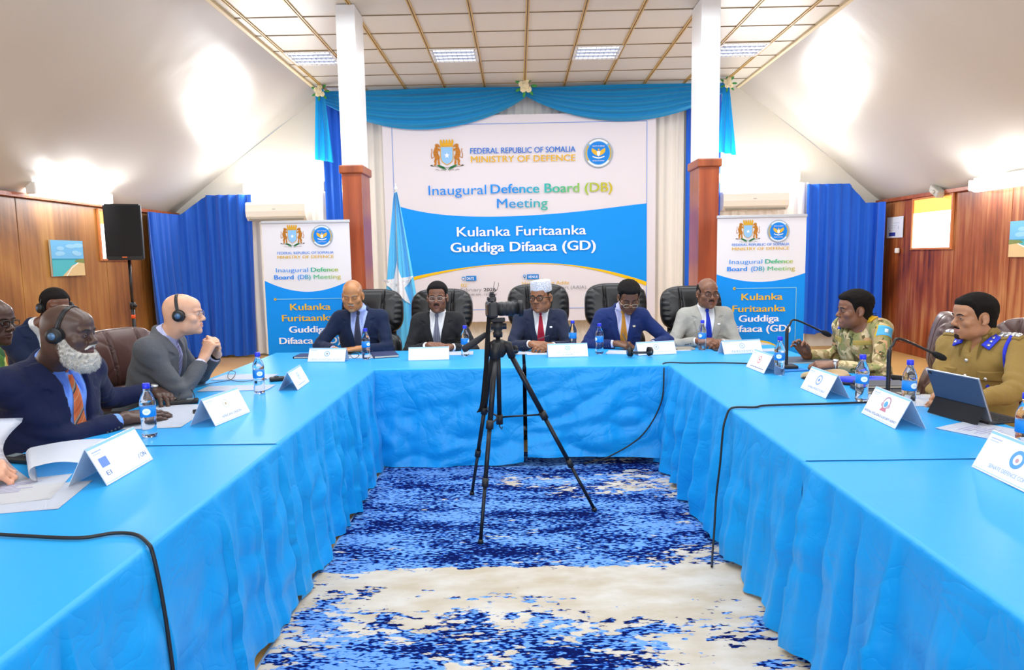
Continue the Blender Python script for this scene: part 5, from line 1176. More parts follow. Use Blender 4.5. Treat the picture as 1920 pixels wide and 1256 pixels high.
MB().tube([(-0.02, -0.01, 1.10), (-0.07, -0.03, 1.068)], 0.006, 8).build('handle_rod', mat('steel', '#b9bcc2', 0.25, 0.9), t)
MB().tube([(-0.065, -0.028, 1.071), (-0.12, -0.05, 1.035), (-0.185, -0.075, 0.995), (-0.195, -0.079, 0.989)], [0.014, 0.019, 0.02, 0.014], 12).build('handle_grip', mat('rubber_grip', '#22242a', 0.75), t)
# camera: looks to the right and slightly away
c = thing('mirrorless_camera', 'black camera with a long lens mounted on the tripod', 'camera', (-0.136, 3.96, 1.160), math.radians(10)); c.scale = (0.74, 1, 1)
b = MB(); b.box((-0.03, 0, 0.048), (0.062, 0.135, 0.090), bev=0.012); b.box((-0.018, 0, 0.105), (0.060, 0.052, 0.034), bev=0.010); b.box((-0.020, -0.055, 0.050), (0.070, 0.030, 0.092), bev=0.013); b.build('camera_body', M_BLK2, c)
MB().box((-0.0635, -0.005, 0.048), (0.004, 0.080, 0.058), bev=0.002).build('rear_screen', mat('camera_screen', '#7a5a3c', 0.2), c)
MB().box((-0.045, 0, 0.108), (0.022, 0.036, 0.022), bev=0.006).build('eyepiece', M_BLK, c)
b = MB(); b.cyl((-0.005, 0.045, 0.093), (-0.005, 0.045, 0.107), 0.014); b.cyl((-0.03, -0.05, 0.093), (-0.03, -0.05, 0.105), 0.016); b.build('dial', M_TRG, c)
b = MB(); b.box((-0.015, 0, 0.127), (0.045, 0.022, 0.016), bev=0.004); b.box((-0.02, 0, 0.140), (0.030, 0.030, 0.016), bev=0.004); b.build('wireless_receiver', M_BLK, c)
b = MB(); b.tube([(-0.005, 0.01, 0.146), (0.0, 0.01, 0.18), (0.006, 0.01, 0.205)], 0.0022, 6); b.build('antenna', M_BLK, c)
b = MB(); b.tube([(0.0, -0.01, 0.146), (0.02, -0.012, 0.16), (0.032, -0.014, 0.185), (0.030, -0.014, 0.20)], 0.002, 6); b.build('curled_lead', M_BLK, c)
Mx = Matrix.Translation((0, 0, 0.050)) @ Matrix.Rotation(PI/2, 4, 'Y')
MB().lathe([(0.034, -0.01), (0.037, 0.0), (0.037, 0.03), (0.040, 0.034), (0.040, 0.075), (0.0385, 0.078), (0.0385, 0.083), (0.041, 0.086), (0.041, 0.120), (0.039, 0.123), (0.039, 0.130), (0.0405, 0.133), (0.0405, 0.150), (0.034, 0.154), (0.034, 0.185), (0.0, 0.186)], 36, Mx).build('lens_barrel', mat('lens_barrel', '#202226', 0.45, bump=(400, 0.15)), c)
MB().lathe([(0.036, 0.180), (0.047, 0.188), (0.047, 0.215), (0.044, 0.215), (0.042, 0.190), (0.0, 0.189)], 36, Mx).build('lens_hood', M_BLK, c)
for z in (0.055, 0.103, 0.141): MB().lathe([(0.0413, z-0.002), (0.0418, z), (0.0413, z+0.002)], 36, Mx).build('lens_ring', M_TRG, c)
# strap that hangs down from the camera
P = []; mid = [(-0.045, -0.05, 0.07), (-0.062, -0.055, -0.06), (-0.075, -0.06, -0.16), (-0.085, -0.05, -0.30), (-0.10, -0.05, -0.45), (-0.135, -0.04, -0.52), (-0.14, -0.01, -0.535), (-0.11, 0.01, -0.50), (-0.085, 0.01, -0.36), (-0.055, 0.02, -0.15), (-0.04, 0.055, 0.06)]
sm = []
for i in range(len(mid)-1):
    p0, p1, p2, p3 = [Vector(mid[k]) for k in (max(0, i-1), i, i+1, min(len(mid)-1, i+2))]
    for k in range(8):
        q = k/8; sm.append(0.5*((2*p1)+(-p0+p2)*q+(2*p0-5*p1+4*p2-p3)*q*q+(-p0+3*p1-3*p2+p3)*q**3))
sm.append(Vector(mid[-1])); N_ = len(sm)
for dx in (-1, 0, 1): P.append([(p.x+dx*0.019*min(1, min(i, N_-1-i)/9+0.25), p.y+dx*0.006, p.z) for i, p in enumerate(sm)])
b = MB().grid(P); bmesh.ops.solidify(b.bm, geom=b.bm.faces[:], thickness=0.003); b.build('camera_strap', mat('strap_black', '#1b1c20', 0.8), c)
# ------------------------------------------------------------------ people: one continuous surface each, from smooth-blended solids
def axis(lo, hi, h, fine=()):
    out = [lo]
    while out[-1] < hi:
        x = out[-1]; st = h
        for a, b_, f in fine:
            if a-f <= x < b_: st = min(st, f)
            elif x < a: st = min(st, max(f, a-x) if a-x < h else st)
        out.append(x+st)
    return np.array(out, np.float32)
class Fld:
    def __init__(s, ax): s.ax = ax; s.D = np.full(tuple(len(a) for a in ax), 0.25, np.float32)
    def sl(s, lo, hi):
        r = []
        for a, l, h in zip(s.ax, lo, hi):
            i = max(0, int(np.searchsorted(a, l))-1); j = min(len(a), int(np.searchsorted(a, h))+1)
            if j-i < 1: return None
            r.append(slice(i, j))
        return tuple(r)
    def op(s, lo, hi, fn, k, mode='u'):
        q = s.sl(np.asarray(lo)-k-0.012, np.asarray(hi)+k+0.012)
        if q is None: return s
        X = s.ax[0][q[0]][:, None, None]; Y = s.ax[1][q[1]][None, :, None]; Z = s.ax[2][q[2]][None, None, :]
        d = fn(X, Y, Z).astype(np.float32); a = s.D[q]
        if mode == 'u': h = np.maximum(k-np.abs(a-d), 0)/k if k > 0 else 0; s.D[q] = np.minimum(a, d)-(h*h*k*0.25 if k > 0 else 0)
        elif mode == 's': d = -d; h = np.maximum(k-np.abs(a-d), 0)/k if k > 0 else 0; s.D[q] = np.maximum(a, d)+(h*h*k*0.25 if k > 0 else 0)
        elif mode == 'i': s.D[q] = np.maximum(a, d)
        return s
    def cap(s, a, b_, ra, rb=None, k=0.02, mode='u', sq=None):
        a = np.asarray(a, float); b_ = np.asarray(b_, float); rb = ra if rb is None else rb; R_ = max(ra, rb); ab = b_-a; L2 = max(1e-9, ab@ab)
        def fn(X, Y, Z):
            t = np.clip(((X-a[0])*ab[0]+(Y-a[1])*ab[1]+(Z-a[2])*ab[2])/L2, 0, 1)
            return np.sqrt((X-a[0]-t*ab[0])**2+(Y-a[1]-t*ab[1])**2+(Z-a[2]-t*ab[2])**2)-(ra+(rb-ra)*t)
        return s.op(np.minimum(a, b_)-R_, np.maximum(a, b_)+R_, fn, k, mode)
    def ell(s, c, r, k=0.02, mode='u', R=None):
        c = np.asarray(c, float); r = np.asarray(r, float)*np.ones(3); m = r.max(); Rm = np.eye(3) if R is None else np.asarray(R)
        def fn(X, Y, Z):
            x, y, z = X-c[0], Y-c[1], Z-c[2]
            u = (Rm[0, 0]*x+Rm[1, 0]*y+Rm[2, 0]*z)/r[0]; v = (Rm[0, 1]*x+Rm[1, 1]*y+Rm[2, 1]*z)/r[1]; w_ = (Rm[0, 2]*x+Rm[1, 2]*y+Rm[2, 2]*z)/r[2]
            k0 = np.sqrt(u*u+v*v+w_*w_); k1 = np.sqrt((u/r[0])**2+(v/r[1])**2+(w_/r[2])**2)+1e-9
            return k0*(k0-1)/k1
        return s.op(c-m, c+m, fn, k, mode)
    def mesh(s):
        D = s.D; ins = D < 0; nx, ny, nz = D.shape
        C = np.zeros((nx-1, ny-1, nz-1), np.uint8)
        for dx in (0, 1):
            for dy in (0, 1):
                for dz in (0, 1): C += ins[dx:nx-1+dx, dy:ny-1+dy, dz:nz-1+dz]
        act = (C > 0) & (C < 8); I = np.argwhere(act)
        if len(I) == 0: return np.zeros((0, 3)), np.zeros((0, 4), int)
        vid = np.full(C.shape, -1, np.int32); vid[act] = np.arange(len(I))
        P = np.zeros((len(I), 3)); n = np.zeros(len(I)); co = [(0, 0, 0), (1, 0, 0), (0, 1, 0), (1, 1, 0), (0, 0, 1), (1, 0, 1), (0, 1, 1), (1, 1, 1)]
        ix, iy, iz = I.T; val = [D[ix+a, iy+b_, iz+c] for a, b_, c in co]
        for e0, e1 in ((0, 1), (2, 3), (4, 5), (6, 7), (0, 2), (1, 3), (4, 6), (5, 7), (0, 4), (1, 5), (2, 6), (3, 7)):
            a, b_ = val[e0], val[e1]; m = (a < 0) != (b_ < 0); t = np.where(m, a/(np.where(m, a-b_, 1)), 0)
            for d in range(3):
                p0 = s.ax[d][I[:, d]+co[e0][d]]; p1 = s.ax[d][I[:, d]+co[e1][d]]; P[:, d] += np.where(m, p0+(p1-p0)*t, 0)
            n += m
        P /= n[:, None]; Fs = []
        for d in range(3):
            sl0 = [slice(None)]*3; sl1 = [slice(None)]*3; sl0[d] = slice(0, -1); sl1[d] = slice(1, None)
            cr = ins[tuple(sl0)] != ins[tuple(sl1)]; o = [q for q in range(3) if q != d]
            K = np.argwhere(cr); K = K[(K[:, o[0]] > 0) & (K[:, o[1]] > 0) & (K[:, o[0]] < D.shape[o[0]]-1) & (K[:, o[1]] < D.shape[o[1]]-1)]
            if len(K) == 0: continue
            q = []
            for da, db in ((1, 1), (0, 1), (0, 0), (1, 0)):
                J = K.copy(); J[:, o[0]] -= da; J[:, o[1]] -= db; q.append(vid[tuple(J.T)])
            q = np.stack(q, -1); f = ins[tuple(sl0)][tuple(K.T)]
            flip = f if d != 1 else ~f
            q[~flip] = q[~flip][:, ::-1]; Fs.append(q)
        F = np.concatenate(Fs); return P, F[(F >= 0).all(1)]
def smooth(P, F, n=1, lam=0.5):
    for _ in range(n):
        acc = np.zeros_like(P); cnt = np.zeros(len(P))
        for a, b_ in ((0, 1), (1, 2), (2, 3), (3, 0)):
            for u, v in ((a, b_), (b_, a)):
                np.add.at(acc, F[:, u], P[F[:, v]]); np.add.at(cnt, F[:, u], 1)
        P = P+(acc/np.maximum(cnt, 1)[:, None]-P)*lam
    return P
def unit(v): v = np.asarray(v, float); return v/max(1e-9, np.linalg.norm(v))
def hand(F, wr, fd, nr, side, curl=(0.25, 0.5, 0.35), thumb=(0.75, 0.55, 0.35), tb=0.35, spread=0.07, s=1.0, curls=None, k=0.005):
    """palm, five separate fingers; fd = direction wrist->knuckles, nr = back-of-hand direction"""
    fd = unit(fd); nr = unit(np.asarray(nr, float)-fd*np.dot(nr, fd)); T = np.cross(fd, nr)*(-1 if side == 'R' else 1); wr = np.asarray(wr, float)
    K = [wr+(fd*l+T*t+nr*z)*s for l, t, z in ((0.090, 0.031, 0.0), (0.094, 0.010, 0.003), (0.089, -0.011, 0.001), (0.080, -0.030, -0.004))]
    for i, kn in enumerate(K): F.cap(wr+T*(0.017-0.011*i)*s+fd*0.006*s, kn, 0.0165*s, 0.0125*s, 0.014)
    F.ell(wr+(fd*0.045-nr*0.008+T*0.014)*s, 0.021*s, 0.012)
    seg = ((0.043, 0.026, 0.021), (0.047, 0.030, 0.022), (0.043, 0.028, 0.022), (0.034, 0.021, 0.019)); rad = ((0.0098, 0.0088, 0.0078), (0.0100, 0.0090, 0.008), (0.0096, 0.0086, 0.0076), (0.0085, 0.0076, 0.0068))
    for i in range(4):
        c = curls[i] if curls else curl; sp = spread*(1.4-i*0.95); d0 = unit(fd*math.cos(sp)+T*math.sin(sp)); p = K[i]; a = 0
        for j in range(3):
            a += c[j]; d = d0*math.cos(a)-nr*math.sin(a); q = p+d*seg[i][j]*s
            F.cap(p, q, rad[i][j]*s*1.02, rad[i][min(2, j+1)]*s, k if j else 0.008); F.ell(p+nr*math.cos(a)*0.0012*s, rad[i][j]*s*1.06, k); p = q
    b0 = wr+(fd*0.022+T*0.022-nr*0.010)*s; d = unit(fd*thumb[0]+T*thumb[1]-nr*thumb[2]); p1 = b0+d*0.046*s; F.cap(b0, p1, 0.0165*s, 0.0125*s, 0.012)
    d2 = unit(d+(fd*0.5-T*0.45)*tb); p2 = p1+d2*0.034*s; F.cap(p1, p2, 0.0118*s, 0.0105*s, k); d3 = unit(d2+(fd*0.3-T*0.4)*tb); F.cap(p2, p2+d3*0.027*s, 0.0108*s, 0.0085*s, k)
def ik(sh, wr, la, lb, pole):
    v = wr-sh; d = np.linalg.norm(v); d2 = min(d, (la+lb)*0.999); u = v/d; c = (la*la+d2*d2-lb*lb)/(2*la*d2); h = math.sqrt(max(0, 1-c*c))*la
    p = np.asarray(pole, float); p = p-u*(p@u); return sh+u*c*la+unit(p)*h
def np3(M): return np.array([[M[i][j] for j in range(3)] for i in range(3)])
SKINS = {}
def skin(col, rough=0.36):
    if col not in SKINS:
        c = L(col); d = tuple(v*0.80 for v in c[:3])+(1,)
        SKINS[col] = mat('skin_'+col[1:], c, rough, spec=0.45, sss=0.06, var=(14, d, (1, 1, 1), 0.35, 0.75), bump=(90, 0.06, (1, 1, 1), 0.004))
    return SKINS[col]
def fabric(name, col, rough=0.8, var=None, bump=(220, 0.12), sheen=0.06):
    m = mat(name, col, rough, spec=0.2, sheen=sheen, var=var); N, K, b = nodes_of(m)
    if not any(n.type == 'BUMP' for n in N):
        tc = N.new('ShaderNodeTexCoord'); n1 = N.new('ShaderNodeTexNoise'); n1.inputs['Scale'].default_value = 11; n1.inputs['Detail'].default_value = 3; n1.inputs['Distortion'].default_value = 1.2
        K.new(tc.outputs['Object'], n1.inputs[0]); bp = N.new('ShaderNodeBump'); bp.inputs['Strength'].default_value = 0.40; bp.inputs['Distance'].default_value = 0.018
        K.new(n1.outputs['Fac'], bp.inputs['Height']); n2 = N.new('ShaderNodeTexNoise'); n2.inputs['Scale'].default_value = bump[0]
        K.new(tc.outputs['Object'], n2.inputs[0]); b2 = N.new('ShaderNodeBump'); b2.inputs['Strength'].default_value = bump[1]; b2.inputs['Distance'].default_value = 0.003
        K.new(n2.outputs['Fac'], b2.inputs['Height']); K.new(bp.outputs[0], b2.inputs['Normal']); K.new(b2.outputs[0], b.inputs['Normal'])
    return m
def stripes(name, base, cols, scale, ang, rough=0.55):
    """woven diagonal stripes: cols = [(position, colour), ...] repeating"""
    m = mat(name, base, rough, spec=0.3, sheen=0.2); N, K, b = nodes_of(m)
    tc = N.new('ShaderNodeTexCoord'); mp = N.new('ShaderNodeMapping'); mp.inputs['Rotation'].default_value = (0, ang, 0); mp.inputs['Scale'].default_value = (scale, scale, scale)
    sp = N.new('ShaderNodeSeparateXYZ'); fr = N.new('ShaderNodeMath'); fr.operation = 'FRACT'; r = N.new('ShaderNodeValToRGB'); r.color_ramp.interpolation = 'CONSTANT'; e = r.color_ramp.elements
    e[0].position = 0; e[0].color = L(base); e[1].position = cols[0][0]; e[1].color = L(cols[0][1])
    for pz, c in cols[1:]: k = e.new(pz); k.color = L(c)
    K.new(tc.outputs['Object'], mp.inputs[0]); K.new(mp.outputs[0], sp.inputs[0]); K.new(sp.outputs[0], fr.inputs[0]); K.new(fr.outputs[0], r.inputs[0]); K.new(r.outputs[0], b.inputs['Base Color'])
    return m
def camo(name, cols, scale=9):
    m = fabric(name, cols[0], 0.9); N, K, b = nodes_of(m); tc = N.new('ShaderNodeTexCoord'); prev = None
    for i, (c, th, sc, st) in enumerate(cols[1]):
        mp = N.new('ShaderNodeMapping'); mp.inputs['Scale'].default_value = st; mp.inputs['Location'].default_value = (i*3.7, i*1.9, i*5.1)
        n = N.new('ShaderNodeTexNoise'); n.inputs['Scale'].default_value = sc; n.inputs['Detail'].default_value = 2.5; n.inputs['Distortion'].default_value = 0.8
        r = N.new('ShaderNodeValToRGB'); r.color_ramp.elements[0].position = th; r.color_ramp.elements[1].position = th+0.025
        mx = N.new('ShaderNodeMixRGB'); K.new(tc.outputs['Object'], mp.inputs[0]); K.new(mp.outputs[0], n.inputs[0]); K.new(n.outputs['Fac'], r.inputs[0]); K.new(r.outputs[0], mx.inputs[0])
        if prev is None: mx.inputs[1].default_value = L(cols[0])
        else: K.new(prev, mx.inputs[1])
        mx.inputs[2].default_value = L(c); prev = mx.outputs[0]
    K.new(prev, b.inputs['Base Color']); return m
def mxm(L_):
    r = L_[0]
    for a in L_[1:]: r = np.maximum(r, a)
    return r
def tri(F, P):
    P = np.asarray(P, float); idx = []; fr = []
    for d in range(3):
        a = F.ax[d]; i = np.clip(np.searchsorted(a, P[:, d])-1, 0, len(a)-2); idx.append(i); fr.append(np.clip((P[:, d]-a[i])/(a[i+1]-a[i]), 0, 1))
    r = 0
    for dx in (0, 1):
        for dy in (0, 1):
            for dz in (0, 1):
                r = r+F.D[idx[0]+dx, idx[1]+dy, idx[2]+dz]*(fr[0] if dx else 1-fr[0])*(fr[1] if dy else 1-fr[1])*(fr[2] if dz else 1-fr[2])
    return r
def hit(F, O, d, L_=0.35, n=140):
    """first point where rays from O along d enter the solid (vectorised); misses return the end point"""
    O = np.atleast_2d(np.asarray(O, float)); d = unit(d); t = np.linspace(0, L_, n)
    V = np.stack([tri(F, O+d*x) for x in t], 1); ins = V < 0; k = np.argmax(ins, 1); ok = ins.any(1); k = np.where(ok, np.maximum(k, 1), n-1)
    a = V[np.arange(len(O)), k-1]; b_ = V[np.arange(len(O)), k]; f = np.where(ok, a/np.where(a-b_ == 0, 1, a-b_), 1)
    return O+d*(t[k-1]+(t[k]-t[k-1])*np.clip(f, 0, 1))[:, None]
def patch(name, F, c, U, V_, Nd, w_, h, th, m, parent, nu=8, nv=8, rnd=0.0, off=0.0, shape=None):
    """a piece of cloth or metal that follows the surface of F"""
    U, V_, Nd = unit(U), unit(V_), unit(Nd); G = []; c = np.asarray(c, float)
    for i in range(nu+1):
        for j in range(nv+1):
            a, b_ = -1+2*i/nu, -1+2*j/nv
            if shape: a, b_ = shape(a, b_)
            G.append(c+U*a*w_/2+V_*b_*h/2+Nd*0.12)
    H = hit(F, np.array(G), -Nd); top = (H+Nd*(th+off)).reshape(nu+1, nv+1, 3); bot = (H+Nd*(off-0.002)).reshape(nu+1, nv+1, 3)
    b = MB(); b.grid(top.tolist()); b.grid(bot.tolist(), True)
    for e in (lambda A: A[0], lambda A: A[-1], lambda A: A[:, 0], lambda A: A[:, -1]): b.grid([e(top).tolist(), e(bot).tolist()])
    bmesh.ops.remove_doubles(b.bm, verts=b.bm.verts[:], dist=0.0002); return b.build(name, m, parent)
def head_prims(F, Hc, Rh, k, o):
    """all sizes in metres for a 0.24 m head, scaled by k; o = options"""
    T = lambda p: Hc+Rh@(np.array(p, float)*k)
    E = lambda c, r, kk=0.02, mode='u': F.ell(T(c), np.array(r)*k, kk*k, mode, Rh)
    C = lambda a, b_, ra, rb=None, kk=0.012, mode='u': F.cap(T(a), T(b_), ra*k, (rb if rb is not None else ra)*k, kk*k, mode)
    fat = o.get('fat', 0.0); jw = o.get('jaw', 0.0)
    E((0, -0.014, 0.042), (0.0745, 0.097, 0.080), 0.03)
    E((0, -0.050, -0.020), (0.060, 0.050, 0.060), 0.04)
    E((0, 0.028, -0.028), (0.060+fat, 0.058, 0.082), 0.03)
    E((0, 0.040, -0.076), (0.046+fat*1.3+jw, 0.044, 0.036+fat*0.5), 0.03)
    E((0, 0.078, -0.099), (0.021, 0.017, 0.017), 0.020)
    E((0, 0.062, 0.048), (0.052, 0.030, 0.036), 0.03)
    for s in (-1, 1):
        E((s*0.046, 0.058, -0.024), (0.022+fat*0.5, 0.022, 0.020), 0.022)
        E((s*0.047, 0.018, -0.064), (0.016+fat*1.2, 0.030, 0.028), 0.025)
        C((s*0.012, 0.087, 0.0195), (s*0.046, 0.077, 0.021), 0.0095, 0.008, 0.014)
        E((s*0.032, 0.101, 0.002), (0.0165, 0.0135, 0.0115), 0.012, 's')
        E((s*0.032, 0.0755, 0.002), (0.0165, 0.0150, 0.0135), 0.006)
        # ears
        Re = Rh @ np3(Matrix.Rotation(s*0.35, 3, 'Z') @ Matrix.Rotation(-0.15, 3, 'X'))
        F.ell(T((s*0.080, -0.014, -0.004)), np.array((0.0080, 0.0170, 0.0290))*k, 0.008*k, 'u', Re)
        F.ell(T((s*0.090, -0.008, -0.002)), np.array((0.006, 0.0105, 0.019))*k, 0.006*k, 's', Re)
        E((s*0.081, -0.004, -0.030), (0.006, 0.009, 0.009), 0.008)
    nw = o.get('nose', 1.0)
    C((0, 0.084, 0.012), (0, 0.104, -0.024), 0.0085, 0.0115, 0.012); E((0, 0.107, -0.030), (0.0125*nw, 0.0115, 0.0105), 0.010)
    for s in (-1, 1): E((s*0.0135*nw, 0.098, -0.034), (0.0095*nw, 0.0105, 0.0085), 0.008); E((s*0.007*nw, 0.106, -0.0425), (0.0042, 0.0045, 0.004), 0.004, 's')
    lp = o.get('lips', 1.0)
    E((0, 0.077, -0.062), (0.029, 0.015, 0.019), 0.018)
    for s in (-1, 1):
        C((s*0.023, 0.083, -0.0615), (s*0.004, 0.0945, -0.0565), 0.004*lp, 0.0068*lp, 0.006); C((s*0.021, 0.083, -0.0645), (0, 0.0925, -0.0705), 0.0042*lp, 0.0078*lp, 0.006)
        C((s*0.025, 0.090, -0.0632), (0, 0.103, -0.0632), 0.0022+o.get('open', 0)*0.5, 0.0024+o.get('open', 0), 0.003, 's')
    if not o.get('closed'):
        for s in (-1, 1): C((s*0.0225, 0.0925, 0.0002), (s*0.0415, 0.0885, 0.0004), 0.0030, 0.0028, 0.0025, 's')
def person(label, loc, face, lean, head, hyaw=0.0, hpitch=0.0, hroll=0.0, s=1.0, hs=1.08, skin_='#6b4630', lipcol=None, hands=None, wide=1.0, belly=0.0, kz=1.0, o=None, hair=None, brow='#1a1412', cloth=None, sw=0.166, glasses=None, res=0.0042, hres=0.0042, iris='#1d120c', legs=True, roll=0.0, group=None):
    o = o or {}; root = thing('person', label, 'person', loc, (-lean, roll, face), group); root.scale = (s, s, s)
    M = Matrix.LocRotScale(Vector(loc), Euler((-lean, roll, face)), Vector((s, s, s))); Mi = M.inverted(); Ri = np3(M.to_3x3().normalized().inverted())
    loc_ = lambda p: np.array(Mi @ Vector(p)); dr = lambda v: Ri @ unit(v)
    Hc = loc_(head); k = hs/s
    Rw = Matrix.Rotation(face+hyaw, 3, 'Z') @ Matrix.Rotation(-hpitch, 3, 'X') @ Matrix.Rotation(hroll, 3, 'Y'); Rh = Ri @ np3(Rw)
    sk = skin(skin_); sc = skin_.lstrip('#'); lips = mat('lips_'+(lipcol or skin_)[1:], lipcol or tuple(v*0.62 if i else v*0.75 for i, v in enumerate(L(skin_)[:3]))+(1,), 0.4)
    nb = np.array((0, -0.020, 0.578*kz)); hb = Hc+Rh@(np.array((0, -0.030, -0.070))*k)
    SH = {q: np.array((sg*sw*wide, -0.014, 0.522*kz)) for q, sg in (('R', 1), ('L', -1))}; W, E = {}, {}
    for q in 'RL':
        h = hands[q]; W[q] = loc_(h['w']); E[q] = ik(SH[q], W[q], 0.30*kz, 0.27, dr(h.get('pole', (0, 0, -1)))); lim = W[q]-E[q]; h['ax'] = unit(lim)
    pts = np.array([nb, hb, *SH.values(), *W.values(), *E.values(), (0.2*wide, 0.16+belly, 0.0), (-0.2*wide, -0.16, 0.0)]); lo = pts.min(0)-0.10; hi = pts.max(0)+0.10
    lo = np.minimum(lo, Hc-0.17*k); hi = np.maximum(hi, Hc+0.18*k); lo[2] = max(lo[2], -0.06)
    for q in 'RL': hi = np.maximum(hi, W[q]+0.24); lo = np.minimum(lo, W[q]-0.24)
    lo[2] = max(lo[2], -0.06)
    fine = [[(Hc[d]-0.125*k, Hc[d]+0.135*k, res)] for d in range(3)]
    for q in 'RL':
        c = W[q]+dr(hands[q]['fd'])*0.085
        for d in range(3): fine[d].append((c[d]-0.105, c[d]+0.105, hres))
    ax = [axis(lo[d], hi[d], 0.013, fine[d]) for d in range(3)]; F = Fld(ax)
    # -- the body itself
    def torso(G, of, kk=0.05, arms=True):
        G.ell((0, 0, 0.09), (0.170*wide+of, 0.125+of, 0.13+of), kk); G.ell((0, 0.012+belly*0.7, 0.25*kz), (0.150*wide+belly*0.7+of, 0.108+belly+of, 0.17*kz+of), kk)
        G.ell((0, 0.002+belly*0.15, 0.41*kz), (0.162*wide+of, 0.116+belly*0.3+of, 0.16*kz+of), kk)
        G.cap((-0.118*wide, -0.012, 0.492*kz), (0.118*wide, -0.012, 0.492*kz), 0.066+of, None, kk)
        for sg in (-1, 1): G.cap((0, -0.034, 0.556*kz), (sg*0.155*wide, -0.020, 0.530*kz), 0.046+of*0.6, 0.040+of*0.8, 0.035)
    torso(F, -0.004)
    F.cap(nb, hb, 0.057*(1+o.get('neck', 0)), 0.055*(1+o.get('neck', 0)), 0.03)
    for q in 'RL': F.cap(SH[q], E[q], 0.050, 0.040, 0.02); F.cap(E[q], W[q], 0.040, 0.0265, 0.012)
    head_prims(F, Hc, Rh, k, o)
    for q in 'RL':
        h = hands[q]; hand(F, W[q], dr(h['fd']), dr(h['nr']), q, h.get('curl', (0.25, 0.5, 0.35)), h.get('thumb', (0.75, 0.55, 0.35)), h.get('tb', 0.35), h.get('spread', 0.07), h.get('s', 1.05), h.get('curls'))
    P, Q = F.mesh(); P = smooth(P, Q, 1, 0.35); ct = P[Q].mean(1); hl = ((ct-Hc)@Rh)/k
    mi = np.where((np.abs(hl[:, 0]) < 0.0245) & (hl[:, 1] > 0.086) & (hl[:, 2] < -0.0525+0.04*np.abs(hl[:, 0])*-1) & (hl[:, 2] > -0.0775+0.35*np.abs(hl[:, 0])), 1, 0)
    np_mesh('body', P, Q, [sk, lips], root, True, mi)
    Hm = lambda p: Hc+Rh@(np.array(p, float)*k); HM = Matrix.Translation(Vector(Hc)) @ Matrix([list(r) for r in Rh]).to_4x4() @ Matrix.Scale(k, 4)
    onface = lambda x, z, of=0.001: hit(F, [Hm((x, 0.16, z))], -Rh[:, 1], 0.16*k)[0]+Rh[:, 1]*of*k
    # -- eyes and brows
    if not o.get('closed'):
        g = o.get('gaze', 0.0)
        for sg in (-1, 1):
            b = MB(); b.mi = 0; b.ell(HM @ Vector((sg*0.032, 0.0775, 0.0012)), 0.0122*k, n=16); b.mi = 1
            dv = Vector((g, 1, -0.03)).normalized(); b.ell(HM @ (Vector((sg*0.032, 0.0775, 0.0012))+dv*0.0066), 0.0068*k, n=12); b.build('eye', [mat('eye_white', '#bfb6aa', 0.25), mat('iris_'+iris[1:], iris, 0.1)], root)
    if brow:
        for sg in (-1, 1):
            pp = [Vector(onface(sg*x, z, 0.0005)) for x, z in ((0.013, 0.0185), (0.024, 0.0225), (0.038, 0.0235), (0.050, 0.017))]
            MB().tube(pp, [0.0022*k, 0.0038*k, 0.0034*k, 0.0014*k], 8).build('eyebrow', mat('brow_'+brow[1:], brow, 0.9), root)
    # -- hair, moustache and beard grow from the head surface
    def grown(name, th, region, col, extra=None, rough=0.9, bump=(350, 0.9)):
        hb_ = [F.sl(Hc-0.16*k, Hc+0.16*k)][0]; G = Fld([F.ax[d][hb_[d]] for d in range(3)]); G.D = F.D[hb_].copy()
        X = G.ax[0][:, None, None]-Hc[0]; Y = G.ax[1][None, :, None]-Hc[1]; Z = G.ax[2][None, None, :]-Hc[2]
        x = (X*Rh[0, 0]+Y*Rh[1, 0]+Z*Rh[2, 0])/k; y = (X*Rh[0, 1]+Y*Rh[1, 1]+Z*Rh[2, 1])/k; z = (X*Rh[0, 2]+Y*Rh[1, 2]+Z*Rh[2, 2])/k
        t_ = th(x, y, z) if callable(th) else th; G.D = G.D-(t_*k)
        if extra: extra(G, x, y, z)
        G.D = np.maximum(G.D, (region(x, y, z)*k).astype(np.float32)).astype(np.float32)
        Pm, Qm = G.mesh()
        if len(Qm) and name == 'beard' and extra:
            Pm = smooth(Pm, Qm, 1, 0.4); rg = np.random.default_rng(5); pk = rg.integers(0, len(Qm), 9000); A4 = Pm[Qm[pk]]; Nn = np.cross(A4[:, 2]-A4[:, 0], A4[:, 3]-A4[:, 1]); Nn /= np.linalg.norm(Nn, axis=1)[:, None]+1e-9
            cen = Pm.mean(0); flip_ = np.sign(((A4.mean(1)-cen)*Nn).sum(1)); Nn *= flip_[:, None]; ctr = A4.mean(1)+rg.normal(0, 0.001, (len(pk), 3)); dn_ = Rh @ np.array((0, 0.25, -1.0)); dv_ = Nn*0.75+dn_*0.55+rg.normal(0, 0.22, (len(pk), 3)); dv_ /= np.linalg.norm(dv_, axis=1)[:, None]
            ln_ = (rg.uniform(0.004, 0.009, len(pk))*k)[:, None]; sd_ = np.cross(dv_, Nn+0.01); sd_ /= np.linalg.norm(sd_, axis=1)[:, None]+1e-9; wd_ = 0.0007*k; b0 = len(Pm)
            mid_ = ctr+dv_*ln_*0.6+dn_*ln_*0.08; tip_ = ctr+dv_*ln_+dn_*ln_*0.22; Vh = np.stack([ctr-sd_*wd_, ctr+sd_*wd_, mid_+sd_*wd_*0.7, mid_-sd_*wd_*0.7, tip_, tip_+sd_*wd_*0.15], 1).reshape(-1, 3); ii = b0+6*np.arange(len(pk))[:, None]
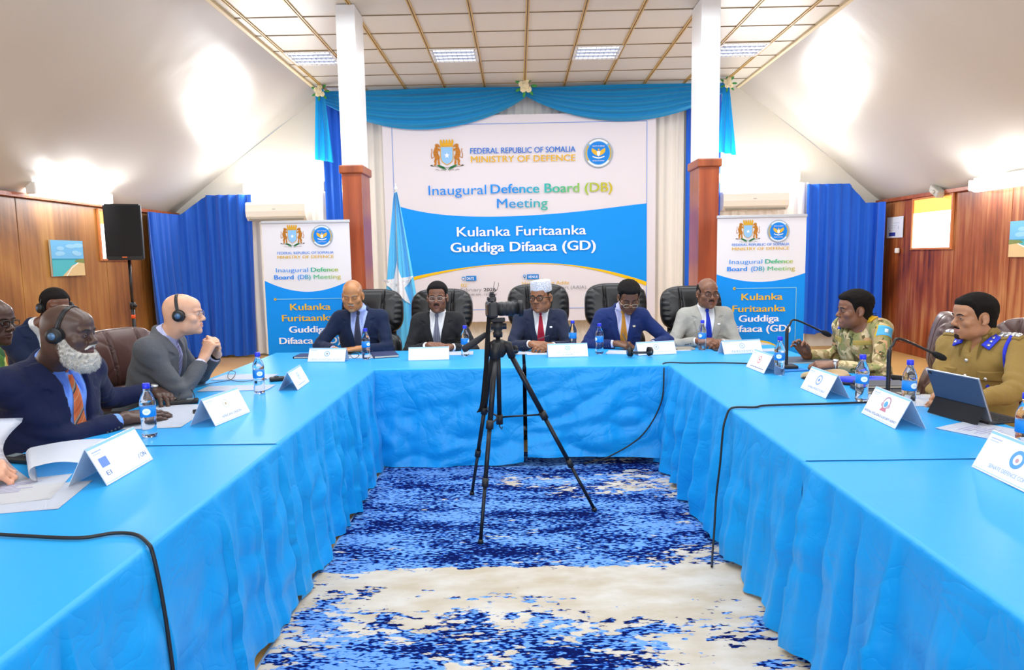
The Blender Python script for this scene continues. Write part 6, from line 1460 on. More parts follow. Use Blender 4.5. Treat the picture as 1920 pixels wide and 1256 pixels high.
            Qm = np.concatenate([Qm, ii+np.array([0, 1, 2, 3]), ii+np.array([3, 2, 5, 4])]); Pm = np.concatenate([Pm, Vh]); np_mesh(name, Pm, Qm, mat('hair_'+col[1:]+name[:3], col, rough, spec=0.25, bump=(bump[0], bump[1], (1, 1, 1), 0.006)), root, True)
        elif len(Qm): np_mesh(name, smooth(Pm, Qm, 1, 0.4), Qm, mat('hair_'+col[1:]+name[:3], col, rough, spec=0.25, sheen=0.0, bump=(bump[0], bump[1], (1, 1, 1), 0.006)), root, True)
    ear = lambda x, y, z: 0.034-np.sqrt((np.abs(x)-0.088)**2+((y+0.012)*1.0)**2+((z+0.004)*0.85)**2)
    def hairline(front, side=0.0):
        def f(x, y, z):
            zl = np.interp(y.ravel() if False else y, [-0.14, -0.09, -0.055, -0.03, 0.0, 0.016, 0.030, 0.050, 0.068, 0.11], [-0.066, -0.066, -0.056, -0.030, -0.016+side, -0.012+side, 0.022, front-0.016, front, front+0.012])
            zl = zl+np.maximum(0, np.abs(x)-0.03)*np.where(y > 0.035, 0.25, 0.0)
            return np.maximum(zl-z, ear(x, y, z))
        f.edge = lambda x, y, z: np.clip(-f(x, y, z)/0.026, 0, 1)**0.7
        return f
    if hair:
        kd = hair[0]; col = hair[1]
        wob = lambda x, y, z: 0.0022*np.sin(x*150+2*np.sin(y*90))*np.sin(y*140+z*60)*np.sin(z*130+1.3)
        hl_ = hairline(hair[3] if len(hair) > 3 else 0.074)
        if kd == 'short': grown('hair', lambda x, y, z: 0.0012+(hair[2]*(0.30+0.70*np.clip((z+0.02)/0.09, 0, 1))+wob(x, y, z)*0.5)*hl_.edge(x, y, z), hl_, col)
        if kd == 'afro': grown('hair', lambda x, y, z: 0.0012+(hair[2]*(0.16+0.84*np.clip((z+0.0)/0.09, 0, 1))+wob(x, y, z)*1.3)*hl_.edge(x, y, z)**0.6, hl_, col)
        if kd == 'sides': grown('hair', lambda x, y, z: 0.0012+(0.005+wob(x, y, z)*0.4)*hl_.edge(x, y, z), lambda x, y, z: np.maximum(hairline(0.06)(x, y, z), np.maximum(z-0.072+0.9*np.maximum(0, y+0.02), (0.046-np.abs(x)-0.9*np.maximum(0, -y-0.03)))), col)
        if kd == 'stubble': grown('hair', lambda x, y, z: 0.0010, hairline(0.074), col, rough=0.7)
    if o.get('moustache'):
        grown('moustache', lambda x, y, z: 0.0022, lambda x, y, z: mxm([np.abs(x)-0.026, 0.07-y, np.abs(z+0.0485+0.22*np.abs(x))-0.0052]), o['moustache'])
    if o.get('goatee'):
        grown('goatee', lambda x, y, z: 0.0015, lambda x, y, z: mxm([np.abs(x)-0.020, 0.06-y, z+0.082+0.3*np.abs(x), -0.112-z]), o['goatee'])
    if o.get('jawbeard'):
        grown('beard', lambda x, y, z: 0.0014, lambda x, y, z: mxm([-0.125-z, z-np.interp(y, [-0.02, 0.02, 0.05, 0.075, 0.1], [0.0, -0.02, -0.074, -0.084, -0.086]), -0.004-y]), o['jawbeard'], rough=0.7)
    if o.get('fullbeard'):
        def ex(G, x, y, z):
            for c, r in (((0, 0.070, -0.118), (0.056, 0.046, 0.042)), ((0, 0.050, -0.115), (0.066, 0.050, 0.036)), ((0.045, 0.03, -0.088), (0.026, 0.036, 0.036)), ((-0.045, 0.03, -0.088), (0.026, 0.036, 0.036))): G.ell(Hm(c), np.array(r)*k, 0.02*k, 'u', Rh)
            G.D += (0.0042*np.sin(x*190+3*np.sin(z*80))*np.sin(y*170+z*60)+0.0026*np.sin(z*330+x*210+2*np.sin(y*120))).astype(np.float32)*k
        grown('beard', lambda x, y, z: 0.008+0*x, lambda x, y, z: mxm([z-np.interp(y, [-0.03, 0.0, 0.02, 0.045, 0.066, 0.082, 0.1], [0.004, 0.004, -0.010, -0.042, -0.066, -0.076, -0.079]), 0.006-y+0.0*x, 0.0195-np.sqrt((x/1.25)**2+((z+0.062)*1.4)**2+np.minimum(0, y-0.08)**2*0)]), o['fullbeard'], ex, bump=(420, 1.0))
        grown('moustache', lambda x, y, z: 0.0030+0.001*np.sin(x*500), lambda x, y, z: mxm([np.abs(x)-0.036, 0.05-y, np.abs(z+0.0465+0.60*np.maximum(0, np.abs(x)-0.010))-0.0048]), o['fullbeard'])
    # -- glasses
    if glasses:
        gc, gr, gz, gw, gh, rd = glasses.get('col', '#16161a'), glasses.get('r', 0.0016), glasses.get('z', 0.0), glasses.get('w', 0.0235), glasses.get('h', 0.0185), glasses.get('pow', 2.6)
        gm = mat('frame_'+gc[1:], gc, 0.3, glasses.get('metal', 0.0)); yf = glasses.get('y', 0.103); g = bpy.data.objects.new('glasses', None); COL.objects.link(g); g.parent = root; g.matrix_local = HM
        for sg in (-1, 1):
            ring = []
            for i in range(28):
                a = 2*PI*i/28; ca, sa = math.cos(a), math.sin(a); rr = (abs(ca)**rd+abs(sa)**rd)**(-1/rd); ring.append((sg*0.0315+gw*rr*ca, yf-0.10*abs(sg*0.0315+gw*rr*ca)**1.5, gz+gh*rr*sa))
            MB().tube(ring, gr, 6, closed=True).build('rim', gm, g)
            b = MB(); f = b.bm.faces.new([b.bm.verts.new(Vector(p)) for p in ring]); b.build('lens', mat('lens_clear', '#f4f8ff', 0.02, trans=1.0, alpha=0.22, ior=1.05), g)
            MB().tube([(sg*0.0545, yf-0.006, gz+0.004), (sg*0.068, yf-0.02, gz+0.004), (sg*0.079, 0.03, gz+0.003), (sg*0.083, -0.01, gz+0.004), (sg*0.082, -0.028, gz-0.012)], gr*1.1, 6).build('temple', gm, g)
        MB().tube([(-0.010, yf-0.001, gz+0.005), (0, yf+0.001, gz+0.008), (0.010, yf-0.001, gz+0.005)], gr, 6).build('bridge', gm, g)
    # -- clothes
    c = cloth; fab = c['fab']; suit = c['kind'] == 'suit'; cut = 0.030 if suit else 0.018
    axc = [axis(lo[d], hi[d], 0.0056) for d in range(3)]; J = Fld(axc); of = 0.016 if suit else 0.009
    torso(J, of, 0.06); pad = 0.008 if suit else 0.003
    X = axc[0][:, None, None]; Y = axc[1][None, :, None]; Z = axc[2][None, None, :]
    tdir = unit(hb-nb); zt = 0.585*kz
    if suit:
        # collar stand round the back of the neck
        tax = lambda A, B, C: (A-nb[0])*tdir[0]+(B-nb[1])*tdir[1]+(C-nb[2])*tdir[2]
        J.op(nb-0.10, nb+0.10, lambda A, B, C: np.sqrt((np.sqrt(np.maximum(0, (A-nb[0])**2+(B-nb[1])**2+(C-nb[2])**2-tax(A, B, C)**2))-0.069)**2+((tax(A, B, C)+0.004)*0.7)**2)-0.0125, 0.02)
        zb = c.get('vbot', 0.20)*kz; vt = c.get('vtop', 0.064); D0 = J.D.copy()
        tt = np.clip((Z-zb)/(zt-zb), 0, 1.3); wv = vt*np.minimum(tt, 1.15); xo = c.get('vx', 0.0)
        wedge = np.maximum(np.maximum(np.abs(X-xo)-wv, zb-Z), 0.012-Y); J.D = np.maximum(J.D, -wedge).astype(np.float32)
        lw = 0.020+0.050*np.clip(tt/0.82, 0, 1)-0.030*(np.clip((tt-0.80)/0.02, 0, 1)-np.clip((tt-0.86)/0.02, 0, 1))
        band = mxm([wv-np.abs(X-xo)+0*Z, np.abs(X-xo)-wv-lw+0*Y, 0.0-Y+0*X+0*Z, zb-Z+0*X+0*Y, Z-0.605*kz+0*X+0*Y])
        J.D = np.minimum(J.D, np.maximum(D0-0.0075, band)).astype(np.float32)
        wel = mxm([np.abs(X+0.100*wide)-0.045+0*Y, np.abs(Z-0.38*kz-0.12*(X+0.105))-0.010+0*Y, 0-Y+0*X+0*Z]); J.D = np.minimum(J.D, np.maximum(D0-0.005, wel)).astype(np.float32)
    else:
        zb = 0.50*kz; wedge = np.maximum(np.maximum(np.abs(X)-0.38*(Z-zb), zb-Z), 0.01-Y); J.D = np.maximum(J.D, -wedge).astype(np.float32)
        pl = mxm([np.abs(X)-0.017+0*Y, Z-0.50*kz+0*X+0*Y, 0-Y+0*X+0*Z]); J.D = np.minimum(J.D, np.maximum(J.D-0.004, pl)).astype(np.float32)
    for q in 'RL':
        sg = 1 if q == 'R' else -1; a = SH[q]; J.ell(a+np.array((sg*0.002, 0, 0.002)), (0.056+pad, 0.062+pad, 0.052+pad), 0.035)
        J.cap(a, E[q], 0.053+of*0.45, 0.046+of*0.45, 0.03); we = W[q]-h_ax(hands[q])*cut; J.cap(E[q], we, 0.046+of*0.45, (0.040 if suit else 0.036), 0.018)
        n_ = h_ax(hands[q]); J.op(we-0.08, we+n_*0.06+0.06, lambda X, Y, Z, we=we, n_=n_: np.maximum(-( (X-we[0])*n_[0]+(Y-we[1])*n_[1]+(Z-we[2])*n_[2]), np.sqrt((X-we[0])**2+(Y-we[1])**2+(Z-we[2])**2)-0.075), 0.004, 's')
        J.op(we-0.05, we+0.05, lambda X, Y, Z, we=we, n_=n_: np.sqrt(np.maximum(0, (X-we[0])**2+(Y-we[1])**2+(Z-we[2])**2-((X-we[0])*n_[0]+(Y-we[1])*n_[1]+(Z-we[2])*n_[2])**2))-0.034+np.maximum(0, -((X-we[0])*n_[0]+(Y-we[1])*n_[1]+(Z-we[2])*n_[2])-0.012)*5, 0.004, 's')
    fold = 0.0016*np.sin(38*Z+14*X+2.4*np.sin(17*Y+9*X))+0.0018*np.sin(26*X-31*Z+2*np.sin(13*Z+21*Y))
    for q in 'RL':
        e = E[q]; g = np.exp(-(((X-e[0])**2+(Y-e[1])**2+(Z-e[2])**2)/0.011)); ua = unit(e-SH[q]); s_ = (X-SH[q][0])*ua[0]+(Y-SH[q][1])*ua[1]+(Z-SH[q][2])*ua[2]
        fold = fold+g*0.0048*np.sin(95*s_+22*X+12*np.sin(9*Y+7*Z))+np.exp(-(((X-SH[q][0])**2+(Y-SH[q][1]-0.04)**2+(Z-SH[q][2]+0.10)**2)/0.009))*0.0032*np.sin(70*(Z+X*(1 if q == 'R' else -1)))
    J.D = (J.D+fold*(1.0 if suit else 1.35)*c.get('fold', 1.0)).astype(np.float32)
    J.cap(nb-tdir*0.06, nb+tdir*0.14, 0.0625 if suit else 0.060, 0.065, 0.004, 's')
    Pj, Qj = J.mesh(); np_mesh('suit_jacket' if suit else c.get('name', 'uniform_shirt'), smooth(Pj, Qj, 3, 0.4), Qj, fab, root, True)
    # shirt under the jacket (or vest under the uniform), with cuffs and collar
    if suit:
        axs = [axis(lo[d], hi[d], 0.009) for d in range(3)]; S = Fld(axs); torso(S, 0.004, 0.05); S.cap(nb, nb+tdir*0.02, 0.062, None, 0.03); S0 = Fld(axs); S0.D = S.D.copy()
        sf = c['shirt']
        for q in 'RL': n_ = h_ax(hands[q]); S.cap(W[q]-n_*0.10, W[q]-n_*0.045, 0.034, 0.0355, 0.004)
        for q in 'RL':
            n_ = h_ax(hands[q]); we = W[q]-n_*0.010; S.op(we-0.10, we+0.08, lambda X, Y, Z, we=we, n_=n_: np.maximum(-((X-we[0])*n_[0]+(Y-we[1])*n_[1]+(Z-we[2])*n_[2]), np.sqrt((X-we[0])**2+(Y-we[1])**2+(Z-we[2])**2)-0.07), 0.003, 's')
        Ps, Qs = S.mesh(); sh = np_mesh('shirt', smooth(Ps, Qs, 2, 0.4), Qs, sf, root, True)
    else: S = S0 = J; sf = fab
    # collar: band round the neck and two pointed leaves
    ch = 0.040 if suit else 0.044; cax = [axis(nb[d]-0.12, nb[d]+0.13, 0.0042) for d in range(3)]; Cf = Fld(cax)
    Cf.cap(nb-tdir*0.02, nb+tdir*0.07, 0.070 if suit else 0.072, 0.064 if suit else 0.068, 0); xx, yy, zz = cax[0][:, None, None], cax[1][None, :, None], cax[2][None, None, :]
    ta = (xx-nb[0])*tdir[0]+(yy-nb[1])*tdir[1]+(zz-nb[2])*tdir[2]; frt = np.clip((yy-nb[1])/0.06, -1, 1)
    Cf.D = mxm([Cf.D, ta-(ch-0.014*frt+0*xx), -0.022-ta]).astype(np.float32); Cf.cap(nb-tdir*0.05, nb+tdir*0.12, 0.0605, 0.0585, 0.002, 's')
    Cf.D = np.maximum(Cf.D, -np.maximum(np.abs(xx)-(0.006 if suit else 0.024)-0.5*np.maximum(0, ta-0.012), 0.02-(yy-nb[1])+0*zz+0*xx)).astype(np.float32)
    Pc, Qc = Cf.mesh(); np_mesh('collar', Pc, Qc, sf, root, True)
    fz = nb[2]+0.010; sw_ = 1.0 if suit else 1.25; leaf_hits = []
    for sg in (-1, 1):
        A_, B_, C_ = np.array((sg*(0.005 if suit else 0.030), fz+0.006)), np.array((sg*0.064, fz+0.022)), np.array((sg*0.044*sw_, fz-0.048*sw_)); G = []
        n = 8
        for i in range(n+1):
            u = i/n; row = []
            for j in range(n+1):
                v = j/n; p = (A_*(1-u)+B_*u)*(1-v)+(C_*(0.9+0.1*u) + (A_ if False else 0))*v; row.append(p)
            G.append(row)
        flat = np.array([[p[0], 0.20, p[1]] for r in G for p in r]); y1 = hit(S0, flat, (0, -1, 0), 0.30)[:, 1]; y2 = nb[1]+np.sqrt(np.maximum(0, 0.072**2-flat[:, 0]**2))*0.98
        y = np.maximum(y1+0.004, np.where(flat[:, 2] > fz-0.03, y2, -1)); Pg = np.stack([flat[:, 0], y+0.002, flat[:, 2]], -1).reshape(n+1, n+1, 3)
        b = MB().grid(Pg.tolist()); bmesh.ops.solidify(b.bm, geom=b.bm.faces[:], thickness=0.003); b.build('collar_leaf', sf, root)
    if c.get('tie'):
        tm = c['tie']; b = MB(); yk = nb[1]+0.076; zk = fz+0.004; P4 = []
        for z_, w_, dy in ((0.006, 0.030, 0.0), (-0.004, 0.036, 0.006), (-0.020, 0.034, 0.009), (-0.034, 0.022, 0.006)): P4.append([(w_/2*a, yk+dy-0.010*abs(a)**2, zk+z_) for a in (-1, -0.6, 0, 0.6, 1)])
        b.grid(P4); bmesh.ops.solidify(b.bm, geom=b.bm.faces[:], thickness=0.008); b.build('tie_knot', tm, root)
        n = 26; zs = np.linspace(zk-0.028, c.get('tieend', 0.16)*kz, n); Y_ = hit(S0, np.stack([0*zs, 0*zs+0.35, zs], -1), (0, -1, 0), 0.5)[:, 1]; Y_ = np.maximum.accumulate(Y_[::1]*0+Y_); G = []
        Y_[0:3] = np.maximum(Y_[0:3], yk-0.002); Y_ = np.convolve(np.pad(Y_, 2, 'edge'), np.ones(5)/5, 'valid')
        for i, z_ in enumerate(zs):
            w_ = 0.022+0.064*min(1, (i/n)*1.25); sx = c.get('tiex', 0.0)*(i/n); G.append([(sx+w_/2*a, Y_[i]+0.009-0.004*abs(a), z_) for a in (-1, -0.5, 0, 0.5, 1)])
        b = MB().grid(G); bmesh.ops.solidify(b.bm, geom=b.bm.faces[:], thickness=0.004); b.build('necktie', tm, root)
    if c.get('pin'): patch('flag_pin', J, (-0.085, 0, 0.475*kz), (1, 0, 0), (0.15, 0, 1), (0, 1, 0), 0.022, 0.014, 0.003, mat('pin_'+c['pin'][1:], c['pin'], 0.3), root, 3, 3, off=0.003)
    if suit:
        for q in 'RL':
            n_ = h_ax(hands[q]); out = unit(np.cross(n_, (0, 0, 1)))*(1 if q == 'R' else -1); b = MB()
            for i in range(4):
                p = W[q]-n_*(cut+0.025+0.017*i); hp = hit(J, [p+out*0.12-np.array((0, 0, 0.006))], -out, 0.14)[0]; b.ell(Vector(hp), 0.0052, n=8)
            b.build('cuff_buttons', mat('suit_button', '#3a3c46', 0.3), root)
    # trousers and shoes below the table
    if legs:
        fw = Matrix.Rotation(face, 3, 'Z') @ Vector((0, 1, 0)); rt = Matrix.Rotation(face, 3, 'Z') @ Vector((1, 0, 0)); pw = Vector(loc); Lg = Fld([axis(-0.40, 0.40, 0.02), axis(-0.35, 0.85, 0.02), axis(-0.75, 0.35, 0.02)])
        for sg in (-1, 1):
            hp = pw+rt*0.10*sg+Vector((0, 0, 0.06)); kn = pw+rt*0.13*sg+fw*0.36+Vector((0, 0, 0.06)); an = Vector((kn.x, kn.y, 0.09))+fw*0.02
            Lg.cap(loc_(hp), loc_(kn), 0.088, 0.066, 0.03); Lg.cap(loc_(kn), loc_(an), 0.064, 0.048, 0.03)
            so = MB(); so.ell((0, 0.06, 0.045), (0.048, 0.14, 0.05), n=14); so.box((0, 0.055, 0.012), (0.085, 0.26, 0.024), bev=0.01)
            o_ = so.build('shoe', mat('shoe_black', '#141416', 0.35), root); o_.matrix_local = Mi @ (Matrix.Translation(Vector((an.x, an.y, 0.0))) @ Matrix.Rotation(face, 4, 'Z'))
        Pl, Ql = Lg.mesh(); np_mesh('trousers', Pl, Ql, c.get('trousers', fab), root, True)
    return dict(root=root, M=M, F=F, J=J, S=S, HM=M @ HM, Hc=Hc, Rh=Rh, k=k, SH=SH, E=E, W=W, kz=kz, wide=wide, HMl=HM, nb=nb)
def h_ax(h): return h['ax']
def worn_headphones(p, label, group='headphones worn at the left tables', tilt=0.0, r=0.083):
    return headphones('headphones', label, p['HM'] @ Matrix.Translation((0, -0.008, 0.0)) @ Matrix.Rotation(tilt, 4, 'X'), r, 0.033, group)
# ------------------------------------------------------------------ the people
def clasp(c, d, up=(0, 0, 1), gap=0.085, back=0.055, face=PI, **kw):
    """two hands folded together in front of the body; c = middle of the hands, d = forward direction of the person"""
    c = np.array(c, float); d = unit(d); rt = unit(np.cross(d, (0, 0, 1))); r = {}
    for q, s_ in (('R', 1), ('L', -1)):
        lift = 0.012 if q == 'R' else -0.006
        r[q] = dict(w=c+rt*gap*s_-d*back+np.array((0, 0, lift)), fd=unit(-rt*0.80*s_+d*0.62), nr=unit(rt*0.30*s_+d*0.30+np.array((0, 0, 0.9))), pole=rt*0.75*s_-d*0.35+np.array((0, 0, -0.65)), curl=(0.45, 0.75, 0.5), thumb=(0.8, 0.35, 0.1), tb=0.25)
        r[q].update(kw)
    return r
navy = fabric('suit_navy', '#16233f'); navy2 = fabric('suit_midnight', '#232a40'); black = fabric('suit_charcoal_black', '#222326'); blue = fabric('suit_blue', '#192b60'); grey = fabric('suit_light_grey', '#a3a29d', var=(200, '#98978f')); dgrey = fabric('suit_dark_grey', '#55585e', var=(200, '#4f5258')); royal = fabric('suit_royal_navy', '#131b3c')
sh_lb = fabric('shirt_light_blue', '#a9bdf0', 0.7, bump=(400, 0.06)); sh_w = fabric('shirt_white', '#eef0f4', 0.7, bump=(400, 0.06)); sh_ls = fabric('shirt_pale_lilac', '#c3c8ec', 0.7, bump=(400, 0.06)); sh_b = fabric('shirt_sky_blue', '#6f9bee', 0.7, bump=(400, 0.06))
t_dot = stripes('tie_dark_dots', '#3c3f55', [(0.55, '#565b78')], 90, 0.8); t_gs = stripes('tie_grey_stripes', '#8f93a8', [(0.45, '#5d627c'), (0.75, '#a8acbe')], 70, 0.0); t_red = fabric('tie_red', '#c8304a', 0.5, bump=(300, 0.1)); t_gold = fabric('tie_gold', '#dfa245', 0.5, bump=(300, 0.1)); t_blue = stripes('tie_blue', '#1f3fd0', [(0.6, '#2a52e0')], 110, 0.8)
t_or = stripes('tie_orange_stripes', '#e8804a', [(0.30, '#f0a878'), (0.36, '#e8804a'), (0.55, '#4a4a55'), (0.62, '#b9a894'), (0.70, '#e8804a'), (0.9, '#d86a3a')], 13, 0.75); t_lil = stripes('tie_lilac_pattern', '#a9a8d0', [(0.5, '#6d6c9c')], 60, 0.7)
BD = (0, -1, 0)
def seat(x, y, z=0.44): return (x, y, z)
# leftmost of the back row: bald, navy suit
ppl = {}
ppl['a'] = person('bald man with grey moustache and navy suit, left end of back row', seat(-1.40, 6.22, 0.45), PI, 0.14, (-1.437, 6.06, 1.192), hyaw=0.04, hpitch=0.20, s=1.04, hs=1.10, skin_='#b98052', wide=1.06,
    hands={'R': dict(w=(-1.54, 5.80, 0.755), fd=(0.55, -0.85, 0), nr=(0, 0, 1), pole=(-0.9, 0.3, -0.5)), 'L': dict(w=(-1.36, 5.84, 0.755), fd=(-0.9, -0.4, 0), nr=(0, 0, 1), pole=(0.9, 0.3, -0.5))},
    o=dict(closed=True, moustache='#b9b0a4', goatee='#a58a70', fat=0.004), brow='#8a7866', cloth=dict(kind='suit', fab=navy, shirt=sh_lb, tie=t_dot, tieend=0.22, vtop=0.074))
ppl['b'] = person('man in a black suit and thin glasses, second in the back row', seat(-0.715, 6.22, 0.42), PI, 0.12, (-0.706, 6.10, 1.163), hpitch=0.04, s=1.03, hs=1.08, skin_='#7d5440', wide=0.98,
    hands=clasp((-0.672, 5.81, 0.762), BD), o=dict(nose=1.05, neck=0.05, moustache='#231c18'), hair=('short', '#141213', 0.012, 0.070), cloth=dict(kind='suit', fab=black, shirt=sh_w, tie=t_gs, tieend=0.25, vtop=0.068), glasses=dict(col='#c9c4b8', r=0.0011, metal=0.8, h=0.0165))
ppl['c'] = person('man in a white cap, black glasses, dark suit and red tie', seat(0.19, 6.22, 0.43), PI, 0.15, (0.197, 6.06, 1.150), hyaw=-0.45, hpitch=0.02, hroll=0.03, s=1.03, hs=1.10, skin_='#946446', wide=0.98,
    hands=clasp((0.185, 5.70, 0.772), BD, gap=0.075), o=dict(fat=0.005, jaw=0.004, open=0.002, nose=1.1), hair=('stubble', '#2a2320'), cloth=dict(kind='suit', fab=navy2, shirt=sh_w, tie=t_red, tieend=0.24, pin='#e8eef4', vtop=0.066), glasses=dict(col='#141416', r=0.0028, h=0.0185, w=0.0245))
ppl['d'] = person('man in a blue suit with a gold tie looking down and writing', seat(0.90, 6.20, 0.44), PI, 0.20, (0.944, 6.00, 1.140), hyaw=0.02, hpitch=0.42, s=1.03, hs=1.08, skin_='#6f4a36', wide=1.0,
    hands={'R': dict(w=(0.82, 5.84, 0.765), fd=(0.85, -0.52, -0.06), nr=(-0.25, -0.25, 0.93), pole=(-0.9, 0.3, -0.4), curls=[(0.75, 0.6, 0.25), (0.85, 0.7, 0.4), (0.95, 0.9, 0.5), (1.0, 0.95, 0.5)], thumb=(0.85, 0.25, 0.25), tb=0.2), 'L': dict(w=(1.10, 5.82, 0.755), fd=(-0.3, -0.95, 0), nr=(0, 0, 1), pole=(0.9, 0.3, -0.5))},
    o=dict(closed=True), hair=('afro', '#151212', 0.021, 0.066), cloth=dict(kind='suit', fab=blue, shirt=sh_ls, tie=t_gold, tieend=0.22, pin='#d9d2b0', vtop=0.066), glasses=dict(col='#d8cfae', r=0.0012, metal=0.8, z=-0.018, y=0.110, h=0.014))
ppl['e'] = person('man in a light grey suit and blue tie, right end of back row', seat(1.64, 6.22, 0.42), PI, 0.12, (1.645, 6.10, 1.158), hyaw=0.10, hpitch=0.04, s=1.04, hs=1.08, skin_='#7f5540', wide=1.02,
    hands=clasp((1.60, 5.79, 0.765), BD, gap=0.088), o=dict(fat=0.002, moustache='#2a2320', neck=0.04), hair=('sides', '#201a18'), cloth=dict(kind='suit', fab=grey, shirt=sh_w, tie=t_blue, tieend=0.22, pin='#eef2f6', vtop=0.066), glasses=dict(col='#3a2e28', r=0.0016, h=0.0140, w=0.0245, pow=3.5))
# the white cap
p = ppl['c']; cap_ = bpy.data.objects.new('embroidered_cap', None); COL.objects.link(cap_); cap_.parent = p['root']; cap_.matrix_local = p['HMl'] @ Matrix.Translation((0, -0.010, 0.050)) @ Matrix.Rotation(-0.12, 4, 'X')
V_ = []
for z, kx in ((-0.002, 1.0), (0.0, 1.03), (0.022, 1.03), (0.072, 0.99), (0.080, 0.95)): V_.append([(0.0785*kx*math.cos(2*PI*i/36), 0.101*kx*math.sin(2*PI*i/36), z+0.010*max(0, math.sin(2*PI*i/36)) if z > 0.03 else z) for i in range(37)])
b = MB().grid(V_); m_cap = mat('cap_cotton', '#dcdde2', 0.85, sheen=0.3, var=(120, '#b4b7c2', (1, 1, 1), 0.45, 0.55), bump=(160, 0.4)); b.build('cap_side', m_cap, cap_)
b = MB(); b.grid([[(0.0785*0.95*r*math.cos(2*PI*i/36), 0.101*0.95*r*math.sin(2*PI*i/36), 0.080+0.006*(1-r)+0.010*max(0, math.sin(2*PI*i/36))*r) for i in range(37)] for r in (0.001, 0.4, 0.8, 1.0)]); b.build('cap_top', m_cap, cap_)
# pen of the man writing
p = ppl['d']; hnd = Vector((0.82, 5.84, 0.765)); tag(MB().tube([(0.925, 5.735, 0.722), (0.918, 5.745, 0.735), (0.868, 5.80, 0.842), (0.862, 5.806, 0.855)], [0.0014, 0.0042, 0.0042, 0.0036], 8).build('pen', mat('pen_silver', '#4a4e58', 0.3, 0.5)), 'pen held by the man writing in the blue suit', 'pen')
tag(MB().tube([(0.155, 5.655, 0.835), (0.245, 5.70, 0.858)], [0.003, 0.0045], 8).build('pen', mat('pen_silver', '#4a4e58', 0.3, 0.5)), 'pen between the folded hands of the man in the white cap', 'pen')
# left side: bearded man, bald man with folded hands
fB = -PI/2-0.22
ppl['f'] = person('heavy bald man with a white beard in a royal navy suit at the left table', (-2.30, 3.18, 0.44), fB, 0.30, (-2.005, 3.085, 1.195), hyaw=0.26, hpitch=0.05, s=1.10, hs=1.05, skin_='#4d3830', lipcol='#5a3a36', wide=1.20, belly=0.05,
    hands={'R': dict(w=tuple(on_z(236, 783, 0.768)), fd=unit(on_z(322, 772, 0.75)-on_z(236, 783, 0.768)), nr=(0.1, -0.25, 0.95), pole=(-0.4, -0.75, -0.5), curl=(0.10, 0.22, 0.15), s=1.18), 'L': dict(w=tuple(on_z(292, 733, 0.785)), fd=(0.72, -0.60, -0.10), nr=(0.1, 0.1, 0.98), pole=(-0.3, 0.7, -0.6), curl=(0.30, 0.55, 0.4), s=1.15)},
    o=dict(fat=0.009, jaw=0.006, neck=0.15, nose=1.25, lips=1.1, fullbeard='#d9d6cf', gaze=0.25), brow='#2a201c', cloth=dict(kind='suit', fab=royal, shirt=sh_b, tie=t_or, tieend=0.20, vtop=0.072, vbot=0.12, fold=1.3), res=0.0036, hres=0.0034)
fG = -PI/2+0.12
def WP(px_, py_, Y): return on_y(px_, py_, Y)
ppl['g'] = person('bald man in a grey suit with raised clasped hands at the left table', (-2.31, 4.08, 0.50), fG, 0.38, (-1.985, 4.12, 1.195), hyaw=0.10, hpitch=-0.02, s=1.04, hs=1.02, skin_='#dba98c', lipcol='#c48878', wide=1.08,
    hands={'R': dict(w=tuple(WP(382, 671, 4.14)), fd=unit(WP(397, 634, 4.20)-WP(382, 671, 4.14)), nr=(-0.35, -0.80, 0.2), pole=(0.05, -0.5, -1), curls=[(0.95, 1.15, 0.6), (1.0, 1.15, 0.6), (1.05, 1.15, 0.6), (1.1, 1.1, 0.6)], thumb=(0.9, 0.25, 0.3), tb=0.3), 'L': dict(w=tuple(WP(407, 664, 4.34)), fd=unit(WP(407, 630, 4.26)-WP(407, 664, 4.34)), nr=(0.75, 0.55, 0.3), pole=(0.25, 0.6, -1), curls=[(0.95, 1.15, 0.6), (1.0, 1.15, 0.6), (1.05, 1.1, 0.6), (1.1, 1.1, 0.6)], thumb=(0.9, 0.2, 0.3), tb=0.3)},
    o=dict(gaze=0.2), brow='#b98f74', iris='#5f7f92', cloth=dict(kind='suit', fab=dgrey, shirt=sh_ls, tie=t_lil, tieend=0.22, vtop=0.066, fold=1.3), glasses=dict(col='#b0a8a0', r=0.0011, metal=0.7, h=0.0155), res=0.0038, hres=0.0036)
# second row at the left wall
g_camo = camo('camouflage_green', ['#4f7a3c', [('#2a5030', 0.50, 11, (1, 1, 0.7)), ('#c9c36a', 0.60, 9, (1, 1, 1.3)), ('#2a2420', 0.63, 12, (1, 1, 0.8))]])
d_camo = camo('camouflage_desert', ['#a8946a', [('#8a8a58', 0.50, 12, (1.2, 1.2, 0.8)), ('#d0bc94', 0.55, 14, (1, 1, 1.4)), ('#5f5434', 0.60, 13, (1, 1, 0.7)), ('#3f4a30', 0.64, 17, (1, 1, 1.0)), ('#c49a72', 0.64, 11, (1, 1, 1.0))]])
khaki = fabric('uniform_khaki', '#8d7440', 0.85)
down = lambda x, y, z, dx, dy: dict(w=(x, y, z), fd=(dx, dy, -0.2), nr=(0, 0, 1), pole=(-0.2, 0, -1))
ppl['h'] = person('soldier with glasses in green camouflage at the left photo edge', (-3.06, 3.72, 0.46), -PI/2-0.15, 0.12, (-2.825, 3.72, 1.205), hyaw=0.05, hpitch=0.08, s=1.02, hs=1.06, skin_='#4a342c', wide=1.05,
    hands={'R': down(-2.62, 3.50, 0.62, 1, 0.1), 'L': down(-2.62, 3.90, 0.62, 1, -0.1)}, o=dict(fat=0.003, nose=1.2, lips=1.15), cloth=dict(kind='uniform', fab=g_camo), glasses=dict(col='#141416', r=0.0020, h=0.0145, pow=4))
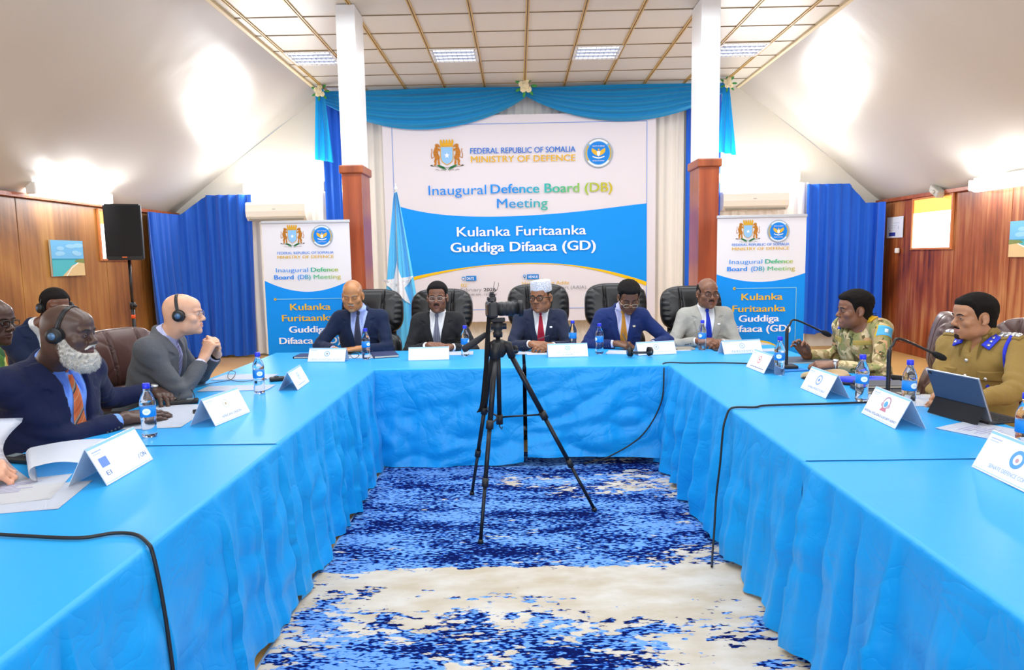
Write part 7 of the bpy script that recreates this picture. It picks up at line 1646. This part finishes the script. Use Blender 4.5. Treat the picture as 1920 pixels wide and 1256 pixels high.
ppl['i'] = person('man with headphones half hidden behind the bearded man', (-3.52, 5.02, 0.46), -PI/2-0.5, 0.10, (-3.30, 4.96, 1.200), hyaw=-0.15, hpitch=0.10, s=1.03, hs=1.06, skin_='#6b4636', wide=1.05,
    hands={'R': down(-3.15, 4.75, 0.62, 1, 0.0), 'L': down(-3.10, 5.10, 0.62, 1, -0.3)}, hair=('short', '#171314', 0.012, 0.062), cloth=dict(kind='suit', fab=navy, shirt=sh_w, tie=t_dot))
ppl['j'] = person('person outside the left photo edge whose hand holds an upright sheet', (-2.42, 2.22, 0.43), -PI/2, 0.18, (-2.24, 2.22, 1.20), hpitch=0.15, s=1.03, hs=1.06, skin_='#d9a286', wide=1.05,
    hands={'L': dict(w=tuple(on_z(-58, 882, 0.785)), fd=(0.93, 0.35, -0.05), nr=(-0.1, -0.55, 0.8), pole=(-0.3, 0.6, -0.7), curls=[(0.9, 1.1, 0.7), (0.95, 1.15, 0.7), (1.0, 1.15, 0.7), (1.05, 1.1, 0.7)], s=1.05), 'R': dict(w=(-2.02, 2.02, 0.75), fd=(1, 0.2, -0.05), nr=(0, 0, 1), pole=(-0.3, -0.7, -0.6))}, hair=('short', '#4a3a2c', 0.012), cloth=dict(kind='suit', fab=navy2, shirt=sh_w, tie=t_blue))
# right side: soldier reaching for the microphone, police officer
ppl['k'] = person('young soldier in desert camouflage reaching for the microphone at the right table', (2.45, 4.78, 0.46), PI/2+0.24, 0.26, (2.250, 4.705, 1.105), hyaw=-0.30, hpitch=0.0, s=1.04, hs=1.00, skin_='#835842', lipcol='#a06a5c', wide=1.06,
    hands={'L': dict(w=tuple(on_z(1563, 684, 0.762)), fd=(-0.93, 0.30, -0.04), nr=(-0.1, -0.3, 0.95), pole=(0.5, -0.8, -0.5), curls=[(0.55, 0.9, 0.6), (0.6, 0.95, 0.6), (0.65, 1.0, 0.6), (0.7, 1.0, 0.6)]), 'R': dict(w=tuple(WP(1513, 667, 5.02)), fd=unit(WP(1493, 632, 4.98)-WP(1513, 667, 5.02)), nr=(0.55, 0.75, 0.35), pole=(0.3, 0.6, -0.8), curls=[(0.55, 0.75, 0.35), (0.35, 0.55, 0.4), (0.3, 0.55, 0.4), (0.3, 0.6, 0.4)], thumb=(0.85, 0.5, 0.35), spread=0.12)},
    o=dict(nose=0.92, lips=0.95, open=0.0010, gaze=-0.05), hair=('afro', '#16110f', 0.024, 0.070), cloth=dict(kind='uniform', fab=d_camo, name='camouflage_shirt', fold=1.3), res=0.0038, hres=0.0036)
ppl['l'] = person('police officer in a khaki uniform with blue collar tabs at the right table', (2.56, 3.80, 0.44), 1.98, 0.12, (2.45, 3.78, 1.135), hyaw=-0.42, hpitch=0.03, s=1.03, hs=1.00, skin_='#ad7c5c', lipcol='#a87464', wide=1.08,
    hands={'L': dict(w=(2.16, 3.36, 0.757), fd=(-0.75, 0.6, -0.05), nr=(0, 0, 1), pole=(0.7, -0.6, -0.5)), 'R': dict(w=(2.20, 3.60, 0.765), fd=(-0.6, -0.75, -0.05), nr=(0, 0, 1), pole=(0.3, 0.8, -0.5))},
    o=dict(nose=0.90, lips=0.82, moustache='#2b201b', goatee='#2f231e', gaze=-0.15), hair=('short', '#14110f', 0.015, 0.068), cloth=dict(kind='uniform', fab=khaki, name='khaki_shirt', fold=1.3), res=0.0036, hres=0.0045)
# -- badges and trimmings
def sleeve_dir(p, q): return unit((1 if q == 'R' else -1, 0.15, 0.1))
P_ = ppl['k']; J = P_['J']; kz = P_['kz']; r_ = P_['root']; d1 = unit((-0.85, 0.45, 0.35)); ua = unit(P_['E']['L']-P_['SH']['L']); c_ = P_['SH']['L']+ua*0.045; dn = unit(np.array((-1, 0.25, 0.30))-ua*np.dot((-1, 0.25, 0.30), ua)); U_ = unit(np.cross(ua, dn))
fl = patch('sleeve_flag', J, c_, U_, -ua, dn, 0.095, 0.062, 0.003, mat('patch_sky', '#57b4e6', 0.7), r_, off=0.001); patch('flag_border', J, c_, U_, -ua, dn, 0.108, 0.075, 0.0018, mat('patch_gold', '#c9a83a', 0.7), r_)
st = patch('flag_star', J, c_, U_, -ua, dn, 0.022, 0.022, 0.0045, mat('patch_white', '#eef2f4', 0.7), r_, 3, 3, off=0.001)
gold_m = mat('braid_gold', '#d9a81e', 0.45, 0.2); red_m = mat('tab_red', '#c8402e', 0.6); 
patch('shoulder_slide', J, np.array((-0.115, 0.0, 0.58*kz)), (1, 0, 0.25), (0, 1, 0), (-0.2, 0.1, 1), 0.062, 0.055, 0.010, gold_m, r_, off=0.001)
patch('shoulder_slide', J, np.array((0.115, 0.0, 0.58*kz)), (1, 0, -0.25), (0, 1, 0), (0.2, 0.1, 1), 0.062, 0.055, 0.010, gold_m, r_, off=0.001)
for sg in (-1, 1):
    patch('collar_tab', J, np.array((sg*0.060, 0, 0.553*kz)), (1, 0, -0.4*sg), (0.4*sg, 0, 1), (sg*0.15, 1, 0.25), 0.040, 0.060, 0.009, mat('tab_red_gold', '#c9713a', 0.6, var=(160, '#e8d9b0')), r_, off=0.004)
    patch('collar_badge', J, np.array((sg*0.066, 0, 0.522*kz)), (1, 0, 0), (0, 0, 1), (sg*0.15, 1, 0.25), 0.024, 0.022, 0.012, mat('badge_blue', '#2f56c8', 0.4), r_, 3, 3, off=0.004)
    patch('breast_pocket', J, np.array((sg*0.095, 0, 0.385*kz)), (1, 0, 0), (0, 0, 1), (sg*0.2, 1, 0), 0.115, 0.13, 0.004, d_camo, r_)
    patch('name_tape', J, np.array((sg*0.095, 0, 0.462*kz)), (1, 0, 0), (0, 0, 1), (sg*0.2, 1, 0), 0.12, 0.028, 0.004, mat('name_tape_tan', '#a8924a', 0.8), r_)
wl = P_['W']['L']; wa = P_['W']['L']-P_['E']['L']; wa = unit(wa); MBw = MB(); uu_ = unit(np.cross(wa, (0, 0, 1))); vv_ = np.cross(uu_, wa)
def wristwatch(p, q, strap, face, name='wristwatch'):
    w0, a = p['W'][q], unit(p['W'][q]-p['E'][q]); u_ = unit(np.cross(a, (0, 0, 1))); v_ = unit(np.cross(u_, a)); g = []
    for da in (-0.009, -0.004, 0.004, 0.009):
        g.append([tuple(w0-a*(0.012)+a*da+(u_*math.cos(2*PI*i/24)*0.0315+v_*math.sin(2*PI*i/24)*0.0290)) for i in range(25)])
    b = MB().grid(g); bmesh.ops.solidify(b.bm, geom=b.bm.faces[:], thickness=-0.003); wt = b.build('watch_strap', strap, p['root'])
    MB().cyl(Vector(w0-a*0.012+v_*0.028), Vector(w0-a*0.012+v_*0.036), 0.0165).build('watch_case', face, wt)
wristwatch(P_, 'L', mat('steel_strap', '#d8dade', 0.25, 0.7), mat('watch_face', '#e6e8ea', 0.2, 0.4)); wristwatch(ppl['g'], 'L', mat('strap_leather_black', '#17181a', 0.5), M_BLK2)
wristwatch(ppl['f'], 'L', mat('strap_lilac_white', '#d8d6f0', 0.4), mat('watch_face', '#e6e8ea', 0.2, 0.4))
# police officer
P_ = ppl['l']; J = P_['J']; kz = P_['kz']; r_ = P_['root']; tab = mat('tab_royal_blue', '#2233c8', 0.6); silv = mat('silver_badge', '#d9dbe0', 0.25, 0.8)
for sg in (-1, 1):
    patch('collar_tab', J, np.array((sg*0.068, 0, 0.555*kz)), (1, 0, -0.55*sg), (0.5*sg, 0, 1), (sg*0.25, 1, 0.3), 0.046, 0.082, 0.010, tab, r_, off=0.005)
    for q_ in range(3): patch('rank_star', J, np.array((sg*(0.072-0.004*q_), 0, (0.578-0.022*q_)*kz)), (1, 0, 0), (0, 0, 1), (sg*0.25, 1, 0.3), 0.013, 0.013, 0.018, silv, r_, 2, 2, off=0.003)
    patch('epaulette', J, np.array((sg*0.135, -0.005, 0.58*kz)), (1, 0, -0.3*sg), (0, 1, 0), (sg*0.25, 0.05, 1), 0.125, 0.058, 0.007, khaki, r_, off=0.001)
    for q_ in range(4): patch('rank_badge', J, np.array((sg*(0.095+0.027*q_), -0.005, 0.575*kz)), (1, 0, -0.3*sg), (0, 1, 0), (sg*0.25, 0.05, 1), 0.021, 0.034, 0.013, silv, r_, 3, 3, off=0.003)
    patch('breast_pocket', J, np.array((sg*0.093, 0, 0.340*kz)), (1, 0, 0), (0, 0, 1), (sg*0.2, 1, 0), 0.115, 0.13, 0.004, khaki, r_)
    patch('pocket_flap', J, np.array((sg*0.093, 0, 0.402*kz)), (1, 0, 0), (0, 0, 1), (sg*0.2, 1, 0), 0.125, 0.048, 0.009, khaki, r_)
    hb_ = hit(J, [np.array((sg*0.093, 0.3, 0.388*kz))], (0, -1, 0), 0.4)[0]; MB().ell(Vector(hb_)+Vector((0, 0.010, 0)), (0.010, 0.006, 0.010), n=12).build('pocket_button', silv, r_)
for z_ in (0.475, 0.395, 0.315, 0.235):
    hb_ = hit(J, [np.array((0, 0.3, z_*kz))], (0, -1, 0), 0.4)[0]; MB().ell(Vector(hb_)+Vector((0, 0.004, 0)), (0.010, 0.006, 0.010), n=12).build('shirt_button', silv, r_)
def cord(pts, r, m):
    out = []
    for (x, z), dn_ in pts:
        d = unit(dn_); h = hit(J, [np.array((x, 0, z))*np.array((1, 1, kz))+d*0.3], -d, 0.4)[0]+d*(r*0.8); out.append(Vector(h))
    sm = []
    for i in range(len(out)-1):
        p0, p1, p2, p3 = out[max(0, i-1)], out[i], out[i+1], out[min(len(out)-1, i+2)]
        for k_ in range(6): q_ = k_/6; sm.append(0.5*((2*p1)+(-p0+p2)*q_+(2*p0-5*p1+4*p2-p3)*q_*q_+(-p0+3*p1-3*p2+p3)*q_**3))
    sm.append(out[-1]); MB().tube(sm, r, 8).build('lanyard_cord', m, r_)
lan = mat('lanyard_blue', '#1c2fd0', 0.6, bump=(250, 0.5))
cord([((-0.150, 0.575), (-0.2, 0.3, 1)), ((-0.148, 0.53), (-0.2, 1, 0.2)), ((-0.150, 0.47), (-0.2, 1, 0)), ((-0.152, 0.41), (-0.2, 1, 0)), ((-0.148, 0.36), (-0.2, 1, 0)), ((-0.125, 0.335), (-0.2, 1, 0)), ((-0.095, 0.335), (-0.2, 1, 0)), ((-0.072, 0.355), (-0.2, 1, 0))], 0.0085, lan)
ua = unit(P_['E']['L']-P_['SH']['L']); out = []
for s_, y_ in ((-0.045, -0.02), (0.0, -0.035), (0.05, -0.045), (0.10, -0.045)):
    o_ = P_['SH']['L']+ua*s_; d = unit((-1, -0.55, 0.55-s_*4)); out.append(Vector(hit(J, [o_+d*0.25], -d, 0.3)[0]+d*0.006))
MB().tube(out, 0.008, 8).build('lanyard_cord', lan, r_)
# green-camouflage soldier: epaulette and name patch
P_ = ppl['h']; J = P_['J']; r_ = P_['root']
patch('unit_badge', J, np.array((-0.10, 0, 0.43)), (1, 0, 0), (0, 0, 1), (-0.2, 1, 0), 0.055, 0.05, 0.004, mat('badge_olive', '#5a5a30', 0.8), r_); patch('shoulder_slide', J, np.array((-0.12, 0, 0.57)), (1, 0, 0.3), (0, 1, 0), (-0.2, 0.1, 1), 0.10, 0.06, 0.010, mat('slide_dark', '#20251c', 0.8), r_)
# headphones being worn
worn_headphones(ppl['f'], 'black headphones on the bald bearded man', tilt=-0.22)
worn_headphones(ppl['g'], 'black headphones with a blue cap on the bald man in the grey suit', tilt=0.12)
worn_headphones(ppl['i'], 'black headphones on the man behind the bearded man', r=0.086)
# red beret behind the soldier
